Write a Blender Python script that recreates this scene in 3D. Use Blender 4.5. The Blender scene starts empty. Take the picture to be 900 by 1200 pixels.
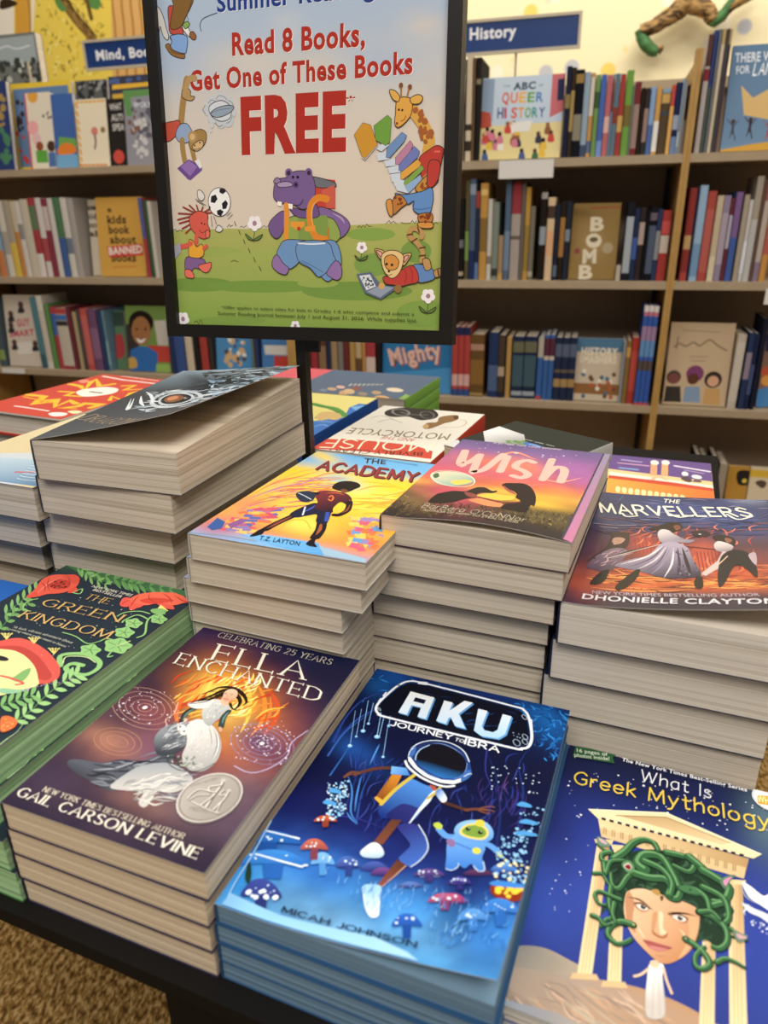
import bpy, math, random
from mathutils import Vector, Matrix
from mathutils.geometry import tessellate_polygon

scene = bpy.context.scene
COL = scene.collection

# ------------------------------------------------------------------ camera
CAM_Z = 1.117
TABLE_Z = 0.75
PITCH, ROLL = math.radians(22.4), math.radians(-1.0)
cam_data = bpy.data.cameras.new('camera')
cam = bpy.data.objects.new('camera', cam_data)
COL.objects.link(cam)
f_ = Vector((0, math.cos(PITCH), -math.sin(PITCH)))
r_ = Vector((1, 0, 0))
u_ = Vector((0, math.sin(PITCH), math.cos(PITCH)))
r2 = r_ * math.cos(ROLL) + u_ * math.sin(ROLL)
u2 = u_ * math.cos(ROLL) - r_ * math.sin(ROLL)
cam.matrix_world = Matrix(((r2.x, u2.x, -f_.x, 0), (r2.y, u2.y, -f_.y, 0), (r2.z, u2.z, -f_.z, CAM_Z), (0, 0, 0, 1)))
cam_data.sensor_fit = 'VERTICAL'
cam_data.sensor_height = 36.0
cam_data.lens = 36.0 * 850 / 1200
cam_data.clip_start = 0.02
cam_data.dof.use_dof = True
cam_data.dof.focus_distance = 0.62
cam_data.dof.aperture_fstop = 25.5 / 3.4
scene.camera = cam

# ------------------------------------------------------------------ world, light, exposure
world = bpy.data.worlds.new('store_air')
scene.world = world
world.use_nodes = True
bg = world.node_tree.nodes['Background']
bg.inputs['Color'].default_value = (1.0, 0.955, 0.9, 1)
bg.inputs['Strength'].default_value = 0.15
scene.view_settings.view_transform = 'Standard'
scene.view_settings.look = 'None'
scene.view_settings.gamma = 1.0
scene.view_settings.use_curve_mapping = False
scene.view_settings.exposure = 0.0
scene.cycles.max_bounces = 6
scene.cycles.use_denoising = True

def area(name, loc, size, size_y, power, color, target):
    l = bpy.data.lights.new(name, 'AREA')
    l.shape = 'RECTANGLE'
    l.size, l.size_y, l.energy, l.color = size, size_y, power, color
    o = bpy.data.objects.new(name, l)
    COL.objects.link(o)
    o.location = loc
    o.rotation_euler = (Vector(target) - Vector(loc)).to_track_quat('-Z', 'Y').to_euler()
    return o
WARM = (1.0, 0.95, 0.885)
area('ceiling_light', (-1.3, 1.0, 3.2), 1.2, 1.2, 32, WARM, (-1.3, 1.0, 0))
area('ceiling_light', (1.2, 1.1, 3.2), 1.2, 1.2, 32, WARM, (1.2, 1.1, 0))
area('ceiling_light', (0.0, -1.2, 3.2), 2.4, 1.2, 88, WARM, (0.0, -0.8, 0))
area('wall_wash_light', (0.3, 2.3, 3.1), 4.0, 0.3, 52, (1.0, 0.94, 0.83), (0.6, 3.5, 1.6))

# ------------------------------------------------------------------ helpers
INK_GAIN = [1.0]
def lin(hx):
    out = []
    for i in (0, 2, 4):
        c = int(hx[i:i + 2], 16) / 255.0
        out.append(c / 12.92 if c <= 0.04045 else ((c + 0.055) / 1.055) ** 2.4)
    g = INK_GAIN[0]
    return (out[0] * g, out[1] * g, out[2] * g)

def mixc(a, b, t):
    return (a[0] + (b[0] - a[0]) * t, a[1] + (b[1] - a[1]) * t, a[2] + (b[2] - a[2]) * t)

def new_mat(name):
    m = bpy.data.materials.new(name)
    m.use_nodes = True
    nt = m.node_tree
    return m, nt, nt.nodes['Principled BSDF']

def m_plain(name, hx, rough=0.6, spec=0.3, noise=0.0, nscale=60.0, metal=0.0, bump=0.0):
    m, nt, b = new_mat(name)
    c = lin(hx)
    b.inputs['Roughness'].default_value = rough
    b.inputs['Specular IOR Level'].default_value = spec
    b.inputs['Metallic'].default_value = metal
    if noise > 0 or bump > 0:
        tc = nt.nodes.new('ShaderNodeTexCoord')
        n = nt.nodes.new('ShaderNodeTexNoise')
        n.inputs['Scale'].default_value = nscale
        n.inputs['Detail'].default_value = 4
        nt.links.new(tc.outputs['Object'], n.inputs['Vector'])
        r = nt.nodes.new('ShaderNodeValToRGB')
        r.color_ramp.elements[0].position, r.color_ramp.elements[1].position = 0.3, 0.7
        r.color_ramp.elements[0].color = tuple(x * (1 - noise) for x in c) + (1,)
        r.color_ramp.elements[1].color = tuple(min(1, x * (1 + noise)) for x in c) + (1,)
        nt.links.new(n.outputs['Fac'], r.inputs['Fac'])
        nt.links.new(r.outputs['Color'], b.inputs['Base Color'])
        if bump > 0:
            bp = nt.nodes.new('ShaderNodeBump')
            bp.inputs['Strength'].default_value = bump
            bp.inputs['Distance'].default_value = 0.004
            nt.links.new(n.outputs['Fac'], bp.inputs['Height'])
            nt.links.new(bp.outputs['Normal'], b.inputs['Normal'])
    else:
        b.inputs['Base Color'].default_value = c + (1,)
    return m

def m_pages(name, dark, light, lines=900.0):
    # stacked sheets: thin bands running along the block, finer and coarser together
    m, nt, b = new_mat(name)
    b.inputs['Roughness'].default_value = 0.85
    b.inputs['Specular IOR Level'].default_value = 0.1
    tc = nt.nodes.new('ShaderNodeTexCoord')
    def band(sz, sxy, detail):
        mp = nt.nodes.new('ShaderNodeMapping')
        mp.inputs['Scale'].default_value = (sxy, sxy, sz)
        n = nt.nodes.new('ShaderNodeTexNoise')
        n.inputs['Scale'].default_value = 1.0
        n.inputs['Detail'].default_value = detail
        nt.links.new(tc.outputs['Object'], mp.inputs['Vector'])
        nt.links.new(mp.outputs['Vector'], n.inputs['Vector'])
        return n
    n1, n2 = band(lines, 3.0, 2), band(lines * 0.26, 1.5, 1)
    mx = nt.nodes.new('ShaderNodeMath'); mx.operation = 'MULTIPLY_ADD'
    mx.inputs[1].default_value = 0.45
    hf = nt.nodes.new('ShaderNodeMath'); hf.operation = 'MULTIPLY'; hf.inputs[1].default_value = 0.55
    nt.links.new(n2.outputs['Fac'], hf.inputs[0])
    nt.links.new(n1.outputs['Fac'], mx.inputs[0])
    nt.links.new(hf.outputs[0], mx.inputs[2])
    r = nt.nodes.new('ShaderNodeValToRGB')
    e = r.color_ramp.elements
    e[0].position, e[0].color = 0.33, lin(dark) + (1,)
    e[1].position, e[1].color = 0.5, lin(light) + (1,)
    nt.links.new(mx.outputs[0], r.inputs['Fac'])
    sp = nt.nodes.new('ShaderNodeSeparateXYZ')
    nt.links.new(tc.outputs['Object'], sp.inputs['Vector'])
    wob = nt.nodes.new('ShaderNodeMath'); wob.operation = 'MULTIPLY_ADD'; wob.inputs[1].default_value = 230.0
    nt.links.new(sp.outputs['Z'], wob.inputs[0]); nt.links.new(n2.outputs['Fac'], wob.inputs[2])
    frc = nt.nodes.new('ShaderNodeMath'); frc.operation = 'FRACT'
    nt.links.new(wob.outputs[0], frc.inputs[0])
    lt = nt.nodes.new('ShaderNodeMath'); lt.operation = 'LESS_THAN'; lt.inputs[1].default_value = 0.09
    nt.links.new(frc.outputs[0], lt.inputs[0])
    hk = nt.nodes.new('ShaderNodeMath'); hk.operation = 'MULTIPLY'; hk.inputs[1].default_value = 0.28
    nt.links.new(lt.outputs[0], hk.inputs[0])
    dk = nt.nodes.new('ShaderNodeMixRGB'); dk.blend_type = 'MULTIPLY'; dk.inputs['Color2'].default_value = (0.4, 0.34, 0.28, 1)
    nt.links.new(hk.outputs[0], dk.inputs['Fac']); nt.links.new(r.outputs['Color'], dk.inputs['Color1'])
    nt.links.new(dk.outputs['Color'], b.inputs['Base Color'])
    bp = nt.nodes.new('ShaderNodeBump')
    bp.inputs['Strength'].default_value = 0.35
    bp.inputs['Distance'].default_value = 0.001
    nt.links.new(n1.outputs['Fac'], bp.inputs['Height'])
    nt.links.new(bp.outputs['Normal'], b.inputs['Normal'])
    return m

def m_print(name, rough=0.42, spec=0.1):
    # printed sheet: the ink colours travel with the mesh
    m, nt, b = new_mat(name)
    a = nt.nodes.new('ShaderNodeVertexColor')
    a.layer_name = 'ink'
    nt.links.new(a.outputs['Color'], b.inputs['Base Color'])
    b.inputs['Roughness'].default_value = rough
    b.inputs['Specular IOR Level'].default_value = spec
    return m

M = {
    'print': m_print('printed_cover'),
    'print_gloss': m_print('glossy_cover', 0.27, 0.3),
    'print_matt': m_print('printed_matt', 0.7, 0.08),
    'pages': m_pages('cream_pages', 'b7a991', 'd9ccb8', 1500.0),
    'pages_warm': m_pages('warm_pages', 'bda485', 'dfcbad', 1500.0),
    'pages_green': m_pages('green_sprayed_pages', '88ae7a', 'acd29c', 1500.0),
    'pages_blue': m_pages('blue_sprayed_pages', '4f6a80', '6f8ca2', 1500.0),
    'pages_white': m_pages('white_pages', 'bfb2a0', 'dfd5c6', 1300.0),
    'paper': m_plain('paper', 'd9cfbf', 0.9, 0.1),
    'cover_inside': m_plain('cover_inside', 'c9bfae', 0.8, 0.15),
    'black_wood': m_plain('black_painted_wood', '100e0c', 0.7, 0.15, 0.15, 30),
    'black_metal': m_plain('black_powder_coat', '15110c', 0.42, 0.45, 0.1, 200),
    'shelf': m_plain('taupe_laminate', 'a8957a', 0.55, 0.3, 0.05, 25),
    'shelf_back': m_plain('taupe_back_panel', 'a3907a', 0.7, 0.2, 0.05, 12),
    'oak': m_plain('honey_oak_upright', 'b08a4e', 0.5, 0.3, 0.12, 18),
    'slot': m_plain('dark_slot_strip', '2a231c', 0.5, 0.4),
    'sign_blue': m_plain('blue_sign_face', '16356e', 0.4, 0.4),
    'sign_frame': m_plain('silver_sign_frame', 'b5a994', 0.35, 0.5),
    'white_letter': m_plain('white_letter', 'e8e8ea', 0.5, 0.3),
    'tag': m_plain('white_card', 'dcd8d0', 0.7, 0.2),
}

class Mesh:
    """collects coloured polygons and links them as ONE mesh object"""
    def __init__(s):
        s.v, s.f, s.c, s.mi = [], [], [], []
    def face(s, pts, cols, mi=0):
        n = len(s.v)
        s.v.extend(pts)
        s.f.append(tuple(range(n, n + len(pts))))
        if isinstance(cols[0], float):
            cols = [cols] * len(pts)
        s.c.extend(cols)
        s.mi.append(mi)
    def box(s, x0, y0, z0, x1, y1, z1, col=(0.5, 0.5, 0.5), mi=0):
        p = [(x, y, z) for z in (z0, z1) for y in (y0, y1) for x in (x0, x1)]
        for q in ((0, 2, 3, 1), (4, 5, 7, 6), (0, 1, 5, 4), (1, 3, 7, 5), (3, 2, 6, 7), (2, 0, 4, 6)):
            s.face([p[i] for i in q], col, mi)
    def prism(s, pts, z0, z1, col=(0.5, 0.5, 0.5), mi=0):
        tri = tessellate_polygon([[Vector((p[0], p[1], 0)) for p in pts]])
        n = len(pts)
        for t in tri:
            a = [pts[i] for i in t]
            ar = (a[1][0]-a[0][0])*(a[2][1]-a[0][1]) - (a[1][1]-a[0][1])*(a[2][0]-a[0][0])
            if ar < 0: a.reverse()
            s.face([(p[0], p[1], z1) for p in a], col, mi)
            s.face([(p[0], p[1], z0) for p in reversed(a)], col, mi)
        area_ = sum(pts[i][0]*pts[(i+1) % n][1] - pts[(i+1) % n][0]*pts[i][1] for i in range(n))
        q = pts if area_ > 0 else list(reversed(pts))
        for i in range(n):
            a, b = q[i], q[(i+1) % n]
            s.face([(a[0], a[1], z0), (b[0], b[1], z0), (b[0], b[1], z1), (a[0], a[1], z1)], col, mi)
    def mesh(s, name, mats, weld=False):
        me = bpy.data.meshes.new(name)
        me.from_pydata(s.v, [], s.f)
        att = me.color_attributes.new('ink', 'FLOAT_COLOR', 'CORNER')
        flat = []
        for c in s.c:
            flat.extend((c[0], c[1], c[2], 1.0))
        att.data.foreach_set('color', flat)
        for m in (mats if isinstance(mats, (list, tuple)) else [mats]):
            me.materials.append(m)
        me.polygons.foreach_set('material_index', s.mi)
        if weld:
            import bmesh
            b = bmesh.new(); b.from_mesh(me)
            bmesh.ops.remove_doubles(b, verts=b.verts, dist=1e-6)
            b.to_mesh(me); b.free()
        me.update()
        return me
    def build(s, name, mats, parent=None, weld=False, bevel=0.0, smooth=False):
        o = bpy.data.objects.new(name, s.mesh(name, mats, weld))
        COL.objects.link(o)
        if parent: o.parent = parent
        if bevel > 0:
            b = o.modifiers.new('bevel', 'BEVEL'); b.width = bevel; b.segments = 2; b.limit_method = 'ANGLE'
        if smooth:
            for p in o.data.polygons: p.use_smooth = True
        return o

def tag(o, label, cat, group=None, kind=None):
    if label: o['label'] = label
    if cat: o['category'] = cat
    if group: o['group'] = group
    if kind: o['kind'] = kind
    return o

def empty(name, loc=(0, 0, 0), rz=0.0, label=None, cat=None, group=None):
    o = bpy.data.objects.new(name, None)
    o.empty_display_size = 0.02
    COL.objects.link(o)
    o.location = loc
    o.rotation_euler = (0, 0, rz)
    return tag(o, label, cat, group)

def copy_tree(o, parent=None):
    c = o.copy()
    COL.objects.link(c)
    if parent: c.parent = parent
    for ch in o.children:
        copy_tree(ch, c)
    return c

# ------------------------------------------------------------------ lettering
_text_cache = {}
def text_mesh(txt, bold):
    """triangles of a line of lettering, plus its width and cap height"""
    key = (txt, bold)
    if key in _text_cache: return _text_cache[key]
    cu = bpy.data.curves.new('lettering', 'FONT')
    cu.body = txt
    cu.size = 1.0
    cu.offset = bold
    cu.space_character = 1.0 + bold * 3.0
    cu.resolution_u = 3
    o = bpy.data.objects.new('lettering', cu)
    COL.objects.link(o)
    dg = bpy.context.evaluated_depsgraph_get()
    me = o.evaluated_get(dg).to_mesh()
    vs = [(v.co.x, v.co.y) for v in me.vertices]
    fs = [tuple(p.vertices) for p in me.polygons]
    o.evaluated_get(dg).to_mesh_clear()
    bpy.data.objects.remove(o)
    bpy.data.curves.remove(cu)
    x0 = min(v[0] for v in vs); x1 = max(v[0] for v in vs)
    _text_cache[key] = ([(v[0] - x0, v[1]) for v in vs], fs, x1 - x0)
    return _text_cache[key]
CAP = 0.72   # cap height of the built-in face at size 1

# pen-stroke alphabet: strokes "x,y x,y", '~' marks a curved stroke, height 10
GLYPH = {
'A': '0,0 4,10 8,0|1.5,3.5 6.5,3.5', 'B': '0,0 0,10|~0,10 4,10 5.8,7.7 4,5.3 0,5.3|~0,5.3 4.6,5.3 6.6,2.7 4.6,0 0,0',
'C': '~7.6,8.2 5,10 1.6,8.6 0,5 1.6,1.4 5,0 7.6,1.8', 'D': '0,0 0,10|~0,10 4,10 7.6,8 8,5 7.6,2 4,0 0,0',
'E': '0,0 0,10|0,10 5.8,10|0,5.2 4.8,5.2|0,0 6,0', 'F': '0,0 0,10|0,10 5.8,10|0,5.2 4.8,5.2',
'G': '~7.6,8.2 5,10 1.6,8.6 0,5 1.6,1.4 5,0 7.8,1.4|7.8,1.4 7.8,4.6|7.8,4.6 5,4.6', 'H': '0,0 0,10|7.4,0 7.4,10|0,5.2 7.4,5.2',
'I': '0,0 0,10', 'J': '~4.4,10 4.4,2.6 2.6,0 0,1', 'K': '0,0 0,10|6.6,10 0,4.4|2.2,6.2 7,0', 'L': '0,10 0,0|0,0 5.4,0',
'M': '0,0 0.6,10|0.6,10 4.6,1|4.6,1 8.6,10|8.6,10 9.2,0', 'N': '0,0 0,10|0,10 7.4,0|7.4,0 7.4,10',
'O': '~4.6,10 1.4,8.6 0,5 1.4,1.4 4.6,0 7.8,1.4 9.2,5 7.8,8.6 4.6,10', 'P': '0,0 0,10|~0,10 4.4,10 6.4,7.4 4.4,4.8 0,4.8',
'Q': '~4.6,10 1.4,8.6 0,5 1.4,1.4 4.6,0 7.8,1.4 9.2,5 7.8,8.6 4.6,10|5.4,2.6 9,-1', 'R': '0,0 0,10|~0,10 4.4,10 6.2,7.6 4.4,5 0,5|3.4,5 7,0',
'S': '~5.8,8.4 3.4,10 0.8,8.8 0.6,6.8 3.2,5.3 5.8,3.6 5.8,1.4 3.2,0 0.2,1.6', 'T': '3.6,0 3.6,10|0,10 7.2,10', 'U': '~0,10 0,3 1.4,.6 3.6,0 5.8,.6 7.2,3 7.2,10',
'V': '0,10 4,0|4,0 8,10', 'W': '0,10 2.8,0|2.8,0 5.6,9|5.6,9 8.4,0|8.4,0 11.2,10', 'X': '0,0 7,10|0,10 7,0', 'Y': '0,10 3.6,5|7.2,10 3.6,5|3.6,5 3.6,0',
'Z': '0,10 6.6,10|6.6,10 0,0|0,0 6.8,0', '2': '~0.4,7.8 2,10 5,9.6 5.8,7.4 4.4,4.6 0,0|0,0 6,0', '5': '5.6,10 1.2,10|1.2,10 .6,5.6|~.6,5.6 3.4,6.4 5.8,4.8 5.8,1.8 3.2,0 .2,1',
'a': '~5.4,5.6 3.4,6.6 .9,5.6 0,3.2 1,.8 3.2,0 5.4,1.6|5.4,6.5 5.4,0', 'e': '~.2,3.4 5.6,3.4 4.8,5.8 2.8,6.6 .8,5.6 0,3.2 .9,.8 3,0 5.3,1', 'g': '~5.4,5.6 3.2,6.6 .9,5.6 0,3.4 1,1 3.2,.3 5.4,1.8|~5.4,6.5 5.4,-1.4 4.2,-3.2 2,-3.4 .3,-2.4',
'h': '0,0 0,10|~0,4 1.6,6 3.8,6.6 5.2,5 5.2,0', 'i': '0,0 0,6.4|0,9 0,9.5', 'k': '0,0 0,10|4.6,6.4 0,2.8|1.4,3.8 5,0', 'l': '0,0 0,10', 'o': '~3,6.6 .8,5.6 0,3.3 .8,1 3,0 5.2,1 6,3.3 5.2,5.6 3,6.6',
'r': '0,0 0,6.5|~0,3.6 1.2,5.8 3.4,6.6', 's': '~4.4,5.6 2.6,6.6 .7,5.8 .8,4.2 2.6,3.3 4.5,2.2 4.3,.6 2.4,0 .1,.9', 't': '~1.8,9 1.8,1.4 2.6,0 4.2,.4|0,6.3 4,6.3', 'y': '0,6.5 2.8,.4|~5.6,6.5 2.8,.4 1.6,-2.4 -.4,-3.2',
'?': '~0,7.8 1.4,10 4.2,9.8 5,7.6 3.4,5.2 2.6,4 2.6,2.8|2.6,.5 2.6,0', "'": '0,10 -.4,7.6', '.': '0,0 0,.4', '-': '0,3.6 3,3.6', '!': '0,10 0,3|0,.4 0,0'}

def catmull(p, closed=False, n=5):
    if len(p) < 3: return list(p)
    out = []
    m = len(p)
    rng = range(m) if closed else range(m - 1)
    for i in rng:
        p1, p2 = p[i], p[(i + 1) % m]
        p0 = p[i - 1] if (closed or i > 0) else p1
        p3 = p[(i + 2) % m] if (closed or i + 2 < m) else p2
        for k in range(n):
            t = k / n
            out.append(tuple(0.5 * (2*p1[j] + (p2[j]-p0[j])*t + (2*p0[j]-5*p1[j]+4*p2[j]-p3[j])*t*t + (3*p1[j]-p0[j]-3*p2[j]+p3[j])*t**3) for j in (0, 1)))
    if not closed: out.append(tuple(p[-1]))
    return out

def ribbon(pts, w, thin=None, taper=0, caps=True):
    """one joined strip along a polyline; 'thin' is the width of level strokes when the pen is a broad one"""
    q = [pts[0]]
    for p in pts[1:]:
        if math.hypot(p[0]-q[-1][0], p[1]-q[-1][1]) > 1e-6: q.append(p)
    n = len(q)
    if n < 2: return []
    closed = n > 3 and math.hypot(q[0][0]-q[-1][0], q[0][1]-q[-1][1]) < 1e-3 and not caps
    d = []
    for i in range(n - 1):
        dx, dy = q[i+1][0]-q[i][0], q[i+1][1]-q[i][1]
        L = math.hypot(dx, dy); d.append((dx / L, dy / L))
    left, right = [], []
    for i in range(n):
        if closed and i in (0, n - 1): a, b = d[-1], d[0]
        else: a, b = d[max(0, i - 1)], d[min(n - 2, i)]
        tx, ty = a[0] + b[0], a[1] + b[1]
        L = math.hypot(tx, ty)
        if L < 0.3: tx, ty, L = b[0], b[1], 1.0
        tx, ty = tx / L, ty / L
        mit = min(1.5, 1.0 / max(0.5, tx*b[0] + ty*b[1]))
        ww = w if thin is None else thin + (w - thin) * abs(ty)
        if taper == 1: ww *= 1 - .85 * i / (n - 1)
        if taper == 3: ww *= 1 - .45 * i / (n - 1)
        if taper == 2: ww *= max(.12, math.sin(math.pi * i / (n - 1)))
        h = ww / 2 * mit
        left.append((q[i][0] - ty*h, q[i][1] + tx*h)); right.append((q[i][0] + ty*h, q[i][1] - tx*h))
    polys = [[left[i], right[i], right[i+1], left[i+1]] for i in range(n - 1)]
    if caps and thin is None and taper != 2:
        for c, t, sd, k in ((q[0], d[0], math.pi / 2, 0), (q[-1], d[-1], -math.pi / 2, n - 1)):
            r = math.hypot(left[k][0] - c[0], left[k][1] - c[1])
            a0 = math.atan2(t[1], t[0]) + sd
            polys.append([(c[0] + r*math.cos(a0 + math.pi*j/5), c[1] + r*math.sin(a0 + math.pi*j/5)) for j in range(6)])
    return polys

def stroke_text(txt, font, wt):
    """pen lettering in units of 10 per cap height: list of polygons and the total width"""
    x, polys = 0.0, []
    serif = font == 's'
    w = {'s': 1.45, 'r': 1.5, 'x': 1.9}.get(font, 1.5) * wt
    for ch in txt:
        if ch == ' ':
            x += 5.5; continue
        g = GLYPH.get(ch) or GLYPH.get(ch.upper())
        if not g:
            x += 4; continue
        mx = 0
        for st in g.split('|'):
            cv = st[0] == '~'
            p = [tuple(float(q) for q in a.split(',')) for a in st.lstrip('~').split()]
            mx = max(mx, max(q[0] for q in p))
            ends = (p[0], p[-1], p[1], p[-2])
            if cv: p = catmull(p)
            p = [(q[0] + x, q[1]) for q in p]
            polys.append(None)
            polys += ribbon(p, w, 0.5 * wt if serif else None)
            if serif:
                for e, nb in ((ends[0], ends[2]), (ends[1], ends[3])):
                    if abs(e[1] - nb[1]) > abs(e[0] - nb[0]) and (e[1] < .2 or e[1] > 9.8):
                        polys.append(None); polys.append([(x+e[0]-1.35, e[1]-.22), (x+e[0]+1.35, e[1]-.22), (x+e[0]+1.35, e[1]+.22), (x+e[0]-1.35, e[1]+.22)])
                    elif not cv and abs(e[0] - nb[0]) > 2 and e[0] > nb[0]:
                        polys.append(None); polys.append([(x+e[0]-.22, e[1]-1.1), (x+e[0]+.22, e[1]-1.1), (x+e[0]+.22, e[1]+1.1), (x+e[0]-.22, e[1]+1.1)])
        x += mx + (3.0 if serif else 2.9)
    return polys, x - 2.9

# ------------------------------------------------------------------ printed sheets
EPS = 4e-6      # thickness of one pass of ink
SUB = 7e-7

class Sheet:
    """a printed sheet in its own plane (tenths of a millimetre, origin at the lower left corner)"""
    def __init__(s, art, bend=None):
        s.a = art
        s.w, s.h = art['w'] * 10.0, art['h'] * 10.0
        s.m = Mesh()
        s.k = 0
        s.sub = 0
        s.bend = bend
        s.paint()
    def z(s): return s.k * EPS + s.sub * SUB
    def put(s, pts, cols):
        s.m.face([(p[0] * 1e-4, p[1] * 1e-4, s.z()) for p in pts], cols)
    def colf(s, c):
        if isinstance(c, str):
            q = lin(c)
            return lambda p: q
        a, ax, ay, b, bx, by = c
        a, b = lin(a), lin(b)
        dx, dy = bx - ax, by - ay
        L = dx * dx + dy * dy or 1
        return lambda p: mixc(a, b, max(0, min(1, ((p[0]-ax)*dx + (p[1]-ay)*dy) / L)))
    def clip(s, pts):
        for ax, lo, sg in ((0, 0, 1), (0, s.w, -1), (1, 0, 1), (1, s.h, -1)):
            out = []
            n = len(pts)
            for i in range(n):
                a, b = pts[i], pts[(i + 1) % n]
                da, db = (a[ax] - lo) * sg, (b[ax] - lo) * sg
                if da >= 0: out.append(a)
                if (da > 0 and db < 0) or (da < 0 and db > 0):
                    t = da / (da - db)
                    out.append((a[0] + (b[0]-a[0])*t, a[1] + (b[1]-a[1])*t))
            pts = out
            if len(pts) < 3: return []
        return pts
    def fill(s, pts, c, concave=True):
        pts = s.clip(pts)
        if len(pts) < 3: return
        cf = s.colf(c)
        if concave and len(pts) > 4:
            for t in tessellate_polygon([[Vector((p[0], p[1], 0)) for p in pts]]):
                q = [pts[i] for i in t]
                ar = (q[1][0]-q[0][0])*(q[2][1]-q[0][1]) - (q[1][1]-q[0][1])*(q[2][0]-q[0][0])
                if abs(ar) < 1e-6: continue
                if ar < 0: q.reverse()
                s.put(q, [cf(p) for p in q])
        else:
            ar = sum(pts[i][0]*pts[(i+1) % len(pts)][1] - pts[(i+1) % len(pts)][0]*pts[i][1] for i in range(len(pts)))
            if ar < 0: pts = list(reversed(pts))
            s.put(pts, [cf(p) for p in pts])
    def paint(s):
        a = s.a
        nx, ny = a['grid']
        base = lin(a['base'])
        rnd = random.Random(3)
        grid = [[base] * (nx + 1) for _ in range(ny + 1)]
        for op in a['soft']:
            if op[0] == 'g':
                st = [(q[0], lin(q[1])) for q in op[2]]
                for j in range(ny + 1):
                    for i in range(nx + 1):
                        t = 1 - j / ny if op[1] == 'y' else i / nx
                        c = st[-1][1]
                        for (t0, c0), (t1, c1) in zip(st, st[1:]):
                            if t <= t1:
                                c = mixc(c0, c1, max(0, min(1, (t - t0) / max(1e-6, t1 - t0)))); break
                        grid[j][i] = c
            elif op[0] == 'b':
                c = lin(op[1]); px, py, ax, ay, bx, by, stg = op[2:]
                e1, e2 = (ax - px, ay - py), (bx - px, by - py)
                det = e1[0]*e2[1] - e1[1]*e2[0] or 1e-6
                for j in range(ny + 1):
                    for i in range(nx + 1):
                        dx, dy = i / nx * s.w - px, j / ny * s.h - py
                        u, v = (dx*e2[1] - dy*e2[0]) / det, (e1[0]*dy - e1[1]*dx) / det
                        r = u*u + v*v
                        if r < 4:
                            grid[j][i] = mixc(grid[j][i], c, stg * math.exp(-r * 1.2))
            elif op[0] == 'n':
                from mathutils import noise as nz
                c = lin(op[1])
                for j in range(ny + 1):
                    for i in range(nx + 1):
                        t = nz.fractal(Vector((i / nx * s.w / op[2], j / ny * s.h / op[2], op[4])), 1.0, 2.0, 4)
                        grid[j][i] = mixc(grid[j][i], c, max(0, min(1, op[3] * (t + .25))))
        for j in range(ny):
            for i in range(nx):
                q = [(i, j), (i+1, j), (i+1, j+1), (i, j+1)]
                s.put([(x / nx * s.w, y / ny * s.h) for x, y in q], [grid[y][x] for x, y in q])
        for op in a['ops']:
            s.k += 1
            s.sub = 0
            pr = lambda f: [(f[i], f[i+1]) for i in range(0, len(f), 2)]
            o = op[0]
            if o == 'p': s.fill(pr(op[2]), op[1])
            elif o == 's':
                q = catmull(pr(op[2]), True, 4)
                s.fill(q, op[1])
                if len(op) > 3:      # inked outline
                    s.sub = 3
                    for g in ribbon(q + [q[0]], op[4], None, 0, False): s.fill(g, op[3], False)
            elif o == 'l':
                for q in ribbon(catmull(pr(op[3]), False, 4), op[2], None, op[4]): s.fill(q, op[1], False)
            elif o == 'k':
                for q in ribbon(pr(op[3]), op[2]): s.fill(q, op[1], False)
            elif o in 'er':
                f = op[2] if o == 'e' else op[3]
                c0 = (f[0], f[1]); e1 = (f[2]-f[0], f[3]-f[1]); e2 = (f[4]-f[0], f[5]-f[1])
                n = 26
                pts = [(c0[0] + e1[0]*math.cos(t*2*math.pi/n) + e2[0]*math.sin(t*2*math.pi/n), c0[1] + e1[1]*math.cos(t*2*math.pi/n) + e2[1]*math.sin(t*2*math.pi/n)) for t in range(n)]
                if o == 'e': s.fill(pts, op[1])
                else:
                    for q in ribbon(pts + [pts[0]], op[2], None, 0, False): s.fill(q, op[1], False)
            elif o == 'o':
                s.fill([(op[2][0] + op[3]*math.cos(t*math.pi/10), op[2][1] + op[3]*math.sin(t*math.pi/10)) for t in range(20)], op[1])
            elif o == 'd':
                r2_ = random.Random(op[6]); q = pr(op[3])
                for _ in range(op[2]):
                    u, v = r2_.random(), r2_.random()
                    if len(q) == 3 and u + v > 1: u, v = 1 - u, 1 - v
                    if len(q) == 4:
                        x = (q[0][0]*(1-u) + q[1][0]*u)*(1-v) + (q[3][0]*(1-u) + q[2][0]*u)*v
                        y = (q[0][1]*(1-u) + q[1][1]*u)*(1-v) + (q[3][1]*(1-u) + q[2][1]*u)*v
                    else:
                        x = q[0][0] + (q[1][0]-q[0][0])*u + (q[2][0]-q[0][0])*v
                        y = q[0][1] + (q[1][1]-q[0][1])*u + (q[2][1]-q[0][1])*v
                    r = op[4] + (op[5] - op[4]) * r2_.random()**2
                    s.sub = (s.sub + 1) % 32
                    s.fill([(x + r*math.cos(t*math.pi/3), y + r*math.sin(t*math.pi/3)) for t in range(6)], op[1], False)
            elif o == 'f':   # loose brush strokes or slanted chips strewn over a patch
                _, cols, cnt, f, w, l0, l1, a0, a1, seed, kind = op
                r2_ = random.Random(seed); q = pr(f)
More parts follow.
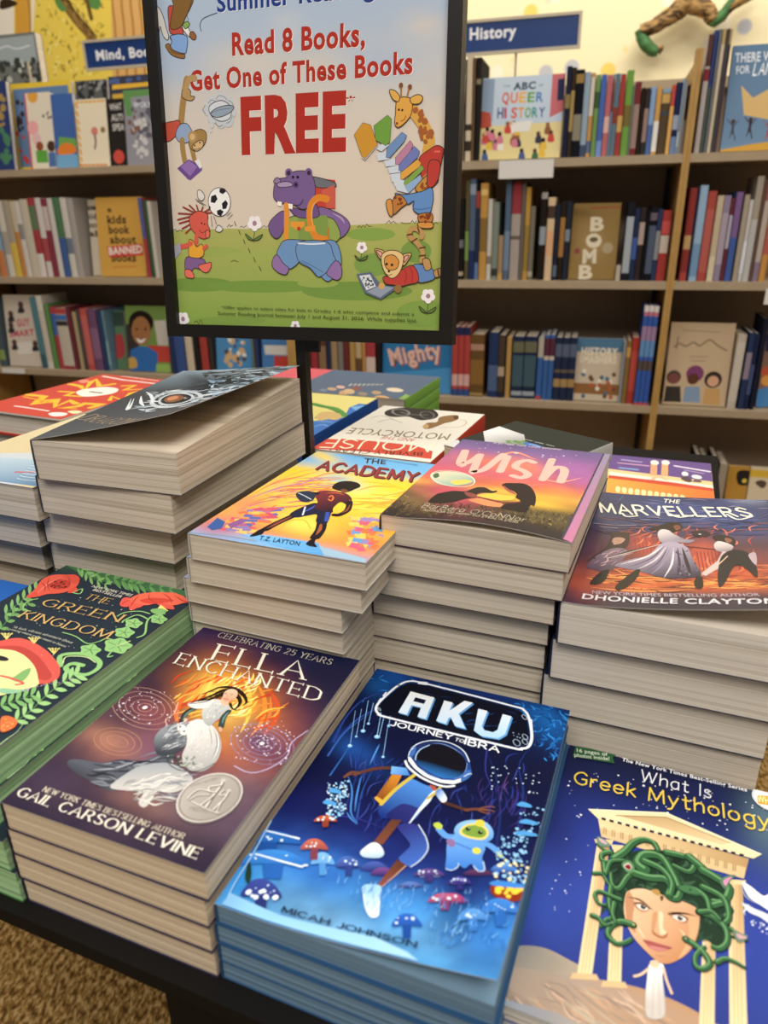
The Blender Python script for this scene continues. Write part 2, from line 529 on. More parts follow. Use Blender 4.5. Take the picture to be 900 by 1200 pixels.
                for _i in range(cnt):
                    u, v = r2_.random(), r2_.random()
                    x = (q[0][0]*(1-u) + q[1][0]*u)*(1-v) + (q[3][0]*(1-u) + q[2][0]*u)*v
                    y = (q[0][1]*(1-u) + q[1][1]*u)*(1-v) + (q[3][1]*(1-u) + q[2][1]*u)*v
                    L = r2_.uniform(l0, l1); an = math.radians(r2_.uniform(a0, a1)); cu = r2_.uniform(-.25, .25) * L
                    dx, dy = math.cos(an), math.sin(an)
                    c = r2_.choice(cols)
                    s.sub = (s.sub + 1) % 32
                    if kind == 2:
                        s.fill([(x, y), (x + dx*L, y + dy*L), (x + dx*L*.8 - dy*w, y + dy*L*.8 + dx*w), (x - dx*w*.2 - dy*w, y - dy*w*.2 + dx*w)], c, False)
                    else:
                        for g in ribbon(catmull([(x, y), (x + dx*L*.5 - dy*cu, y + dy*L*.5 + dx*cu), (x + dx*L, y + dy*L)], False, 3), w, None, 2 if kind == 0 else 1): s.fill(g, c, False)
            elif o == 't': s.lettering(*op[1:])
            if o in 'df': s.k += 5; s.sub = 0
    def lettering(s, c, txt, ab, h, font, bow, slant, wt):
        ax, ay, bx, by = ab
        dx, dy = bx - ax, by - ay
        L = math.hypot(dx, dy)
        ux, uy = dx / L, dy / L
        if font in 'bn':
            vs, fs, W = text_mesh(txt, {'b': 0.018, 'n': 0.0}[font] * wt)
            sx, sy = L / W, h / CAP
            polys = [[vs[i] for i in f] for f in fs]
        else:
            polys, W = stroke_text(txt, font, wt)
            sx, sy = L / W, h / 10.0
        def mp(p):
            X, Y = p[0]*sx + slant*p[1]*sy, p[1]*sy
            t = X / L
            Y2 = Y + bow * 4 * t * (1 - t)
            sl = bow * 4 * (1 - 2 * t) / L
            X2 = X - Y * sl
            return (ax + ux*X2 - uy*Y2, ay + uy*X2 + ux*Y2)
        for q in polys:
            if q is None: s.sub = (s.sub + 1) % 6
            else: s.fill([mp(p) for p in q], c, False)
    def finish(s, name, parent, mat, thick=0.0004, loc=(0, 0, 0), back='ddd6ca'):
        """adds the sheet's edge and underside, bends it, links it"""
        nx, ny = s.a['grid']
        bc = lin(back)
        m = s.m
        W, H = s.w * 1e-4, s.h * 1e-4
        for j in range(ny):
            for i in range(nx):
                q = [(i, j), (i, j+1), (i+1, j+1), (i+1, j)]
                m.face([(x / nx * W, y / ny * H, -thick) for x, y in q], bc)
        edge = [(i / nx * W, 0) for i in range(nx)] + [(W, j / ny * H) for j in range(ny)] + [((nx-i) / nx * W, H) for i in range(nx)] + [(0, (ny-j) / ny * H) for j in range(ny)]
        for i in range(len(edge)):
            a, b = edge[i], edge[(i + 1) % len(edge)]
            m.face([(a[0], a[1], -thick), (b[0], b[1], -thick), (b[0], b[1], 0), (a[0], a[1], 0)], bc)
        me = m.mesh(name, mat)
        if s.bend:
            import bmesh
            b = bmesh.new(); b.from_mesh(me)
            for i in range(1, nx):
                bmesh.ops.bisect_plane(b, geom=b.verts[:] + b.edges[:] + b.faces[:], dist=1e-7, plane_co=(i / nx * W, 0, 0), plane_no=(1, 0, 0))
            for j in range(1, ny):
                bmesh.ops.bisect_plane(b, geom=b.verts[:] + b.edges[:] + b.faces[:], dist=1e-7, plane_co=(0, j / ny * H, 0), plane_no=(0, 1, 0))
            for v in b.verts:
                v.co.z += s.bend(max(0, min(1, v.co.x / W)), max(0, min(1, v.co.y / H)))
            b.to_mesh(me); b.free()
        o = bpy.data.objects.new(name, me)
        COL.objects.link(o)
        o.location = loc
        if parent: o.parent = parent
        return o

# ------------------------------------------------------------------ printed artwork: shapes and lettering per cover
ART = {
 'poster': {"w": 284, "h": 390, "base": 'b9b4ac', "grid": [34, 46], "soft": [["g","y",[[0,"9fb2c8"],[0.34,"a3b2c4"],[0.5,"c4bdb2"],[0.62,"cdbfae"],[1,"cbbcaa"]]],["b","b8bcc0",1352,2585,1555,2550,1336,2688,0.8],["b","c8bfb2",975,2339,1435,2269,983,2489,0.8],["b","c4bab0",311,1952,663,1863,352,2190,0.6],["b","9cb0c8",136,2398,366,2362,154,2599,0.7],["b","c4bdb4",2618,2456,2814,2422,2599,2553,0.9],["b","c4bcb0",1640,2236,1914,2198,1643,2353,0.8],["b","a2b0c4",2267,2210,2592,2154,2248,2354,0.8],["b","b4b6ba",2730,1959,2864,1920,2695,2046,0.7]], "ops": [
["p",["a3a45c",404,906,"7f9a48",344,93],[-67,907,194,924,489,917,654,920,856,910,1095,914,1327,900,1593,913,2314,928,2854,930,3145,937,3189,-31,-158,-63]],
["e","93a052",[495,702,804,699,498,753]],
["e","6f8c40",[259,393,684,394,264,463]],
["e","728f42",[991,378,1619,381,993,436]],
["e","98a456",[924,664,1241,661,926,708]],
["e","7a9446",[599,44,1016,52,602,87]],
["e","7f9a4a",[2148,839,2388,835,2148,895]],
["e","77944a",[2186,576,2391,575,2186,675]],
["e","738f46",[2589,687,2732,686,2587,783]],
["e","6f8c42",[1995,341,2560,344,1996,426]],
["e","7a9648",[2656,145,2909,149,2653,262]],
["e","8fa050",[1602,408,1820,408,1603,446]],
["k","3a3a20",5,[2017,899,2035,915,2054,897,2073,916,2092,899,2110,929,2129,905,2157,907]],
["k","3a3a20",5,[2295,925,2328,951,2339,929,2368,944,2398,924]],
["k","3a3a20",5,[2441,933,2477,922,2531,924,2548,946,2570,920,2587,942]],
["k","3a3a20",5,[2744,907,2769,925,2787,912]],
["k","3a3a20",6,[-14,911,22,927,42,903,75,919,107,905]],
["k","3a3a20",6,[634,934,656,958,667,937,697,949]],
["k","3a3a20",5,[776,928,797,939,817,924,848,943]],
["k","3a3a20",5,[1016,918,1047,938,1065,921,1096,940]],
["k","3a3a20",6,[174,18,209,36,228,1,258,48,277,5]],
["k","3a3a20",6,[655,613,697,624,738,609]],
["t","c8ccd4","Summer Reading",[651,2751,2186,2706],137,"b",0,0,1.4],
["t","23397c","Summer Reading",[642,2759,2178,2714],137,"b",0,0,1.4],
["l","3a4250",7,[641,2750,560,2738,487,2719,453,2677,461,2623],0],
["t","e0d4cc","Read 8 Books,",[787,2395,2099,2351],179,"b",0,0,1.8],
["t","e0d4cc","Get One of These Books",[314,2141,2532,2105],168,"b",0,0,1.8],
["t","e0d4cc","FREE",[841,1588,1916,1562],452,"b",0,0,2.8],
["t","e0d4cc","*",[1918,1896,2009,1896],75,"b",0,0,1.5],
["t","a23026","Read 8 Books,",[779,2402,2092,2357],179,"b",0,0,1.8],
["t","a23026","Get One of These Books",[306,2148,2525,2111],168,"b",0,0,1.8],
["t","a23026","FREE",[833,1595,1908,1568],452,"b",0,0,2.8],
["t","a23026","*",[1911,1903,2002,1902],75,"b",0,0,1.5],
["s","c8c4be",[-12,2863,28,2843,63,2763,81,2684,103,2620,85,2587,41,2626,15,2706,-8,2646,-12,2740],"3a2e28",7],
["s","b04a40",[118,2849,177,2854,194,2810,167,2737,257,2666,252,2611,126,2639,113,2727],"3a2e28",7],
["s","7a5a30",[183,2917,388,2894,362,2822,316,2767,246,2683,160,2667,125,2695,150,2784,178,2857],"3a2e28",7],
["s","d8d4cc",[258,2681,294,2708,327,2659,356,2601,334,2588,283,2633],"3a2e28",7],
["s","7aa050",[268,2696,316,2718,342,2688,294,2659],"3a2e28",7],
["s","8a5a38",[332,2613,371,2630,405,2590,390,2561,353,2571],"3a2e28",7],
["s","7a9cc8",[117,2615,220,2624,305,2591,293,2493,264,2458,164,2471,104,2518,134,2570],"3a2e28",7],
["s","8a6238",[59,2546,107,2554,137,2504,227,2468,264,2458,257,2421,161,2443,100,2480],"3a2e28",7],
["l","3a2c24",5,[379,2880,353,2823,320,2766,333,2729],0],
["l","3a2c24",5,[117,2615,134,2570,104,2518,174,2470,268,2456],0],
["l","9a7a48",67,[272,2244,231,2119,199,1992,176,1879],0],
["s","a8885a",[212,2152,262,2177,306,2145,303,2106,348,2094,321,2064,257,2072,208,2105],"3a2e28",7],
["l","a8885a",55,[361,2249,297,2242,248,2166],0],
["s","b85040",[-8,1887,90,1901,156,1903,164,1847,124,1783,30,1730,-9,1740,-20,1808],"3a2e28",7],
["s","8a9cb8",[157,1864,240,1871,291,1806,274,1757,239,1706,140,1719,106,1781],"3a2e28",7],
["l","9a7a48",57,[176,1730,177,1646,191,1544],0],
["l","9a7a48",50,[279,1657,295,1590,304,1539],0],
["s","9a7a48",[298,1789,386,1813,452,1780,441,1698,372,1636,307,1629,258,1665,254,1725],"3a2e28",7],
["o","a8885a",[295,1753],52],
["o","c8a878",[295,1753],28],
["s","c8a878",[289,1674,379,1718,416,1696,395,1651,328,1625],"3a2e28",7],
["o","3a2c24",[315,1675],9],
["o","3a2c24",[377,1698],9],
["l","3a2c24",6,[313,1646,340,1641,374,1652],0],
["p","6a4a88",[97,1484,240,1559,383,1491,380,1455,242,1372,216,1380]],
["p","8a6aa4",[142,1496,239,1549,330,1487,241,1406]],
["p","d8d4d0",[304,1539,353,1560,387,1485,359,1469]],
["o","b8bcc0",[634,2041],62],
["o","b8bcc0",[714,2011],57],
["o","b8bcc0",[741,1938],53],
["o","b8bcc0",[705,1869],58],
["o","b8bcc0",[622,1858],54],
["o","b8bcc0",[531,1904],54],
["o","b8bcc0",[483,1972],50],
["o","b8bcc0",[529,2033],54],
["s","c4c8cc",[506,2003,634,2041,733,1986,727,1891,622,1866,521,1921],"3a2e28",7],
["s","8a98a8",[512,1938,588,1981,713,1996,773,1971,709,1924,583,1901],"3a2e28",7],
["l","4a4e56",4,[512,1938,608,1963,753,1969],0],
["o","c0c0c0",[519,1834],21],
["o","c0c0c0",[504,1793],15],
["l","6a6e74",5,[583,2053,616,2082,677,2066,700,2039],0],
["l","6a6e74",5,[716,2035,759,2008,764,1960],0],
["l","6a6e74",5,[753,1906,725,1859,683,1846],0],
["l","6a6e74",6,[641,1833,598,1823,563,1854],0],
["l","6a6e74",6,[459,1941,432,1976,461,2012],0],
["l","6a6e74",5,[497,2027,531,2052,571,2038],0],
["e","e4e2de",[559,1162,685,1153,568,1291]],
["r","2a2a2a",7,[559,1162,685,1153,568,1291]],
["p","26242a",[469,1217,521,1232,541,1190,505,1154,461,1165]],
["p","26242a",[571,1282,626,1283,643,1256,603,1232,565,1250]],
["p","26242a",[587,1148,630,1179,656,1149,633,1101,592,1096]],
["p","26242a",[525,1085,567,1097,602,1075,569,1034,529,1049]],
["p","26242a",[438,1137,457,1120,451,1087,435,1101]],
["s","d0ccc4",[317,1272,359,1273,396,1220,362,1180,318,1206],"3a2e28",7],
["s","d0ccc4",[498,904,533,953,582,919,549,889],"3a2e28",7],
["k","5a564e",6,[300,1182,376,1139]],
["k","5a564e",6,[290,1199,401,1138]],
["k","5a564e",5,[703,1047,649,1008]],
["k","5a564e",5,[683,1064,637,1036]],
["k","5a564e",6,[456,1037,461,938]],
["k","5a564e",6,[487,1037,513,962]],
["k","8a3a30",17,[236,1043,62,1014]],
["k","8a3a30",17,[248,1060,78,1073]],
["k","8a3a30",17,[260,1076,137,1129]],
["k","8a3a30",17,[281,1084,212,1144]],
["k","8a3a30",17,[313,1083,296,1141]],
["k","8a3a30",17,[344,1082,368,1122]],
["k","8a3a30",17,[375,1073,439,1101]],
["k","8a3a30",17,[395,1064,468,1070]],
["k","8a3a30",17,[233,1010,81,980]],
["k","8a3a30",17,[230,977,109,929]],
["k","8a3a30",17,[228,943,148,886]],
["s","c8584a",[215,1044,313,1088,415,1055,409,972,434,905,399,839,336,831,275,866,216,926,200,994],"3a2e28",7],
["o","2a1c1c",[342,974],8],
["o","2a1c1c",[375,966],8],
["l","7a2a24",6,[312,916,336,887,383,898],0],
["s","d86a5a",[388,906,429,897,421,847,383,839],"3a2e28",7],
["l","c8584a",49,[274,858,260,790],0],
["s","d89a38",[186,825,232,808,266,756,323,781,350,738,336,670,257,645,172,663,172,757],"3a2e28",7],
["l","c8584a",46,[204,788,138,766,72,759],0],
["p","9a98a0",[-14,768,71,793,76,707,-8,638]],
["l","c8584a",38,[350,738,385,761],0],
["s","7a5a88",[133,655,236,650,342,636,354,575,296,539,228,554,183,526,111,547],"3a2e28",7],
["s","d86a5a",[273,576,382,601,425,604,416,549,367,508,308,526],"3a2e28",7],
["s","d86a5a",[107,533,173,536,214,484,194,454,113,470],"3a2e28",7],
["k","2a2a20",7,[719,981,733,945]],
["k","2a2a20",7,[763,898,778,862]],
["k","2a2a20",7,[811,815,826,778]],
["k","2a2a20",7,[862,732,878,695]],
["k","2a2a20",7,[916,648,933,611]],
["k","2a2a20",7,[974,564,992,527]],
["l","4a6a34",7,[940,901,929,843,918,796],0],
["s","5a7a3c",[919,807,837,868,863,820],"3a2e28",7],
["s","5a7a3c",[919,807,1024,859,986,812],"3a2e28",7],
["o","e4dedc",[984,948],36],
["o","e4dedc",[941,924],36],
["o","e4dedc",[900,949],36],
["o","e4dedc",[918,989],36],
["o","e4dedc",[970,989],36],
["o","9a7a88",[943,960],24],
["o","e4dedc",[85,42],36],
["o","e4dedc",[41,15],36],
["o","e4dedc",[1,39],36],
["o","e4dedc",[20,80],36],
["o","e4dedc",[72,81],36],
["o","9a7a88",[44,51],24],
["o","e4dedc",[1381,4],24],
["o","e4dedc",[1353,-15],24],
["o","e4dedc",[1325,2],24],
["o","e4dedc",[1336,31],24],
["o","e4dedc",[1371,32],24],
["o","9a7a88",[1353,11],16],
["l","4a6a34",7,[2061,683,2054,640,2046,606],0],
["s","5a7a3c",[2046,615,1992,658,2012,623],"3a2e28",7],
["s","5a7a3c",[2046,615,2120,653,2096,618],"3a2e28",7],
["o","e4dedc",[2091,718],25],
["o","e4dedc",[2062,700],25],
["o","e4dedc",[2033,718],25],
["o","e4dedc",[2043,748],25],
["o","e4dedc",[2079,748],25],
["o","9a7a88",[2062,726],17],
["l","4a6a34",7,[2715,246,2710,189,2703,143],0],
["s","5a7a3c",[2703,155,2630,211,2655,166],"3a2e28",7],
["s","5a7a3c",[2703,155,2790,207,2761,161],"3a2e28",7],
["o","e4dedc",[2750,292],31],
["o","e4dedc",[2715,267],31],
["o","e4dedc",[2678,291],31],
["o","e4dedc",[2690,330],31],
["o","e4dedc",[2735,331],31],
["o","9a7a88",[2714,302],21],
["p","b84438",[1591,1240,1611,1331,1801,1308,1798,1064,1596,1085]],
["s","6a6a70",[1563,1341,1679,1324,1793,1287,1804,1252,1716,1246,1600,1260],"3a2e28",7],
["p","c05a4a",[1658,1225,1792,1268,1794,1075,1713,1071]],
["s","6f5684",[1096,940,1157,1011,1256,1064,1273,1000,1253,888,1189,819,1121,851],"3a2e28",7],
["s","7a6090",[1626,1080,1713,1070,1847,1017,1926,958,1941,901,1883,828,1806,809,1729,880,1671,915,1624,982],"3a2e28",7],
["l","a894b4",16,[1770,1027,1856,984,1893,934],2],
["s","8a9c50",[1315,999,1520,1009,1669,1005,1797,955,1813,783,1323,791,1287,856],"3a2e28",7],
["p","7a9048",[1417,1004,1712,1012,1747,781,1410,786]],
["s","6a507e",[1330,1093,1503,1057,1597,1116,1632,1006,1501,991,1388,1013],"3a2e28",7],
["s","735a88",[1209,1340,1304,1351,1343,1388,1456,1401,1548,1379,1592,1301,1595,1194,1541,1103,1465,1070,1353,1116,1220,1136,1161,1185,1172,1287],"3a2e28",7],
["s","8a7498",[1166,1318,1200,1354,1237,1331,1226,1294],"3a2e28",7],
["s","a08cae",[1208,1304,1303,1316,1363,1295,1349,1272,1225,1269],"3a2e28",7],
["o","5a4470",[1400,1284],30],
["o","2a2030",[1400,1284],15],
["o","735a88",[1328,1389],38],
["o","3a2c44",[1328,1386],21],
["o","735a88",[1533,1383],37],
["o","3a2c44",[1537,1379],20],
["o","1c1620",[1372,1350],13],
["o","1c1620",[1421,1348],13],
["l","3a2c44",9,[1353,1116,1429,1106,1471,1151],0],
["p","ece4d8",[1202,1148,1247,1140,1242,1102,1200,1113]],
["p","ece4d8",[1312,1125,1361,1118,1356,1074,1310,1084]],
["l","d88a34",52,[1292,1110,1293,1015,1281,807],0],
["l","d08030",61,[1714,1151,1618,1162,1548,1099,1535,968,1591,833,1708,798],0],
["l","e8a850",11,[1637,1153,1569,1090,1559,967,1601,858],2],
["l","b8702a",16,[1729,897,1724,814],0],
["p","d89038",[1329,967,1481,963,1480,922,1403,885,1482,852,1477,820,1332,816,1333,855,1403,885,1336,925]],
["p","d89038",[1480,916,1593,926,1592,875,1483,877]],
["o","b03a30",[1419,901],19],
["s","6a8cb4",[1295,807,1590,786,1795,783,1857,592,1772,463,1696,430,1584,528,1453,619,1374,570,1296,546,1182,662,1205,744],"3a2e28",7],
["s","6a8cb4",[1410,777,1708,781,1775,663,1793,604,1703,511,1613,468,1525,546,1405,615],"3a2e28",7],
["l","4a688c",7,[1446,615,1545,571,1664,511],0],
["l","d8dce0",13,[1410,772,1550,763,1688,768],0],
["s","8a6c9c",[1138,646,1183,669,1239,596,1300,546,1264,488,1177,513,1119,572],"3a2e28",7],
["s","8a6c9c",[1703,511,1793,612,1851,570,1856,477,1811,439,1732,468],"3a2e28",7],
["l","4a688c",7,[1405,615,1525,554,1613,468],0],
["l","c89a4a",98,[2548,1814,2636,1706,2690,1585,2676,1497],0],
["d","9a5a30",24,[2531,1829,2616,1838,2724,1612,2640,1558],15.8,31.6,3],
["s","d09a48",[2391,1912,2460,1933,2529,1902,2524,1801,2481,1745,2412,1702,2373,1730,2379,1811],"3a2e28",7],
["s","d0a050",[2321,1996,2373,1986,2417,1939,2400,1900,2348,1930],"3a2e28",7],
["s","d0a050",[2512,1918,2580,1942,2624,1917,2598,1875,2530,1876],"3a2e28",7],
["k","9a6a34",14,[2429,1931,2428,2017]],
["k","9a6a34",14,[2481,1927,2503,2005]],
["o","7a4a2a",[2426,2025],19],
["o","7a4a2a",[2507,2007],19],
["o","3a2c24",[2410,1838],10],
["o","3a2c24",[2441,1833],10],
["o","7a3a24",[2394,1733],11],
["l","8a3a28",6,[2429,1748,2463,1761,2473,1787],0],
["s","b03e36",[2608,1456,2692,1511,2760,1540,2820,1511,2813,1445,2784,1312,2777,1252,2717,1216,2647,1257,2609,1380],"3a2e28",7],
["l","d8685a",13,[2744,1493,2787,1491],0],
["l","b8843c",71,[2613,1236,2698,1301,2747,1374],0],
["d","8a4a2a",10,[2612,1259,2730,1375,2749,1314,2648,1227],11.4,19.6,4],
["p","c0c8d0",[2055,1484,2095,1457,2215,1567,2197,1580]],
["p","c08a34",[1992,1668,2074,1760,2149,1737,2215,1575,2092,1466,2066,1489]],
["k","3a3a3a",3,[1992,1668,2074,1760,2149,1737,2215,1575,2092,1466,2066,1489,1992,1668]],
["p","c0c8d0",[2200,1545,2272,1591,2322,1567,2254,1519]],
["p","6a9440",[2178,1727,2305,1804,2344,1772,2329,1591,2293,1563,2197,1613]],
["k","3a3a3a",3,[2178,1727,2305,1804,2344,1772,2329,1591,2293,1563,2197,1613,2178,1727]],
["p","c0c8d0",[2204,1507,2294,1517,2334,1454,2219,1445]],
["p","6a86b0",[2304,1547,2439,1662,2486,1634,2466,1590,2326,1461,2294,1471]],
["k","3a3a3a",3,[2304,1547,2439,1662,2486,1634,2466,1590,2326,1461,2294,1471,2304,1547]],
["p","c0c8d0",[2277,1442,2383,1458,2416,1402,2295,1395]],
["p","b07a94",[2383,1464,2518,1592,2547,1556,2520,1505,2416,1405,2384,1409]],
["k","3a3a3a",3,[2383,1464,2518,1592,2547,1556,2520,1505,2416,1405,2384,1409,2383,1464]],
["p","c0c8d0",[2309,1387,2416,1402,2449,1345,2331,1338]],
["p","6a74aa",[2416,1402,2557,1545,2607,1501,2590,1456,2449,1345,2417,1359]],
["k","3a3a3a",3,[2416,1402,2557,1545,2607,1501,2590,1456,2449,1345,2417,1359,2416,1402]],
["p","c0c8d0",[2335,1332,2435,1340,2453,1277,2354,1269]],
["p","d09a44",[2435,1340,2587,1442,2623,1410,2609,1380,2453,1281,2435,1289]],
["k","3a3a3a",3,[2435,1340,2587,1442,2623,1410,2609,1380,2453,1281,2435,1289,2435,1340]],
["p","c0c8d0",[2364,1276,2464,1280,2493,1220,2383,1229]],
["p","7a9a4a",[2471,1272,2626,1395,2651,1360,2490,1225,2465,1234]],
["k","3a3a3a",3,[2471,1272,2626,1395,2651,1360,2490,1225,2465,1234,2471,1272]],
["p","c0c8d0",[2386,1237,2472,1241,2508,1170,2401,1198]],
["p","8aa4c4",[2472,1226,2611,1312,2638,1273,2508,1170]],
["s","b8843c",[2578,1222,2697,1323,2766,1335,2751,1245,2649,1173,2597,1175],"3a2e28",7],
["d","8a4a2a",10,[2613,1220,2715,1323,2751,1245,2649,1188],11.5,19.6,8],
["s","b03e36",[2695,1414,2789,1409,2784,1289,2735,1216,2682,1233],"3a2e28",7],
["s","5f86b8",[2383,1175,2473,1161,2631,1181,2718,1209,2740,1139,2732,1062,2706,998,2618,996,2557,1037,2563,1107,2510,1082,2438,1118],"3a2e28",7],
["l","3f6090",7,[2563,1107,2555,1052,2617,1035,2722,1047],0],
["s","b0743a",[2375,1144,2437,1157,2496,1093,2448,1056,2377,1002,2345,1035],"3a2e28",7],
["s","c88a44",[2303,1115,2348,1125,2367,1042,2360,987,2331,996,2305,1060],"3a2e28",7],
["s","b0743a",[2611,995,2730,998,2726,923,2620,928],"3a2e28",7],
["s","c88a44",[2606,926,2725,926,2747,891,2709,876,2621,886],"3a2e28",7],
["d","7a3a24",12,[2618,988,2724,991,2722,923,2623,932],11.6,20.0,9],
["d","7a3a24",8,[2366,1137,2447,1142,2474,1094,2367,1042],10.1,16.8,6],
["l","b08a58",44,[2645,606,2652,687,2588,767,2533,808,2532,864,2585,879,2643,838,2640,806],0],
["k","5a3a24",13,[2603,886,2618,843]],
["k","5a3a24",14,[2506,825,2554,832]],
["k","5a3a24",14,[2552,768,2596,793]],
["k","5a3a24",13,[2625,711,2674,722]],
["k","5a3a24",14,[2626,647,2676,651]],
["s","5f80b0",[2565,566,2646,574,2736,541,2777,492,2757,444,2631,419,2594,476],"3a2e28",7],
["s","b08a58",[2654,614,2716,619,2736,541,2683,525],"3a2e28",7],
["s","b08a58",[2763,517,2834,541,2853,492,2783,463],"3a2e28",7],
["k","5a3a24",12,[2799,525,2813,473]],
["s","b04038",[2277,468,2374,476,2465,534,2556,566,2608,509,2617,427,2522,402,2449,385,2375,397,2300,410],"3a2e28",7],
["l","8a2c28",7,[2484,534,2503,476,2486,410],0],
["l","8a2c28",7,[2538,550,2561,493,2559,427],0],
["s","d0a868",[2193,705,2223,711,2283,691,2272,642,2242,626],"3a2e28",7],
["s","d0a868",[2460,656,2543,672,2536,639,2483,567,2457,591],"3a2e28",7],
["s","d89898",[2208,698,2264,678,2250,642],"3a2e28",7],
["s","d89898",[2482,640,2525,652,2483,591],"3a2e28",7],
["s","d8b880",[2261,658,2334,697,2426,686,2474,640,2456,542,2411,476,2356,456,2303,493,2265,568],"3a2e28",7],
["s","c88a44",[2298,642,2372,657,2427,608,2410,542,2336,526,2291,576],"3a2e28",7],
["o","3a2c24",[2310,579],13],
["o","3a2c24",[2362,572],13],
["o","2a1c18",[2333,516],11],
["l","3a2c24",5,[2309,493,2333,480,2364,493],0],
["p","5a6478",[2011,493,2153,510,2263,393,2412,385,2403,360,2256,266,2096,324]],
["p","c8ccd0",[2038,477,2145,490,2206,384,2111,348]],
["p","8a94a4",[2115,335,2244,393,2384,373,2248,285]],
["d","4a4a50",30,[2057,460,2139,470,2187,393,2115,369],5.4,10.8,3],
["o","c89a58",[2263,389],30],
["o","8a6a3c",[2424,363],37],
["t","2a3020","*Offer applies to select titles for kids in Grades 1-6 who complete and submit a",[517,163,2584,128],28,"n",0,0,1.0],
["t","2a3020","Summer Reading Journal between July 1 and August 31, 2026. While supplies last.",[475,102,2617,70],32,"n",0,0,1.0],
 ]},
 'ella': {"w": 132, "h": 194, "base": '2b2540', "grid": [48, 70], "soft": [["g","y",[[0,"161a38"],[0.12,"1a1a34"],[0.3,"262234"],[0.5,"382c3c"],[0.7,"4c3a48"],[0.88,"36293a"],[1,"292234"]]],["b","18204c",295,1872,977,1920,0,2206,0.8],["b","2c2448",1177,1167,1495,1093,1034,1551,0.8],["b","e8702a",768,1140,1171,1123,461,1616,0.95],["b","f6b030",689,1187,979,1200,477,1509,0.95],["b","fbe070",635,1196,823,1202,493,1407,0.9],["b","8a4a50",267,929,539,919,125,1103,0.8],["b","a8705c",271,610,552,616,151,785,0.9],["b","c08a6a",191,627,349,634,144,696,0.5],["b","7a5068",552,655,844,667,420,863,0.7],["b","4a3460",1079,931,1309,921,998,1116,0.9],["b","7e6670",895,402,1235,415,771,608,0.7],["b","a87868",712,279,970,268,647,391,0.5],["b","74606e",1272,521,1474,522,1171,730,0.7],["b","4c3c52",121,227,413,250,28,380,0.6],["b","483648",662,77,1127,62,576,203,0.5],["b","5e4c60",1315,291,1505,297,1219,441,0.6],["n","1c1430",300,0.4,5]], "ops": [
["l","d86a30",35,[380,1273,385,1126,444,980,539,876],2],
["l","f0a040",33,[406,1383,440,1190,552,988],2],
["l","c8502a",40,[835,1447,1000,1298,1075,1138,1073,990],2],
["l","f08a30",30,[710,1491,896,1316,998,1116,1009,950],2],
["l","fbc850",27,[624,1494,775,1331,892,1130,935,949],2],
["l","fbd060",30,[434,1444,495,1254,606,1094],2],
["l","fde890",26,[546,1484,651,1347,730,1199],2],
["l","e87a34",21,[924,1348,1005,1207,1046,1065],2],
["r","b8907f",4,[214,960,456,986,83,1136]],
["r","b8907f",4,[214,960,407,981,114,1100]],
["r","b8907f",4,[214,960,358,976,143,1064]],
["r","b8907f",4,[214,960,308,970,172,1028]],
["r","b8907f",4,[214,960,264,966,197,998]],
["o","f0e4e0",[214,960],17],
["d","f0e8f4",60,[-169,1072,317,1181,552,846,117,753],3.1,7.8,352],
["r","9082aa",4,[1108,920,1313,944,1027,1077]],
["r","9082aa",4,[1108,920,1272,939,1046,1044]],
["r","9082aa",4,[1108,920,1230,934,1065,1012]],
["r","9082aa",4,[1108,920,1188,929,1084,981]],
["r","9082aa",4,[1108,920,1151,925,1100,953]],
["o","f0e4e0",[1108,920],15],
["d","f0e8f4",60,[809,1018,1226,1118,1373,817,997,732],2.7,6.7,628],
["r","b8866a",4,[270,630,428,657,191,731]],
["r","b8866a",4,[270,630,387,645,215,704]],
["r","b8866a",4,[270,630,346,633,244,671]],
["l","e0c4b0",5,[386,1079,431,976,419,906,473,857,499,886],0],
["l","c8b8dc",6,[1055,694,1176,678,1263,758,1303,881,1273,988,1315,1122],0],
["s",["565a64",235,370,"26242e",216,292],[120,371,142,415,322,448,504,526,572,600,628,717,697,548,628,413,525,285,363,302,213,327]],
["f",["2a2a34","7a7e88","9aa0a8","3c3e48"],40,[119,389,577,624,623,384,393,271],15,92,246,5,40,41,0],
["s",["9aa0a6",577,548,"cac6c0",668,331],[492,302,505,417,548,510,674,578,804,563,899,512,879,424,828,381,760,366,778,274,763,244,718,265,691,338,618,321]],
["f",["e4e0d8","b0aca8","8a8c92","d8d4cc"],60,[506,347,804,563,863,409,733,254],11,51,131,10,70,42,0],
["f",["d8502a","f08a3a","f8c050","e86a34","f4a848","c83c28"],70,[163,1263,780,1491,1043,1015,513,886],16,69,220,40,85,43,0],
["f",["f8e070","fdf0a0","f8c850"],34,[474,1378,761,1425,848,1072,763,1061],16,68,160,50,95,44,0],
["l","2c2a30",27,[528,916,496,998,511,1056],0],
["l","4a5850",25,[528,941,512,1002,535,1063],0],
["l","6a8a80",10,[520,952,512,1016,532,1054],2],
["s","d8b090",[525,946,533,961,556,942,552,922]],
["s",["8a9096",506,821,"3c4048",589,666],[574,616,469,724,451,817,482,877,544,907,606,913,679,787,684,695,647,638]],
["f",["c8ccd0","2c2e36","a0a4aa","e0e2e2","4a4e58"],60,[567,636,466,847,575,904,692,697],6,36,109,55,80,45,0],
["s",["e0ddd6",697,914,"a8a6a4",905,607],[583,906,614,979,707,967,795,918,869,843,916,764,938,682,918,601,855,571,787,593,719,660,679,763]],
["f",["f4f2ec","bcb8b2","d4d0c8","9c9a96"],90,[598,910,722,959,914,741,788,615],3,9,29,0,360,46,0],
["l","8f8d8c",8,[722,959,808,885,869,796,898,703],2],
["l","8f8d8c",5,[744,953,840,870,897,782,924,689],2],
["l","8f8d8c",5,[706,954,785,866,837,787],2],
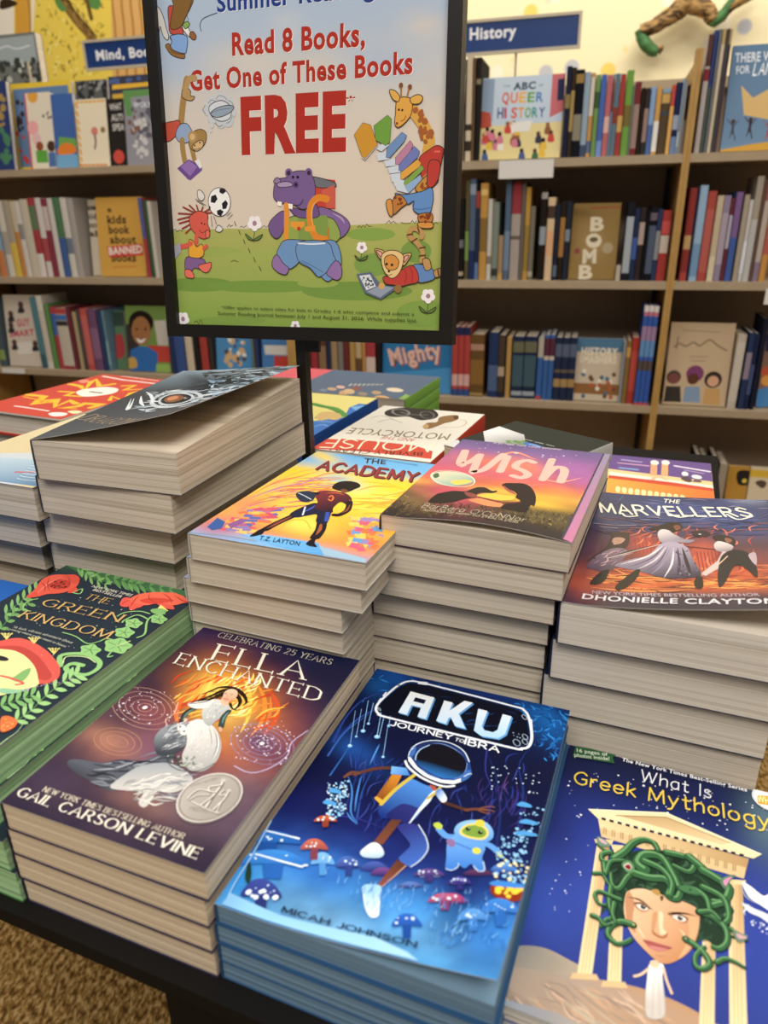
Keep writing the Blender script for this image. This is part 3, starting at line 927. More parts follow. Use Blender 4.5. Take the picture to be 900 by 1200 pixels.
["l","f6f4ee",5,[732,954,824,878,884,789,911,696],2],
["l","f6f4ee",6,[629,958,673,845,715,750],2],
["f",["2f5a38","4a6a48","26382c","d8dcd0"],44,[625,631,846,654,876,588,722,540],5,14,45,0,180,47,0],
["l","2c3834",5,[625,631,702,567,799,553,891,590,937,671],0],
["s",["d8d6d0",559,1166,"a4a8a8",745,978],[591,1052,559,1166,592,1189,657,1193,740,1148,749,1083,730,1000,721,946,661,967]],
["f",["f4f2ec","8a9090","7a9a88"],40,[576,1157,696,1163,723,1010,646,1001],4,10,31,30,110,48,0],
["s","e4e0d8",[455,1087,506,1132,569,1180,600,1178,600,1108,567,1072,508,1061]],
["l","33443e",38,[754,1111,755,1046,790,966],0],
["l","6a8a84",14,[756,1112,760,1047,783,989],2],
["s","d0a080",[779,950,793,962,820,937,813,918]],
["s","e0b898",[641,1189,633,1229,682,1228,705,1190,704,1151,669,1161]],
["l","241610",29,[660,1338,603,1334,551,1308,518,1255,485,1202],1],
["l","241610",33,[659,1323,593,1290,559,1223,510,1153,462,1083],1],
["l","241610",28,[651,1291,601,1249,568,1183,506,1130],1],
["l","241610",19,[634,1258,592,1204,543,1134,467,1090],1],
["l","241610",38,[684,1330,756,1292,810,1236,808,1194],1],
["l","241610",37,[691,1288,762,1237,783,1174,779,1137],1],
["l","241610",19,[721,1183,751,1151,787,1139,815,1153],1],
["f",["5a3a26","140c08","3a2418"],26,[476,1215,626,1329,650,1262,486,1104],4,54,131,10,30,49,0],
["s",["e8c0a0",634,1287,"cf9678",681,1186],[633,1229,617,1282,633,1319,674,1324,709,1293,722,1240,702,1212,681,1192,655,1199]],
["l","4a2a1c",4,[627,1262,636,1279],0],
["l","4a2a1c",4,[658,1273,683,1277],0],
["o","2a1812",[640,1260],3],
["o","2a1812",[679,1259],3],
["l","c88a70",4,[650,1262,659,1242,671,1240],0],
["l","b04848",6,[653,1218,669,1214,677,1221],0],
["l","e8d890",6,[671,1347,693,1347,711,1337],0],
["s","eae6dc",[536,867,552,897,605,875,631,845,623,813,575,829]],
["o","1c1a1a",[552,874],8],
["o","1c1a1a",[601,846],8],
["o","4a4642",[575,836],5],
["e","6a6060",[1067,429,1224,521,987,598]],
["e",["b8b0a8",884,463,"9c948c",1252,390],[1062,435,1215,524,985,599]],
["r","857c76",6,[1063,434,1203,514,992,583]],
["r","e4ded6",5,[1062,435,1213,523,986,597]],
["l","6f665f",17,[1069,555,1079,528,1082,442,1091,360],0],
["l","e4ded4",10,[1062,559,1072,532,1075,445,1085,364],0],
["l","6f665f",11,[1072,526,1024,491,1053,461],0],
["l","e4ded4",7,[1066,530,1017,495,1046,465],0],
["l","6f665f",10,[1072,467,995,463,967,434,960,376],0],
["l","e4ded4",6,[1066,471,988,466,960,438,954,380],0],
["l","6f665f",8,[1057,443,997,415,974,369],0],
["l","e4ded4",5,[1050,447,990,418,967,373],0],
["l","6f665f",11,[1082,442,1063,379,1055,356],0],
["l","e4ded4",7,[1075,445,1056,382,1049,359],0],
["l","6f665f",9,[1114,500,1109,460,1153,477],0],
["l","e4ded4",6,[1107,504,1103,464,1146,481],0],
["l","6f665f",12,[1145,500,1151,444,1145,396,1140,357],0],
["l","e4ded4",7,[1139,504,1145,448,1138,399,1134,361],0],
["l","6f665f",9,[1148,425,1164,356,1184,348],0],
["l","e4ded4",5,[1142,428,1158,359,1178,352],0],
["l","6f665f",9,[992,366,1036,361,1108,347,1172,344],0],
["l","e4ded4",5,[986,369,1029,364,1102,351,1166,348],0],
["o","c8c0b8",[1063,566],14],
["o","c8c0b8",[1137,511],11],
["t","8a817a","JOHN NEWBERY",[923,458,1044,574],25,"n",0,0,1.6],
["t","8a817a","MEDAL",[1012,312,1117,328],27,"n",0,0,1.6],
["d","f4f0f8",50,[852,1009,1166,1186,1338,817,1035,725],2.7,6.6,21],
["t","cfc4b4","CELEBRATING 25 YEARS",[181,1850,1145,1809],66,"s",0,-0.1,0.8],
["t","f2ead8","ELLA",[318,1573,1047,1586],194,"s",0,-0.25,0.8],
["t","f2ead8","ENCHANTED",[94,1442,1249,1400],128,"s",0,-0.25,0.8],
["t","e8dcc4","NEW YORK TIMES BESTSELLING AUTHOR",[159,142,1098,134],34,"s",0,-0.1,1.0],
["t","f2ead8","GAIL CARSON LEVINE",[44,66,1237,54],62,"s",0,-0.08,1.15],
 ]},
 'aku': {"w": 142, "h": 214, "base": '16306a', "grid": [36, 54], "soft": [["g","y",[[0,"0c2a66"],[0.12,"0e1e48"],[0.3,"0a0f30"],[0.55,"0c113c"],[0.68,"141c5c"],[0.76,"22408e"],[0.86,"3f86d0"],[0.93,"6cb2ea"],[1,"58a4e0"]]],["b","0f4c9c",197,2068,373,2041,119,2219,0.7],["b","1a66b4",1308,1979,1467,1983,1225,2178,0.9],["b","1c4f9e",201,1268,389,1262,63,1414,0.8],["b","0a1030",1119,1395,1265,1399,1024,1611,0.8],["b","090d2c",660,1669,933,1663,551,1880,0.7],["b","1a63b0",126,1929,271,1925,48,2073,0.6],["b","2c8ad8",60,156,222,142,17,341,0.9],["b","2f6fc8",437,342,636,339,411,487,0.7],["b","2a78d0",1328,165,1518,144,1304,383,0.8],["b","141a5c",1124,464,1286,448,1067,649,0.8],["b","1a2470",740,529,900,536,704,678,0.7],["b","4c9ce4",814,235,1081,236,808,351,0.8],["b","8ac4f0",568,58,836,85,514,175,0.7],["b","10225e",1297,707,1422,699,1289,898,0.8],["n","061038",260,0.5,2]], "ops": [
["f",["1f6ab8","12407e","2b7cc8","0d2f66"],80,[-36,2071,1415,2158,1425,1997,19,1743],12,38,102,0,360,5,0],
["f",["1f6ab8","2f86d6","12407e"],50,[1176,2121,1420,2127,1465,1590,1298,1579],12,30,85,0,360,6,0],
["l","2a3f8e",21,[44,1288,18,1517,53,1758,190,1923],1],
["l","26489a",19,[64,1325,100,1552,206,1727,303,1786],1],
["l","3a64b8",13,[67,1156,74,1388,149,1621],1],
["l","1a2a66",15,[1231,778,1189,1062,1092,1357,987,1538],1],
["l","1c2f72",17,[1311,920,1283,1248,1207,1486,1239,1671],1],
["l","3b2a6a",10,[1236,1080,1250,1235,1200,1400],1],
["l","4a2f70",10,[1316,1111,1299,1254],1],
["l","16306e",13,[359,741,306,1066,249,1288,247,1523],1],
["l","2f66b4",10,[154,1004,159,1194,154,1334],1],
["l","274f9c",12,[456,710,391,947,379,1149],1],
["k","8fc0ee",3,[49,1625,160,1287]],
["o","7fb9ee",[160,1287],15],
["o","cfe6fb",[156,1292],7],
["k","8fc0ee",4,[89,1758,182,1449]],
["o","7fb9ee",[182,1449],16],
["o","cfe6fb",[178,1454],7],
["k","8fc0ee",4,[206,1727,289,1429]],
["o","7fb9ee",[289,1429],18],
["o","cfe6fb",[285,1434],8],
["k","8fc0ee",4,[252,1830,322,1555]],
["o","7fb9ee",[322,1555],11],
["o","cfe6fb",[318,1560],5],
["k","8fc0ee",3,[313,1567,397,1265]],
["o","7fb9ee",[397,1265],10],
["o","cfe6fb",[394,1269],5],
["k","8fc0ee",4,[134,1745,187,1528]],
["o","7fb9ee",[187,1528],11],
["o","cfe6fb",[184,1533],5],
["k","8fc0ee",3,[82,1656,162,1382]],
["o","7fb9ee",[162,1382],9],
["o","cfe6fb",[159,1386],4],
["k","8fc0ee",4,[257,1636,305,1427]],
["o","7fb9ee",[305,1427],7],
["o","cfe6fb",[301,1432],3],
["l","e8eef6",18,[227,1999,280,2070,421,2084,1029,2050,1125,2032,1177,1955,1228,1787,1229,1682,1188,1644,1096,1629,301,1634,223,1644,179,1683,168,1760,205,1937,227,1999],0],
["p","070b1c",[245,1983,288,2049,424,2064,1025,2028,1120,2009,1164,1943,1210,1786,1211,1698,1179,1664,1090,1651,301,1655,226,1665,191,1694,185,1757,220,1926]],
["f",["12305e","0d2348"],18,[295,1970,1123,1997,1160,1759,284,1729],14,49,89,-20,40,3,0],
["p","e8eef6",[345,2093,414,2106,418,2069,349,2062]],
["p","e8eef6",[1174,1954,1198,1951,1219,1858,1199,1862]],
["k","e8eef6",12,[173,1887,169,1844]],
["k","e8eef6",12,[165,1809,163,1774]],
["p","5f9fdc",[346,1698,346,1948,525,1939,543,1697,483,1700,475,1803,404,1805,408,1696]],
["p","5f9fdc",[615,1703,601,1932,663,1929,667,1838,733,1977,794,1977,734,1828,817,1696,747,1697,695,1776,683,1761,685,1695]],
["p","5f9fdc",[845,1926,910,1924,913,1756,938,1723,996,1723,1018,1757,1014,1927,1075,1924,1075,1732,1040,1675,936,1661,875,1696]],
["p",["f7f9fc",522,1968,"a9d2f4",635,1567],[332,1708,332,1959,512,1950,530,1707,470,1710,461,1813,390,1815,394,1706]],
["p","0c142c",[386,1907,467,1903,467,1856,386,1860]],
["p",["f7f9fc",522,1968,"a9d2f4",635,1567],[602,1713,587,1943,649,1940,654,1849,720,1988,781,1988,721,1839,804,1706,734,1707,681,1786,670,1771,672,1705]],
["p",["f7f9fc",522,1968,"a9d2f4",635,1567],[832,1937,897,1935,900,1766,925,1733,984,1733,1006,1767,1001,1938,1062,1935,1063,1742,1028,1685,923,1671,863,1706]],
["t","f0f4fa","JOURNEY",[331,1565,750,1568],46,"x",0,-0.1,0.9],
["t","f0f4fa","TO",[773,1568,831,1566],28,"x",0,0,1],
["t","f0f4fa","IBRA",[843,1559,1062,1557],54,"x",0,-0.1,0.9],
["r","9fb0c4",5,[1150,1688,1171,1691,1139,1717]],
["r","9fb0c4",5,[1198,1714,1215,1715,1189,1737]],
["r","9fb0c4",5,[1189,1762,1206,1763,1179,1785]],
["r","9fb0c4",5,[1145,1958,1161,1958,1135,1980]],
["r","9fb0c4",5,[197,1697,208,1695,189,1709]],
["d","9fb4cc",8,[1097,1778,1154,1787,1167,1731,1111,1723],3.5,5.8,4],
["f",["1c2c74","2a3f96","141a50","3a4aa0"],90,[207,1148,1243,1532,1312,826,425,591],7,60,180,60,120,21,0],
["f",["3a2a6a","5a3a70","2a2a70"],26,[1008,1200,1283,1252,1312,925,1101,879],7,59,179,65,110,22,0],
["l","2c2f80",13,[352,728,433,742,547,735,665,714],1],
["l","2c2f80",13,[989,1554,1028,1363,1112,1203,1127,1009],1],
["l","2c2f80",9,[1184,1031,1209,1130,1171,1226],1],
["l","2c2f80",9,[1253,1058,1260,1186,1233,1270],1],
["l","4a8ad8",9,[250,1048,333,932,393,778,464,712],2],
["l","4a8ad8",10,[335,1064,373,911,414,786],2],
["l","4a8ad8",9,[371,769,411,734,467,705],2],
["l","4a8ad8",11,[346,1165,338,1284,333,1365],2],
["s",["5a7ac8",508,481,"24307c",542,404],[474,401,481,462,520,486,572,464,596,441,542,404]],
["s",["4a62b4",655,496,"22286a",680,433],[603,423,622,476,669,501,724,488,746,472,680,433]],
["s",["a8b8dc",949,522,"2a2a70",964,480],[909,472,925,509,960,526,997,518,1013,507,964,480]],
["s",["6a86cc",878,429,"24246a",891,393],[827,381,849,414,890,433,933,430,949,422,891,393]],
["s",["b8c4e4",1094,508,"2a2a70",1102,482],[1058,473,1074,498,1102,511,1130,508,1142,502,1102,482]],
["s",["6a3a5a",1178,614,"2a2050",1191,571],[1114,555,1142,596,1193,620,1243,616,1263,606,1191,571]],
["s",["c04a7a",1098,422,"4a2a6a",1118,357],[1043,348,1064,402,1112,427,1164,412,1186,395,1118,357]],
["s",["5f9ae0",1292,695,"2a4a9c",1308,634],[1240,626,1261,677,1305,700,1351,687,1369,670,1308,634]],
["s",["7a4a8c",711,473,"2a2468",731,421],[666,412,683,456,723,477,769,467,788,453,731,421]],
["l","5a3428",25,[490,1189,414,1162,343,1109,297,1060],0],
["l","6b4030",19,[316,1079,267,1070,244,1019],0],
["l","7a4a38",7,[297,1060,264,1046,248,1017],0],
["l","4a2c22",24,[855,1025,921,1018,1013,1009],0],
["l","6b4030",19,[1001,1008,1056,1035,1115,1050],0],
["l","7a4a38",9,[1077,1050,1120,1081,1149,1085],0],
["l","7a4a38",9,[1080,1040,1128,1052,1156,1052],0],
["l","7a4a38",9,[1070,1030,1110,1024,1134,1029],0],
["p",["c8802a",511,1115,"7a3f18",524,917],[506,1136,564,1152,568,1043,551,895,483,918]],
["s","e0a840",[483,918,493,937,543,913,552,892,535,889]],
["l","8a5420",6,[504,1093,504,1000,500,932],0],
["s",["4a86d4",632,1145,"16307c",577,814],[570,1063,621,1140,719,1122,802,1108,792,1022,767,923,764,869,735,824,680,837,619,803,572,795,537,834,543,888,567,970]],
["s",["2a2f74",691,946,"1c2060",615,812],[614,881,656,936,742,931,753,900,731,795,684,801,632,801,594,818]],
["p","d4e4f4",[747,915,770,1049,790,1113,799,1102,792,1000,761,899,741,806,733,803]],
["l","c8b040",23,[535,889,571,1026,634,1176],0],
["l","c8b040",17,[813,1130,799,1076,772,1021],0],
["s","a8503a",[747,1130,784,1130,798,1105,780,1094]],
["p",["7ab4ee",479,1200,"3f78c8",603,1152],[478,1203,568,1220,612,1164,498,1137]],
["s",["3f78c8",798,1079,"e4f0fb",872,1053],[802,1077,817,1124,871,1071,878,1033,853,1024]],
["p",["5a3426",653,810,"7a4634",619,616],[632,801,689,813,655,616,600,615]],
["s",["f0f4f8",593,590,"a8c8e4",626,509],[559,528,568,565,597,611,641,608,682,564,676,531,636,513,585,506]],
["s",["2c2f78",719,767,"3f66bc",864,566],[683,757,709,794,778,807,852,735,895,655,880,588,845,520,770,550,781,598,796,656,756,699]],
["l","cfe0f4",6,[789,811,857,737,893,661,879,578,847,521],0],
["p",["5a3426",796,526,"8a4a38",744,361],[763,545,828,523,754,350,728,361]],
["l","e0b8a8",4,[821,521,785,430,753,355],0],
["s",["9fcdf2",704,318,"e4f0fa",771,179],[660,325,700,356,728,361,755,348,774,273,800,202,791,175,762,175,724,213]],
["l","eef6fd",5,[661,323,691,272,726,213,772,176,799,193,774,273],0],
["p",["1a2450",663,1525,"2a4a94",808,1156],[549,1317,542,1387,550,1427,582,1476,641,1516,718,1533,795,1522,863,1483,918,1408,947,1337,926,1248,877,1183,788,1170,669,1202,575,1268]],
["l","dce8f4",7,[539,1395,554,1439,588,1481,641,1516,718,1533,795,1522,864,1481,914,1407],0],
["l","8fb4e4",4,[642,1489,711,1505,789,1489,866,1448],2],
["s",["0c0c14",755,1318,"2f7ac8",749,1194],[599,1311,592,1359,602,1417,641,1470,698,1494,781,1487,860,1442,902,1387,911,1334,901,1275,862,1231,790,1214,704,1237,638,1268]],
["s","0d0d16",[604,1316,596,1358,605,1413,642,1466,699,1490,781,1482,857,1439,898,1386,901,1330,870,1306,790,1309,693,1316,630,1314]],
["l","a8c8e8",7,[598,1306,587,1354,597,1412,636,1466],0],
["l","6a9ad4",4,[905,1389,915,1329,904,1269,868,1227],0],
["p","e8edf2",[544,1319,562,1317,631,1249,713,1210,803,1196,874,1216,921,1264,920,1223,879,1184,804,1170,707,1183,620,1228,563,1272]],
["l","16224a",5,[556,1282,622,1226,710,1182,805,1168,881,1183],0],
["l","e8edf2",15,[543,1274,577,1231,670,1177,772,1150,841,1149,886,1172],0],
["l","9fc4e8",4,[652,1229,714,1206,772,1197],0],
["s","3a68ac",[906,1290,936,1337,957,1307,944,1255,914,1221]],
["l","e0ecf6",5,[920,1269,941,1302,955,1305],0],
["s","3a68ac",[542,1328,539,1395,559,1424,574,1364,565,1323]],
["l","dce8f4",5,[544,1324,539,1371,550,1405],0],
["l","5f9ae4",37,[1013,796,959,782,905,818],0],
["l","5f9ae4",35,[1149,798,1200,791,1253,756],0],
["s","b8c850",[865,843,885,864,915,849,915,818,888,818]],
["s","c8d060",[1240,761,1267,758,1276,733,1255,732]],
["s",["6fa8ea",1022,816,"3f7cd0",1092,589],[977,750,1022,816,1119,819,1175,775,1178,697,1210,617,1182,601,1136,636,1113,597,1071,612,1072,576,1022,564,1004,633]],
["l","cfe4f8",5,[1022,564,1053,563,1076,595,1073,619],0],
["l","cfe4f8",5,[1151,626,1182,601,1210,617,1190,671],0],
["s",["8fc0f2",1061,932,"5f98e0",1101,796],[986,835,997,897,1057,944,1130,954,1182,910,1196,848,1160,802,1080,785,1020,789]],
["s","e0d070",[1013,842,1034,897,1087,928,1145,916,1170,872,1152,822,1086,807,1035,814]],
["s","7a9a40",[1028,851,1048,892,1096,914,1140,900,1157,866,1139,833,1083,822,1042,830]],
["o","141c18",[1054,871],14],
["o","141c18",[1124,868],14],
["o","c8e0a0",[1057,879],4],
["o","c8e0a0",[1127,875],4],
["o","e0c848",[1105,935],27],
["s","8a6a9c",[968,753,992,771,1016,755,1019,724,992,717]],
["o","d8d050",[1139,733],23],
["k","3a66b0",7,[1022,751,1107,734]],
["d","8fc4f0",70,[1231,876,1393,909,1426,597,1255,561],4.7,14.1,7],
["d","f0e8b8",26,[1253,718,1435,731,1425,522,1261,538],6.8,13.5,8],
["e","8a2f1c",[1351,515,1437,521,1343,578]],
["d","f8d040",22,[1283,531,1417,554,1425,488,1299,472],10.7,19.2,9],
["s","3f86d8",[1254,536,1293,570,1426,582,1416,558,1303,533]],
["d","8fc8f4",90,[169,933,279,1003,359,741,299,650],3.9,11.6,10],
["d","d8ecfc",50,[169,933,313,966,356,787,272,708],3.9,7.8,11],
["d","8fc4f0",46,[1299,1178,1423,1177,1443,857,1301,826],4.0,12.1,12],
["d","cfe4fa",30,[992,1454,1360,1465,1375,1233,1060,1211],4.3,6.5,13],
["s","4f9ad8",[1266,1141,1285,1178,1336,1173,1348,1153,1308,1142]],
["s","4f9ad8",[1305,1011,1331,1049,1391,1048,1404,1029,1356,1016]],
["s","4f9ad8",[1302,916,1332,956,1403,959,1417,942,1360,925]],
["s","4f9ad8",[207,873,219,908,270,903,285,885,248,875]],
["s","4f9ad8",[215,780,227,813,278,809,292,791,256,781]],
["p","1c4f9c",[-2,413,101,452,140,356,56,325]],
["s",["2f7cd0",18,491,"1c4f9c",80,375],[-110,352,-75,435,18,491,135,507,234,473,56,421]],
["d","d8ecfc",7,[-89,422,155,507,173,472,-69,388],4.3,10.7,160],
["p","2460b0",[96,303,201,341,244,237,158,206]],
["s",["3f8ee0",114,387,"2460b0",181,258],[-14,239,19,328,114,387,234,400,337,361,155,309]],
["d","d8ecfc",7,[5,316,255,400,274,361,27,277],4.2,10.4,180],
["p","4f90d0",[379,402,414,415,450,330,421,320]],
["s",["7fb8ec",372,462,"4f90d0",421,356],[346,371,344,433,372,462,417,453,465,409,402,398]],
["d","d8ecfc",7,[341,425,426,450,440,418,356,393],4.2,10.6,325],
["p","2a3f86",[519,427,554,440,581,369,552,358]],
["s",["4a66b4",517,479,"2a3f86",555,389],[483,399,487,452,517,479,560,474,603,437,540,425]],
["d","d8ecfc",7,[483,445,568,471,580,444,495,419],4.3,10.6,400],
["p","3a3070",[930,495,973,511,987,459,951,446]],
["s",["6a4a8c",941,535,"3a3070",963,471],[884,468,901,510,941,535,988,538,1028,516,954,497]],
["d","d8ecfc",7,[895,504,997,537,1003,518,902,485],4.3,10.7,620],
["p","2c2a70",[1097,494,1129,506,1142,455,1115,445]],
["s",["50409c",1103,532,"2c2a70",1123,469],[1062,471,1074,511,1103,532,1139,531,1171,507,1115,494]],
["d","d8ecfc",7,[1069,506,1146,530,1152,510,1075,487],4.3,10.6,700],
["p","7a3a6a",[1053,361,1099,377,1114,315,1077,301]],
["s",["c05a7a",1063,408,"7a3a6a",1088,331],[1003,331,1020,380,1063,408,1114,409,1158,381,1078,361]],
["d","d8ecfc",7,[1014,373,1123,408,1131,384,1022,350],4.1,10.3,660],
["p","2a66b8",[1314,382,1368,400,1390,297,1347,282]],
["s",["3f86d8",1323,456,"2a66b8",1358,327],[1258,341,1275,418,1323,456,1384,449,1436,396,1344,378]],
["d","d8ecfc",7,[1268,408,1395,445,1405,406,1279,369],4.1,10.3,800],
["p","3a78c4",[1210,299,1251,313,1271,233,1237,221]],
["s",["5f9fe0",1215,356,"3a78c4",1245,256],[1166,267,1178,327,1215,356,1263,351,1306,310,1233,296]],
["d","d8ecfc",7,[1173,319,1272,348,1281,318,1182,289],4.0,10.0,730],
["p","1c4a9c",[927,178,968,192,994,109,961,98]],
["s",["2f66c4",928,238,"1c4a9c",966,134],[886,147,894,208,928,238,976,231,1022,187,951,175]],
["d","d8ecfc",7,[889,200,985,228,996,196,901,169],3.9,9.8,560],
["p","24306e",[161,120,219,141,273,28,226,11]],
["s",["3a4a9c",151,203,"24306e",227,61],[105,75,104,160,151,203,226,195,302,137,198,117]],
["d","d8ecfc",7,[99,149,239,191,262,148,122,107],3.9,9.8,150],
["p","7a3a4a",[293,470,334,485,368,405,334,392]],
["s",["c86a4a",290,528,"7a3a4a",337,428],[251,437,255,497,290,528,341,523,393,483,318,467]],
["d","d8ecfc",7,[250,489,351,521,365,491,265,459],4.3,10.8,300],
["p","8a3a2a",[269,660,306,675,324,627,294,615]],
["s",["c8602a",274,697,"8a3a2a",301,638],[231,635,241,674,274,697,316,699,354,679,290,662]],
["d","d8ecfc",7,[236,669,324,699,332,681,245,651],4.6,11.4,330],
["o","dff0ff",[46,325],7],
["o","dff0ff",[59,326],7],
["o","dff0ff",[71,327],7],
["o","dff0ff",[84,327],7],
["o","dff0ff",[97,328],7],
["o","dff0ff",[110,328],7],
["o","dff0ff",[122,329],7],
["o","dff0ff",[135,329],7],
["o","dff0ff",[148,330],7],
["o","dff0ff",[161,331],7],
["o","dff0ff",[173,331],7],
["o","dff0ff",[186,332],7],
["o","dff0ff",[199,332],7],
["o","dff0ff",[211,333],7],
["o","dff0ff",[224,334],7],
["o","dff0ff",[237,334],7],
["o","dff0ff",[249,335],7],
["o","dff0ff",[262,335],7],
["o","dff0ff",[275,336],7],
["o","dff0ff",[288,336],7],
["o","dff0ff",[300,337],7],
["o","dff0ff",[313,338],7],
["o","dff0ff",[320,349],7],
["o","dff0ff",[331,353],7],
["o","dff0ff",[23,482],6],
["o","dff0ff",[34,483],6],
["o","dff0ff",[45,484],6],
["o","dff0ff",[56,485],6],
["o","dff0ff",[67,486],6],
["o","dff0ff",[78,486],6],
["o","dff0ff",[89,487],6],
["o","dff0ff",[100,488],6],
["o","dff0ff",[111,489],6],
["o","dff0ff",[121,490],6],
["o","dff0ff",[132,491],6],
["o","dff0ff",[143,491],6],
["o","dff0ff",[154,492],6],
["o","dff0ff",[165,493],6],
["o","dff0ff",[176,494],6],
["o","dff0ff",[187,495],7],
["o","dff0ff",[198,496],7],
["o","dff0ff",[209,496],7],
["s","1e3a24",[65,182,36,271,83,213,107,149]],
["d","e8f4ff",9,[115,128,255,154,292,120,142,79],9.8,17.6,5],
["f",["5fa8ec","2f78d0","8fc6f4"],110,[437,342,1322,461,1345,304,714,199],4,24,49,65,115,4,1],
["l","a8d4f6",6,[58,-8,39,124,29,319,6,554],0],
["f",["4f9ae4","7fbcf0","2f78d0"],40,[1054,204,1415,328,1411,130,1088,106],7,27,62,60,110,8,1],
["p",["8cc4ee",312,81,"a8d8f6",1023,-21],[51,70,349,45,843,66,1004,31,1177,-51,1039,-64,460,-65,42,-14]],
["t","1c2c48","MICAH JOHNSON",[343,65,1032,65],30,"x",0,-0.12,0.95],
 ]},
 'greek': {"w": 135, "h": 194, "base": '22326a', "grid": [30, 44], "soft": [["g","y",[[0,"191d3a"],[0.15,"1c2450"],[0.4,"2a3a8e"],[0.62,"33479e"],[0.8,"2c3a86"],[1,"28347a"]]],["b","1d2658",-70,1244,134,1255,-196,1560,0.8],["b","3550ae",81,594,241,603,-7,853,0.8],["b","56707e",1225,1684,1395,1657,1244,2027,0.9],["b","1f2a5c",904,1704,1085,1729,884,1925,0.7],["b","2c3f96",1127,666,1223,639,1128,1042,0.9],["b","2a3c8e",705,594,910,610,695,777,0.8]], "ops": [
["d","e8ecf8",60,[17,1718,1271,1867,1221,1605,73,1177],2.9,7.3,2],
["d","ffffff",24,[17,1718,1271,1867,1221,1605,73,1177],4.9,8.8,6],
["d","dfe6fa",16,[52,1092,274,1165,265,555,111,607],2.8,6.1,3],
["d","f0f4fc",26,[1093,927,1213,920,1209,862,1106,875],3.5,6.9,9],
["s",["8c8a86",45,316,"b0a088",149,256],[-36,264,27,326,144,358,269,340,347,322,354,275,18,168]],
["s",["a8988a",214,233,"b88f6c",382,85],[-95,137,11,198,211,245,381,287,593,326,775,323,912,289,991,220,-5,-189]],
["f",["c8a080","9a8878","b8a890","8a7a70","d0b098"],60,[-32,130,523,313,780,219,-20,-82],11,89,238,-30,-14,12,0],
["p",["8f9aa8",47,52,"a89c90",376,127],[-12,-4,24,27,246,58,388,43,3,-116]],
["p",["f0d8a8",293,1149,"b88f5c",363,1179],[293,1149,363,1179,381,311,314,283]],
["k","c89f68",3,[314,1148,333,291]],
["k","c89f68",3,[329,1155,347,297]],
["k","c89f68",3,[345,1161,362,303]],
["p","e8cc98",[273,1159,380,1194,374,1155,288,1127]],
["p","d8b888",[293,281,401,316,418,291,285,245]],
["p",["f0d8a8",387,1141,"b88f5c",447,1168],[387,1141,447,1168,516,323,455,298]],
["k","c89f68",3,[405,1140,472,305]],
["k","c89f68",3,[418,1145,486,311]],
["k","c89f68",3,[431,1151,499,316]],
["p","e8cc98",[370,1153,461,1181,456,1143,383,1121]],
["p","d8b888",[436,297,534,328,550,302,428,261]],
["p",["f0d8a8",1001,1134,"b88f5c",1073,1165],[1001,1134,1073,1165,1069,324,995,293]],
["k","c89f68",3,[1021,1134,1016,302]],
["k","c89f68",3,[1037,1141,1032,309]],
["k","c89f68",3,[1052,1148,1048,316]],
["p","e8cc98",[984,1144,1091,1179,1079,1142,994,1114]],
["p","d8b888",[972,290,1092,331,1105,307,957,255]],
["p",["f0d8a8",879,935,"b88f5c",938,960],[879,935,938,960,931,267,867,241]],
["k","c89f68",3,[896,934,885,248]],
["k","c89f68",3,[909,940,899,254]],
["k","c89f68",3,[922,945,913,260]],
["p","e8cc98",[864,945,953,973,944,939,873,916]],
["p","d8b888",[848,239,950,272,963,248,836,205]],
["p",["ecd2a0",551,1439,"b89464",1006,1202],[269,1341,1111,1344,1080,1186,310,1191]],
["p","d8bc8c",[291,1257,1092,1271,1080,1186,310,1191]],
["k","a8845a",6,[315,1268,319,1219]],
["k","a8845a",6,[327,1268,332,1220]],
["k","a8845a",6,[364,1268,368,1219]],
["k","a8845a",6,[377,1268,381,1220]],
["k","a8845a",6,[414,1268,417,1220]],
["k","a8845a",6,[426,1268,429,1220]],
["k","a8845a",6,[463,1268,466,1220]],
["k","a8845a",6,[475,1268,478,1220]],
["k","a8845a",6,[511,1268,514,1220]],
["k","a8845a",6,[524,1268,526,1220]],
["k","a8845a",6,[560,1268,562,1220]],
["k","a8845a",6,[572,1268,574,1220]],
["k","a8845a",6,[608,1268,609,1220]],
["k","a8845a",6,[620,1268,621,1220]],
["k","a8845a",6,[656,1268,657,1220]],
["k","a8845a",6,[668,1268,669,1221]],
["k","a8845a",6,[703,1267,704,1220]],
["k","a8845a",6,[715,1268,716,1221]],
["k","a8845a",6,[750,1267,750,1220]],
["k","a8845a",6,[762,1268,762,1221]],
["k","a8845a",6,[797,1267,797,1220]],
["k","a8845a",6,[809,1268,809,1221]],
["k","a8845a",6,[844,1267,843,1220]],
["k","a8845a",6,[856,1268,855,1221]],
["k","a8845a",6,[890,1267,889,1221]],
["k","a8845a",6,[902,1268,900,1221]],
["k","a8845a",6,[936,1267,934,1221]],
["k","a8845a",6,[948,1268,946,1221]],
["k","a8845a",6,[982,1267,980,1221]],
["k","a8845a",6,[993,1268,991,1221]],
["k","a8845a",6,[1027,1267,1025,1221]],
["k","a8845a",6,[1039,1268,1036,1221]],
["p","f4deb0",[203,1382,654,1533,1180,1406,1135,1354,271,1326]],
["p",["c8a878",657,1486,"e8cc9c",733,1366],[372,1397,656,1496,1009,1428,974,1393]],
["k","9a7a50",6,[373,1392,656,1491,1012,1424]],
["k","fdf0cc",9,[211,1380,654,1528,1173,1403]],
["p","1f2440",[290,1345,316,1346,318,1326,293,1325]],
["p","1f2440",[338,1346,363,1347,365,1327,340,1327]],
["p","1f2440",[385,1348,410,1348,412,1329,387,1328]],
["p","1f2440",[432,1349,457,1349,459,1330,434,1329]],
["p","1f2440",[478,1350,503,1351,505,1331,480,1330]],
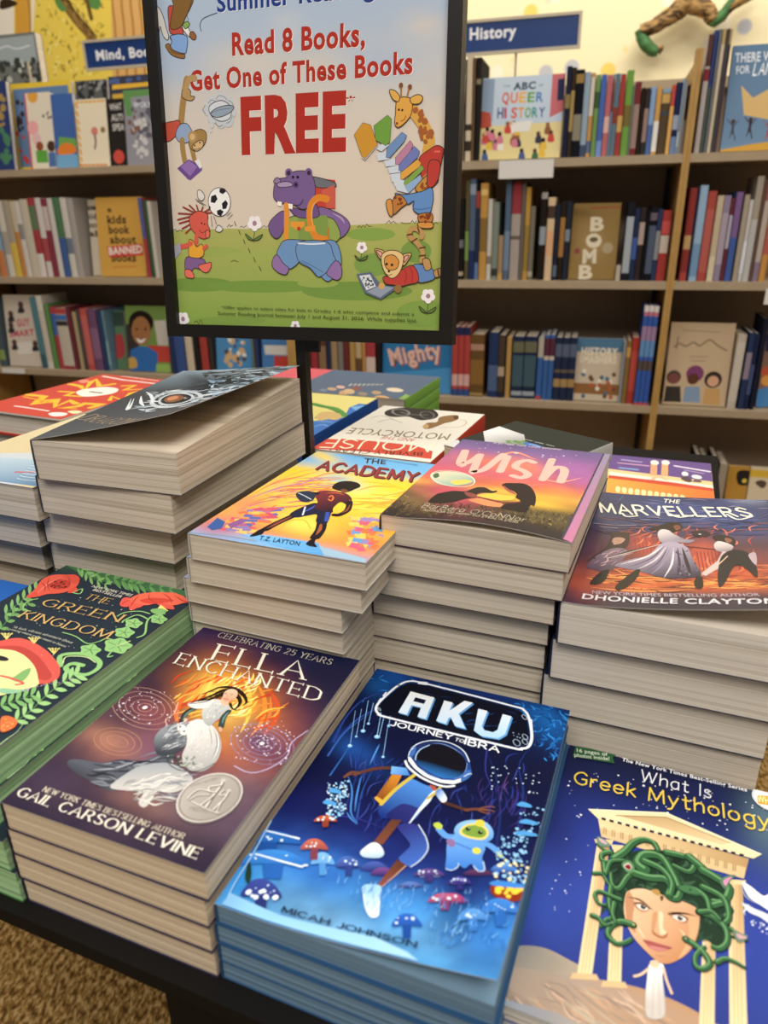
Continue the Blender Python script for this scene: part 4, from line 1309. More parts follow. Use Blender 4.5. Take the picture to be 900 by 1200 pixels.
["p","1f2440",[525,1351,550,1352,551,1332,526,1331]],
["p","1f2440",[571,1352,596,1353,597,1333,572,1333]],
["p","1f2440",[617,1353,641,1354,642,1335,618,1334]],
["p","1f2440",[662,1354,687,1355,688,1336,663,1335]],
["p","1f2440",[708,1356,732,1356,733,1337,708,1336]],
["p","1f2440",[753,1357,777,1357,778,1338,753,1337]],
["p","1f2440",[798,1358,822,1359,822,1339,798,1338]],
["p","1f2440",[842,1359,866,1360,866,1340,843,1340]],
["p","1f2440",[887,1360,910,1361,911,1342,887,1341]],
["p","1f2440",[931,1361,954,1362,954,1343,931,1342]],
["p","1f2440",[975,1362,998,1363,998,1344,974,1343]],
["p","1f2440",[1018,1363,1042,1364,1041,1345,1018,1344]],
["p","1f2440",[1062,1364,1085,1365,1085,1346,1061,1345]],
["s","d8dce4",[1065,1015,1126,1000,1187,986,1213,920,1155,953,1095,967]],
["s","eef0f4",[1069,1159,1116,1141,1178,1104,1228,1168,1219,1020,1159,1034,1098,1070]],
["l","a8b4c4",7,[1069,1155,1131,1105,1191,1069],2],
["l","a8b4c4",7,[1084,1106,1145,1073,1206,1063],2],
["l","a8b4c4",7,[1062,1139,1085,1064,1143,1036],2],
["l","d0d6e0",14,[1096,1008,1073,958,1081,941],1],
["l","d0d6e0",12,[1187,986,1196,932,1213,920],1],
["s",["f4f0ea",645,397,"c8c0b8",706,326],[634,460,667,487,700,484,698,419,715,314,715,222,646,194,631,279,631,391]],
["l","e8c8a8",12,[633,439,601,395,572,373],0],
["l","e8c8a8",12,[700,470,718,411,744,354],0],
["k","b8a898",3,[659,403,667,202]],
["k","b8a898",3,[681,412,699,216]],
["s","e4c4a4",[638,482,666,500,682,480,666,456,643,456]],
["s","1c3422",[376,1007,406,1070,466,1122,555,1186,665,1221,794,1227,869,1159,975,1121,1009,1020,1006,846,980,713,923,670,875,709,498,630,437,646,405,762,398,896]],
["f",["2c4a34","16281a","3a5a40","284230"],90,[370,1055,867,1297,1004,763,439,626],19,42,116,0,360,31,0],
["s",["e8bf98",584,816,"c08458",844,636],[484,818,501,865,568,905,683,903,804,899,854,866,854,751,828,639,782,562,721,503,673,496,606,536,534,605,490,711]],
["s","d8a87c",[806,824,850,822,847,727,812,617,766,550,795,635,809,721]],
["s","c08a64",[486,796,501,859,534,795,535,688,558,615,512,657]],
["s","c8936a",[632,771,652,780,649,694,639,653,629,665,628,727]],
["s","f0d0a8",[659,783,681,782,684,699,704,677,688,658,671,663]],
["s","a86a48",[633,663,655,650,681,645,699,663,708,683,705,649,678,631,641,640]],
["l","3a2014",11,[493,817,548,827,593,809,630,783],2],
["l","5a2a1a",6,[510,822,557,822,602,802],2],
["l","3a2014",10,[697,799,747,818,797,831,840,832],2],
["s","b07a58",[530,793,576,813,612,793,589,757,554,760]],
["s","e8e0d4",[545,788,577,800,605,786,586,767,560,769]],
["o","4a4438",[579,786],14],
["o","15110e",[579,786],6],
["l","1c120c",7,[534,795,567,805,610,790],0],
["o","e8e8e0",[583,793],3],
["s","b07a58",[711,790,756,813,803,802,791,769,749,768]],
["s","e8e0d4",[726,788,761,807,793,795,776,773,746,773]],
["o","4a4438",[763,790],14],
["o","15110e",[763,790],6],
["l","1c120c",7,[706,792,756,813,800,800],0],
["o","e8e8e0",[767,797],3],
["l","b8845c",4,[547,737,581,743],2],
["l","b8845c",4,[742,746,783,760],2],
["s","b0605a",[595,587,626,596,660,598,691,599,734,598,709,574,670,550,629,556]],
["s","c88078",[628,567,668,576,709,579,678,555,646,551]],
["l","6a2c28",4,[597,585,635,582,684,585,732,595],0],
["l","a87450",3,[656,524,687,530,711,546],2],
["l","f0d0a8",9,[553,674,582,625,610,597],2],
["l","e8c49c",11,[759,721,785,701,778,658],2],
["s","b08c4a",[612,911,639,930,657,915,652,890,627,895]],
["s","5a4a2c",[659,893,676,896,671,862,662,867]],
["l","142618",31,[427,1062,370,1075,297,1121],3],
["l","33603a",21,[425,1066,367,1079,294,1125],3],
["l","6c9c66",6,[423,1071,365,1083,292,1130],3],
["l","142618",41,[377,1091,334,1059,340,1011,386,1019],3],
["l","33603a",32,[375,1095,331,1063,337,1015,383,1023],3],
["l","6c9c66",10,[371,1102,328,1070,334,1022,380,1029],3],
["l","142618",31,[308,906,352,919,385,874,416,841],3],
["l","33603a",22,[305,909,349,923,382,877,413,844],3],
["l","6c9c66",7,[302,914,347,927,380,882,411,849],3],
["l","142618",74,[568,1037,529,1069,560,1145,652,1160,721,1054,751,985],3],
["l","33603a",64,[566,1041,527,1073,558,1149,650,1164,719,1058,749,989],3],
["l","6c9c66",19,[560,1054,520,1086,551,1163,643,1178,713,1072,743,1001],3],
["l","142618",43,[526,994,485,952,450,855,413,863,395,938],3],
["l","33603a",34,[524,998,483,956,448,859,411,866,393,941],3],
["l","6c9c66",10,[520,1005,479,963,444,866,407,873,389,949],3],
["l","142618",52,[677,1209,778,1215,825,1185,800,1112,718,1126],3],
["l","33603a",42,[675,1213,776,1219,823,1189,798,1116,716,1130],3],
["l","6c9c66",13,[670,1222,772,1228,819,1198,794,1125,712,1139],3],
["l","142618",61,[796,1222,852,1184,915,1138,977,1117],3],
["l","33603a",52,[794,1227,850,1188,913,1142,975,1121],3],
["l","6c9c66",16,[789,1239,845,1200,909,1154,971,1132],3],
["l","142618",65,[870,1155,942,1126,1003,1082,976,979,924,957],3],
["l","33603a",56,[869,1159,940,1130,1001,1085,974,983,923,961],3],
["l","6c9c66",17,[863,1172,935,1142,996,1098,969,995,918,973],3],
["l","142618",47,[925,935,976,968,1009,939,983,885],3],
["l","33603a",38,[923,939,974,972,1007,942,982,888],3],
["l","6c9c66",12,[919,947,971,980,1004,951,978,896],3],
["l","142618",46,[872,1037,976,1002,1000,881,958,821],3],
["l","33603a",38,[870,1041,974,1006,998,885,956,825],3],
["l","6c9c66",11,[867,1050,971,1014,995,893,953,833],3],
["l","142618",59,[401,1050,449,1122,489,1205,542,1254,599,1253,631,1201],3],
["l","33603a",49,[398,1054,447,1126,486,1209,539,1259,597,1257,628,1206],3],
["l","6c9c66",15,[393,1064,442,1137,481,1219,534,1269,592,1268,624,1216],3],
["l","142618",39,[352,992,369,926,386,1019,456,1056],3],
["l","33603a",29,[349,996,367,930,383,1023,454,1060],3],
["l","6c9c66",9,[346,1002,363,936,380,1029,450,1066],3],
["l","142618",36,[406,848,410,737,436,663,406,629,387,579],3],
["l","33603a",28,[404,852,408,741,434,666,404,632,385,582],3],
["l","6c9c66",8,[400,858,405,747,431,671,401,637,382,588],3],
["l","142618",60,[518,990,599,990,678,1012,716,970,702,907,745,903,769,970,838,999],3],
["l","33603a",51,[515,994,597,994,676,1016,714,974,700,910,743,907,767,973,836,1003],3],
["l","6c9c66",15,[510,1006,591,1005,671,1027,709,985,695,921,738,917,762,984,831,1014],3],
["l","142618",54,[564,1096,657,1075,714,1004,710,910],3],
["l","33603a",44,[561,1100,655,1079,712,1008,708,914],3],
["l","6c9c66",13,[557,1110,650,1089,708,1017,704,923],3],
["l","142618",52,[768,981,838,999,890,965,908,895],3],
["l","33603a",43,[766,985,836,1003,888,969,906,899],3],
["l","6c9c66",13,[762,994,832,1012,885,978,902,908],3],
["l","142618",47,[857,863,925,860,982,811,990,733,957,680,925,676],3],
["l","33603a",39,[856,867,923,863,981,814,988,737,955,683,923,680],3],
["l","6c9c66",12,[852,876,919,872,977,823,985,745,952,691,920,688],3],
["l","142618",32,[466,784,404,790,350,794,333,760,360,716,395,720],3],
["l","33603a",23,[464,787,402,794,348,798,331,763,358,720,393,723],3],
["l","6c9c66",7,[462,792,399,799,345,803,328,768,355,724,390,728],3],
["l","142618",42,[540,654,481,650,435,600,428,546,470,514,510,531,540,563],3],
["l","33603a",34,[538,657,479,653,433,603,426,549,468,517,508,534,538,566],3],
["l","6c9c66",10,[534,664,475,660,429,610,422,556,464,524,504,540,534,573],3],
["l","142618",32,[337,631,372,625,402,596,434,614],3],
["l","33603a",24,[335,634,370,628,400,599,431,618],3],
["l","6c9c66",7,[332,639,367,633,397,604,429,622],3],
["l","142618",41,[796,671,845,652,886,621,910,574,879,534,847,539,846,595,885,660],3],
["l","33603a",34,[794,675,843,656,884,624,908,577,877,537,846,542,845,598,883,663],3],
["l","6c9c66",10,[791,682,840,663,881,631,905,584,874,543,842,549,841,605,880,670],3],
["l","142618",34,[941,597,980,632,1027,633,1066,619],3],
["l","33603a",26,[939,600,979,636,1026,636,1064,623],3],
["l","6c9c66",8,[937,605,977,641,1024,642,1062,628],3],
["l","142618",28,[1007,822,1031,801,1055,781,1083,783],3],
["l","33603a",20,[1005,825,1030,804,1053,784,1082,786],3],
["l","6c9c66",6,[1004,829,1028,809,1052,788,1080,790],3],
["l","142618",37,[435,748,434,683,457,630],3],
["l","33603a",28,[433,752,432,686,455,633],3],
["l","6c9c66",8,[430,757,429,692,452,638],3],
["l","142618",37,[857,863,916,888,958,853],3],
["l","33603a",29,[856,867,915,892,956,856],3],
["l","6c9c66",9,[853,873,912,898,954,862],3],
["s","44744a",[749,982,783,1013,836,1010,862,989,837,965,785,963]],
["o","141810",[808,991],6],
["l","142618",4,[785,967,828,968,859,985],2],
["s","5a8a58",[443,1024,463,1060,492,1063,513,1025,500,983,471,985]],
["s","c8b8b0",[454,1021,477,1051,499,1029,491,1001,469,1001]],
["s","7a1f20",[462,1015,480,1038,495,1019,484,1002]],
["s","6a8c78",[288,1175,327,1171,369,1139,334,1114,298,1127]],
["s","d8a8b0",[296,1168,328,1161,350,1141,316,1140]],
["s","5a7a60",[958,1125,1002,1171,1038,1186,1010,1136,990,1069,966,1082]],
["s","d890b0",[974,1125,1018,1168,1002,1133,985,1090]],
["s","6a8270",[1018,820,1054,813,1086,808,1053,756,1026,772]],
["s","c8a0a0",[1034,804,1083,797,1045,775]],
["o","d8c880",[543,657],5],
["s","3a5a44",[781,675,800,691,815,679,798,656]],
["o","d8c880",[794,675],4],
["p","2f5a38",[39,1931,318,1958,291,1907,309,1851,37,1817]],
["t","e8f0d8","16 pages of",[57,1872,258,1908],39,"n",0,0,1.3],
["t","e8f0d8","photos inside!",[49,1819,275,1867],38,"n",0,0,1.3],
["t","f4f4f8","The New York Times Best-Selling Series",[351,1895,1118,1900],36,"b",0,0,1.0],
["t","f6f6fa","What Is",[485,1752,904,1754],106,"r",0,0,0.62],
["t","f2d054","Greek Mythology?",[86,1567,1308,1631],115,"r",0,0,0.72],
["e","eef0f2",[1254,1887,1363,1891,1253,1996]],
["r","c8ccd4",5,[1254,1887,1355,1890,1253,1987]],
["p","e0a030",[1173,1890,1348,1940,1341,1837,1178,1814]],
["t","fdf0b0","WHO HQ",[1176,1830,1350,1841],64,"b",0,0,1.0],
["o","3a3a40",[1254,1938],6],
 ]},
 'green': {"w": 142, "h": 213, "base": '25323a', "grid": [20, 30], "soft": [["g","y",[[0,"2e4a36"],[0.06,"262f3a"],[1,"23303a"]]]], "ops": [
["p","3f6a42",[-12,2129,148,2160,1178,2147,1419,2131,1233,2015,891,2013,534,2010,260,2045]],
["l","3f6a42",9,[129,2123,398,2099,619,2089,795,2065],0],
["s","6f9c5c",[129,2123,217,2046,304,2004,218,2079]],
["s","6f9c5c",[129,2123,158,2156,130,2231,100,2196]],
["s","6f9c5c",[245,2112,331,2036,416,1995,332,2069]],
["s","6f9c5c",[245,2112,275,2146,248,2219,218,2185]],
["s","6f9c5c",[360,2102,443,2027,526,1986,445,2060]],
["s","6f9c5c",[360,2102,390,2135,364,2208,335,2174]],
["s","6f9c5c",[462,2096,544,2023,624,1984,544,2057]],
["s","6f9c5c",[462,2096,488,2132,461,2206,434,2169]],
["s","6f9c5c",[556,2092,636,2019,715,1981,637,2053]],
["s","6f9c5c",[556,2092,583,2127,557,2201,530,2165]],
["s","6f9c5c",[644,2086,720,2011,799,1968,725,2042]],
["s","6f9c5c",[644,2086,677,2115,659,2184,626,2155]],
["s","6f9c5c",[720,2076,794,2001,872,1959,799,2032]],
["s","6f9c5c",[720,2076,753,2105,736,2173,702,2144]],
["s","6f9c5c",[795,2065,868,1992,944,1950,873,2022]],
["s","6f9c5c",[795,2065,828,2094,811,2162,778,2133]],
["l","3a6040",9,[580,2074,833,2080,1116,2101],0],
["s","5f8f54",[580,2074,664,2001,744,1965,662,2036]],
["s","5f8f54",[580,2074,603,2115,573,2193,550,2151]],
["s","5f8f54",[665,2076,747,2004,827,1967,746,2038]],
["s","5f8f54",[665,2076,688,2117,660,2194,637,2153]],
["s","5f8f54",[749,2078,830,2006,908,1969,829,2041]],
["s","5f8f54",[749,2078,773,2119,746,2196,722,2154]],
["s","5f8f54",[833,2080,913,2009,989,1975,911,2045]],
["s","5f8f54",[833,2080,854,2123,825,2201,804,2157]],
["s","5f8f54",[928,2087,1006,2016,1081,1983,1005,2052]],
["s","5f8f54",[928,2087,950,2130,922,2207,901,2163]],
["s","5f8f54",[1023,2094,1099,2023,1172,1990,1098,2059]],
["s","5f8f54",[1023,2094,1044,2136,1018,2213,997,2170]],
["s","5f8f54",[1116,2101,1190,2030,1263,1997,1190,2066]],
["s","5f8f54",[1116,2101,1138,2143,1114,2220,1091,2176]],
["l","3f6a42",9,[183,2124,353,2033,566,1976],0],
["s","7fac68",[183,2124,229,2059,298,2004,254,2067]],
["s","7fac68",[183,2124,240,2113,254,2146,198,2157]],
["s","7fac68",[269,2078,313,2015,380,1961,338,2023]],
["s","7fac68",[269,2078,324,2068,339,2100,284,2111]],
["s","7fac68",[353,2033,411,1972,478,1933,421,1993]],
["s","7fac68",[353,2033,389,2046,380,2095,343,2083]],
["s","7fac68",[461,2004,517,1944,582,1905,527,1965]],
["s","7fac68",[461,2004,496,2017,488,2065,452,2053]],
["s","7fac68",[566,1976,621,1916,684,1878,630,1937]],
["s","7fac68",[566,1976,601,1988,594,2036,558,2024]],
["l","4a7a4c",8,[205,1323,154,1507,99,1702],0],
["s","7fae6a",[205,1323,267,1313,287,1341,225,1351]],
["s","7fae6a",[205,1323,161,1382,85,1436,131,1375]],
["s","7fae6a",[185,1395,247,1384,267,1413,205,1424]],
["s","7fae6a",[185,1395,140,1455,63,1511,110,1449]],
["s","7fae6a",[164,1469,227,1458,248,1487,185,1499]],
["s","7fae6a",[164,1469,118,1531,40,1588,88,1525]],
["s","7fae6a",[143,1545,207,1533,227,1563,164,1575]],
["s","7fae6a",[143,1545,96,1609,16,1668,65,1602]],
["s","7fae6a",[121,1623,186,1610,207,1640,142,1653]],
["s","7fae6a",[121,1623,73,1688,-8,1749,42,1682]],
["s","7fae6a",[99,1702,164,1689,185,1720,120,1734]],
["s","7fae6a",[99,1702,49,1770,-33,1833,18,1763]],
["l","4a7a4c",8,[353,1152,259,1344,241,1499],0],
["s","6f9c5c",[353,1152,398,1150,401,1183,355,1185]],
["s","6f9c5c",[353,1152,310,1200,247,1236,290,1188]],
["s","6f9c5c",[307,1246,353,1244,356,1278,309,1280]],
["s","6f9c5c",[307,1246,263,1296,198,1334,242,1283]],
["s","6f9c5c",[259,1344,317,1327,338,1349,280,1366]],
["s","6f9c5c",[259,1344,230,1393,166,1441,196,1391]],
["s","6f9c5c",[250,1421,309,1403,330,1425,271,1443]],
["s","6f9c5c",[250,1421,220,1471,156,1520,187,1469]],
["s","6f9c5c",[241,1499,301,1481,322,1504,262,1522]],
["s","6f9c5c",[241,1499,211,1551,146,1602,177,1549]],
["s","d85a48",[106,1683,17,1855,50,1954,202,1994,321,1950,385,1837,355,1736,259,1677,218,1617,151,1569,112,1641]],
["s","b83f34",[125,1804,134,1900,265,1904,328,1815,250,1762]],
["d","3a1f20",26,[110,1844,228,1914,319,1811,205,1766],6.0,12.0,3],
["l","e88a70",15,[168,1663,125,1804,136,1925],2],
["s","d05040",[131,1956,208,2015,309,1968,336,1886]],
["s","d05040",[133,1671,145,1610,145,1571,218,1617]],
["s","d05040",[369,1853,452,1796,393,1751]],
["l","a83a30",9,[40,1911,125,1804,245,1715],2],
["l","a83a30",9,[163,1978,265,1904,345,1799],2],
["l","a83a30",9,[33,1814,141,1764,215,1681],2],
["s","d8574a",[948,1861,871,1853,926,1748,1002,1755]],
["s","d8574a",[976,1914,953,1838,1051,1716,1074,1789]],
["s","d8574a",[1022,1976,1219,1854,1358,1857,1167,1977]],
["s","d8574a",[1096,2005,1286,1933,1392,1993,1204,2066]],
["s","d8574a",[1012,1929,973,1874,1060,1760,1099,1812]],
["s","e0664e",[944,1838,948,1947,1074,2031,1249,2056,1362,2002,1321,1903,1188,1892,1106,1818]],
["s","c84638",[1017,1867,1099,1941,1271,1966,1196,1883,1106,1847]],
["l","b03a30",11,[962,1930,980,1852,1025,1746],2],
["l","b03a30",11,[1016,1982,1076,1911,1206,1870],2],
["l","b03a30",11,[1104,2025,1209,1984,1286,1918],2],
["l","b03a30",11,[944,1838,926,1802,938,1748],2],
["l","b03a30",11,[1220,2032,1326,1988,1388,1983],2],
["k","f0d878",8,[1223,1864,1245,1780]],
["k","f0d878",8,[1223,1864,1259,1786]],
["k","f0d878",8,[1223,1864,1273,1791]],
["k","f0d878",8,[1223,1864,1287,1797]],
["k","f0d878",8,[1223,1864,1301,1802]],
["k","f0d878",8,[1223,1864,1315,1808]],
["k","f0d878",8,[1223,1864,1330,1813]],
["s","7fac68",[1196,1785,1264,1828,1330,1798,1301,1755,1242,1747]],
["s","8fbf78",[1411,1332,1416,1303,1409,1279,1418,1252,1411,1226,1374,1221,1341,1222,1310,1212,1271,1216,1247,1243,1231,1267,1201,1289,1189,1317,1214,1337,1236,1352,1251,1376,1285,1385,1323,1367,1353,1353,1393,1344]],
["k","4a6a3a",5,[1313,1293,1383,1321]],
["k","4a6a3a",5,[1313,1293,1386,1245]],
["k","4a6a3a",5,[1313,1293,1288,1235]],
["k","4a6a3a",5,[1313,1293,1223,1306]],
["k","4a6a3a",5,[1313,1293,1282,1360]],
["s","8fbf78",[1246,1209,1250,1188,1245,1171,1252,1152,1247,1133,1220,1129,1195,1130,1173,1122,1144,1125,1125,1144,1113,1161,1090,1177,1081,1197,1100,1211,1116,1222,1126,1240,1151,1246,1179,1234,1202,1224,1232,1218]],
["k","4a6a3a",5,[1173,1181,1225,1201]],
["k","4a6a3a",5,[1173,1181,1228,1146]],
["k","4a6a3a",5,[1173,1181,1156,1139]],
["k","4a6a3a",5,[1173,1181,1107,1189]],
["k","4a6a3a",5,[1173,1181,1149,1229]],
["s","8fbf78",[1308,1476,1312,1454,1307,1436,1314,1416,1309,1397,1283,1393,1258,1394,1235,1387,1207,1391,1189,1411,1177,1429,1155,1445,1147,1467,1165,1481,1181,1492,1191,1510,1216,1516,1243,1502,1266,1492,1295,1485]],
["k","4a6a3a",5,[1237,1448,1288,1468]],
["k","4a6a3a",5,[1237,1448,1291,1411]],
["k","4a6a3a",5,[1237,1448,1220,1405]],
["k","4a6a3a",5,[1237,1448,1171,1458]],
["k","4a6a3a",5,[1237,1448,1214,1498]],
["s","8fbf78",[1276,1599,1280,1579,1276,1562,1282,1543,1277,1525,1253,1522,1230,1523,1210,1517,1184,1520,1168,1539,1156,1556,1136,1572,1128,1592,1145,1605,1159,1615,1169,1632,1191,1637,1217,1624,1237,1614,1264,1608]],
["k","4a6a3a",5,[1211,1573,1258,1592]],
["k","4a6a3a",5,[1211,1573,1260,1539]],
["k","4a6a3a",5,[1211,1573,1195,1533]],
["k","4a6a3a",5,[1211,1573,1151,1583]],
["k","4a6a3a",5,[1211,1573,1190,1620]],
["s","8fbf78",[1409,1712,1412,1692,1407,1676,1413,1658,1408,1640,1385,1637,1364,1639,1344,1633,1320,1637,1305,1655,1295,1671,1276,1686,1269,1706,1285,1718,1299,1728,1308,1744,1330,1749,1353,1736,1372,1727,1397,1720]],
["k","4a6a3a",5,[1347,1687,1391,1705]],
["k","4a6a3a",5,[1347,1687,1392,1654]],
["k","4a6a3a",5,[1347,1687,1331,1649]],
["k","4a6a3a",5,[1347,1687,1290,1698]],
["k","4a6a3a",5,[1347,1687,1327,1733]],
["l","8fbf78",15,[1336,1768,1278,1726,1286,1633,1386,1489,1370,1429],0],
["l","8fbf78",13,[1262,1662,1155,1678,1118,1586,1126,1551],0],
["l","8fbf78",12,[1157,1293,1183,1338,1295,1313,1342,1166,1373,1178],0],
["l","8fbf78",9,[819,1282,942,1277,1098,1235,1157,1293],0],
["l","8fbf78",35,[1131,956,1039,1045,1096,1100,1203,1127,1330,1097,1386,1026,1361,941,1248,926,1177,958,1187,1009,1267,1016],0],
["l","8fbf78",11,[1028,1608,1042,1672,1135,1729,1230,1727],0],
["l","8fbf78",11,[433,1789,458,1843,502,1772,430,1766],0],
["l","8fbf78",11,[250,1587,209,1528,268,1428,353,1421],0],
["l","c8dc9c",9,[1124,984,1083,1047,1135,1083,1228,1101,1317,1076],0],
["l","c8dc9c",10,[1313,1293,1354,1371],0],
["l","6a9a58",6,[1323,425,1330,528,1297,674,1288,824,1311,906],0],
["s","9cc884",[1323,425,1382,415,1412,436,1354,447]],
["s","9cc884",[1323,425,1297,473,1239,519,1266,469]],
["s","9cc884",[1327,476,1386,465,1417,487,1357,498]],
["s","9cc884",[1327,476,1301,525,1241,572,1268,522]],
["s","9cc884",[1330,528,1384,527,1403,558,1349,559]],
["s","9cc884",[1330,528,1292,580,1227,623,1266,570]],
["s","9cc884",[1314,600,1369,598,1388,630,1333,632]],
["s","9cc884",[1314,600,1275,653,1209,698,1249,643]],
["s","9cc884",[1297,674,1357,665,1384,692,1324,701]],
["s","9cc884",[1297,674,1265,728,1200,778,1234,722]],
["s","9cc884",[1293,748,1353,739,1381,766,1320,775]],
["s","9cc884",[1293,748,1259,804,1194,855,1228,798]],
["s","9cc884",[1288,824,1354,803,1394,820,1328,841]],
["s","9cc884",[1288,824,1267,879,1208,937,1229,880]],
["s","9cc884",[1299,865,1366,843,1406,861,1340,882]],
["s","9cc884",[1299,865,1279,921,1219,979,1241,922]],
["s","9cc884",[1311,906,1378,884,1419,902,1352,924]],
["s","9cc884",[1311,906,1291,963,1231,1023,1252,965]],
["l","5a8a50",6,[1119,495,1164,566,1210,639],0],
["s","7fb06c",[1119,495,1184,472,1227,482,1163,505]],
["s","7fb06c",[1119,495,1108,539,1057,589,1068,544]],
["s","7fb06c",[1141,531,1206,507,1250,516,1185,540]],
["s","7fb06c",[1141,531,1131,575,1080,626,1090,580]],
["s","7fb06c",[1164,566,1229,542,1273,551,1208,576]],
["s","7fb06c",[1164,566,1154,611,1102,663,1113,617]],
["s","7fb06c",[1187,602,1252,577,1296,587,1231,612]],
["s","7fb06c",[1187,602,1177,648,1125,700,1136,654]],
["s","7fb06c",[1210,639,1275,613,1319,623,1254,648]],
["s","7fb06c",[1210,639,1200,685,1149,738,1159,691]],
["s","d85a50",[451,944,495,1030,579,1105,724,1104,882,1065,1023,1007,1151,933,1226,843,1208,778,1159,744,1012,587,894,540]],
["s","b8463f",[525,923,583,996,710,1030,895,988,1076,903,1177,838,1131,790,826,865]],
["s","e8dc9c",[565,889,639,968,787,961,967,890,1104,794,1162,731,1079,641,968,569]],
["e","2a2a30",[681,871,745,880,659,894]],
["s","7fae6a",[945,760,944,820,967,860,1021,791,1032,722,949,718]],
["l","d0605a",17,[853,723,937,728,1058,718,1026,688],0],
["s","8fbf98",[968,625,1068,651,1127,675,1100,622,1012,587]],
["k","d8c878",10,[517,1063,415,1108]],
["k","d8c878",10,[517,1063,437,1117]],
["k","d8c878",10,[517,1063,463,1127]],
["k","d8c878",10,[517,1063,486,1136]],
["k","d8c878",7,[415,1101,502,1128]],
["k","d8c878",10,[745,1095,647,1139]],
["k","d8c878",10,[745,1095,669,1148]],
["k","d8c878",10,[745,1095,694,1158]],
["k","d8c878",10,[745,1095,717,1167]],
["k","d8c878",7,[647,1132,733,1159]],
["k","d8c878",9,[982,1046,890,1088]],
["k","d8c878",9,[982,1046,912,1097]],
["k","d8c878",9,[982,1046,936,1106]],
["k","d8c878",9,[982,1046,958,1115]],
["k","d8c878",7,[890,1081,973,1108]],
["s","d87040",[1220,408,1246,439,1332,428,1366,369,1326,317]],
["d","e8b060",16,[1220,408,1323,425,1366,369,1317,326],3.7,7.5,3],
["d","c8dcc8",40,[223,1492,588,1762,1135,1729,1244,764],2.8,6.6,5],
["d","b89ac0",22,[1063,580,1170,734,1341,919,1322,852],4.0,7.0,6],
["l","a8c894",11,[1413,226,1413,294,1412,364,1360,465],1],
["t","e0dccc","NEW YORK TIMES",[507,1889,915,1882],35,"n",0,0,1.6],
["t","e0dccc","BESTSELLER",[558,1847,858,1834],34,"n",0,0,1.6],
["t","c8a468","THE",[592,1721,827,1721],76,"s",0,-0.1,0.8],
["t","c8a468","GREEN",[351,1517,1089,1540],100,"s",0,-0.1,0.85],
["t","d0ac70","KINGDOM",[344,1319,1179,1329],97,"s",0,-0.1,0.85],
["t","b8b8a8","\"A lush, vibrant adventure about",[424,1188,997,1188],28,"n",10,0,1],
["t","b8b8a8","growing where you're meant to bloom.\"",[421,1158,1008,1132],26,"n",10,0,1],
 ]},
 'wish': {"w": 132, "h": 194, "base": '8a5a78', "grid": [30, 44], "soft": [["g","y",[[0,"6a5a88"],[0.12,"7c5f92"],[0.3,"a8628a"],[0.45,"c8606c"],[0.56,"e07a4c"],[0.62,"f0b848"],[0.68,"8a6a3c"],[0.78,"4a4030"],[1,"332c2c"]]],["b","d0506a",304,654,570,636,149,1073,0.8],["b","e87a54",447,1353,817,1285,368,1560,0.8],["b","f08a60",701,1386,903,1322,652,1603,0.7],["b","a468a8",1131,1345,1324,1283,1049,1696,0.8],["b","f0904c",1135,804,1314,752,1103,984,0.7],["b","f8c848",960,610,1214,593,936,723,0.9],["b","d8566a",397,565,620,533,362,678,0.8],["b","c07858",130,519,281,456,72,623,0.7],["b","8a7048",112,328,296,284,54,488,0.8],["b","7a6a44",1101,323,1350,261,1081,426,0.6],["n","3a2c40",300,0.25,3]], "ops": [
["l","e89070",35,[406,1414,527,1715,757,1568],2],
["l","f0a080",23,[846,1152,1039,1093,1191,1262],2],
["l","c86a90",30,[46,1028,271,979,438,1123],2],
["l","e87a80",18,[668,938,805,927,963,1020],2],
["f",["3a3424","6a5a38","2a2620","8a7648","54482c"],240,[-16,276,1279,448,1279,157,17,33],9,39,92,60,115,4,1],
["f",["463e2c","5c5038","2c2620"],120,[76,254,1313,489,1284,133,53,-7],13,45,97,50,120,14,1],
["d","c8aa68",34,[-40,449,1223,539,1230,163,60,133],4.1,8.9,4],
["s","f4c050",[528,588,601,668,722,667,790,670,790,596,701,548,612,560]],
["s","e89060",[499,478,582,548,730,500,766,421,656,400,543,444]],
["s","2f2825",[243,328,238,494,269,557,336,622,417,643,446,693,480,757,537,775,581,741,612,723,633,742,646,722,616,674,567,664,531,639,520,585,534,536,491,509,454,460,384,360]],
["s","8a4a44",[421,629,474,626,528,588,533,540,491,538,452,567]],
["s","2b2222",[643,872,659,922,724,949,792,961,859,903,921,773,955,638,966,524,939,536,947,424,911,364,827,376,757,394,766,490,819,545,850,596,803,650,795,722,747,779,687,806]],
["s","a85850",[655,866,703,813,771,748,798,708,779,715,728,745,681,803]],
["l","7a3a3a",27,[553,559,655,529,744,510,848,566],0],
["o","8a7050",[946,488],11],
["s",["d8d0b0",129,919,"8fb0a0",267,771],[71,859,68,965,161,1034,304,1022,408,932,410,817,305,720,169,729]],
["s","e8c860",[252,818,345,885,408,863,318,752]],
["s","4a6a48",[72,909,92,961,129,891,109,841]],
["r","e8dcd0",9,[243,883,422,890,178,1055]],
["l","ecb4a6",69,[126,1603,199,1246,220,1224],0],
["l","ecb4a6",70,[135,1556,187,1256,260,1350,280,1537],0],
["l","ecb4a6",67,[280,1537,343,1112,363,1091,419,1189,453,1515,466,1620],0],
["l","ecb4a6",67,[512,1574,550,1171],0],
["l","ecb4a6",67,[755,1488,694,1525,638,1452,640,1322,728,1247,778,1166,743,1080,672,1107],0],
["l","ecb4a6",65,[882,1623,908,1094],0],
["l","ecb4a6",69,[908,1136,936,1396,998,1438,1036,1334,1047,1096],0],
["o","f4c4b8",[557,1694],22],
["t","d8c4d0","A #1 New York Times Bestseller",[295,1892,914,1905],68,"n",0,0,1],
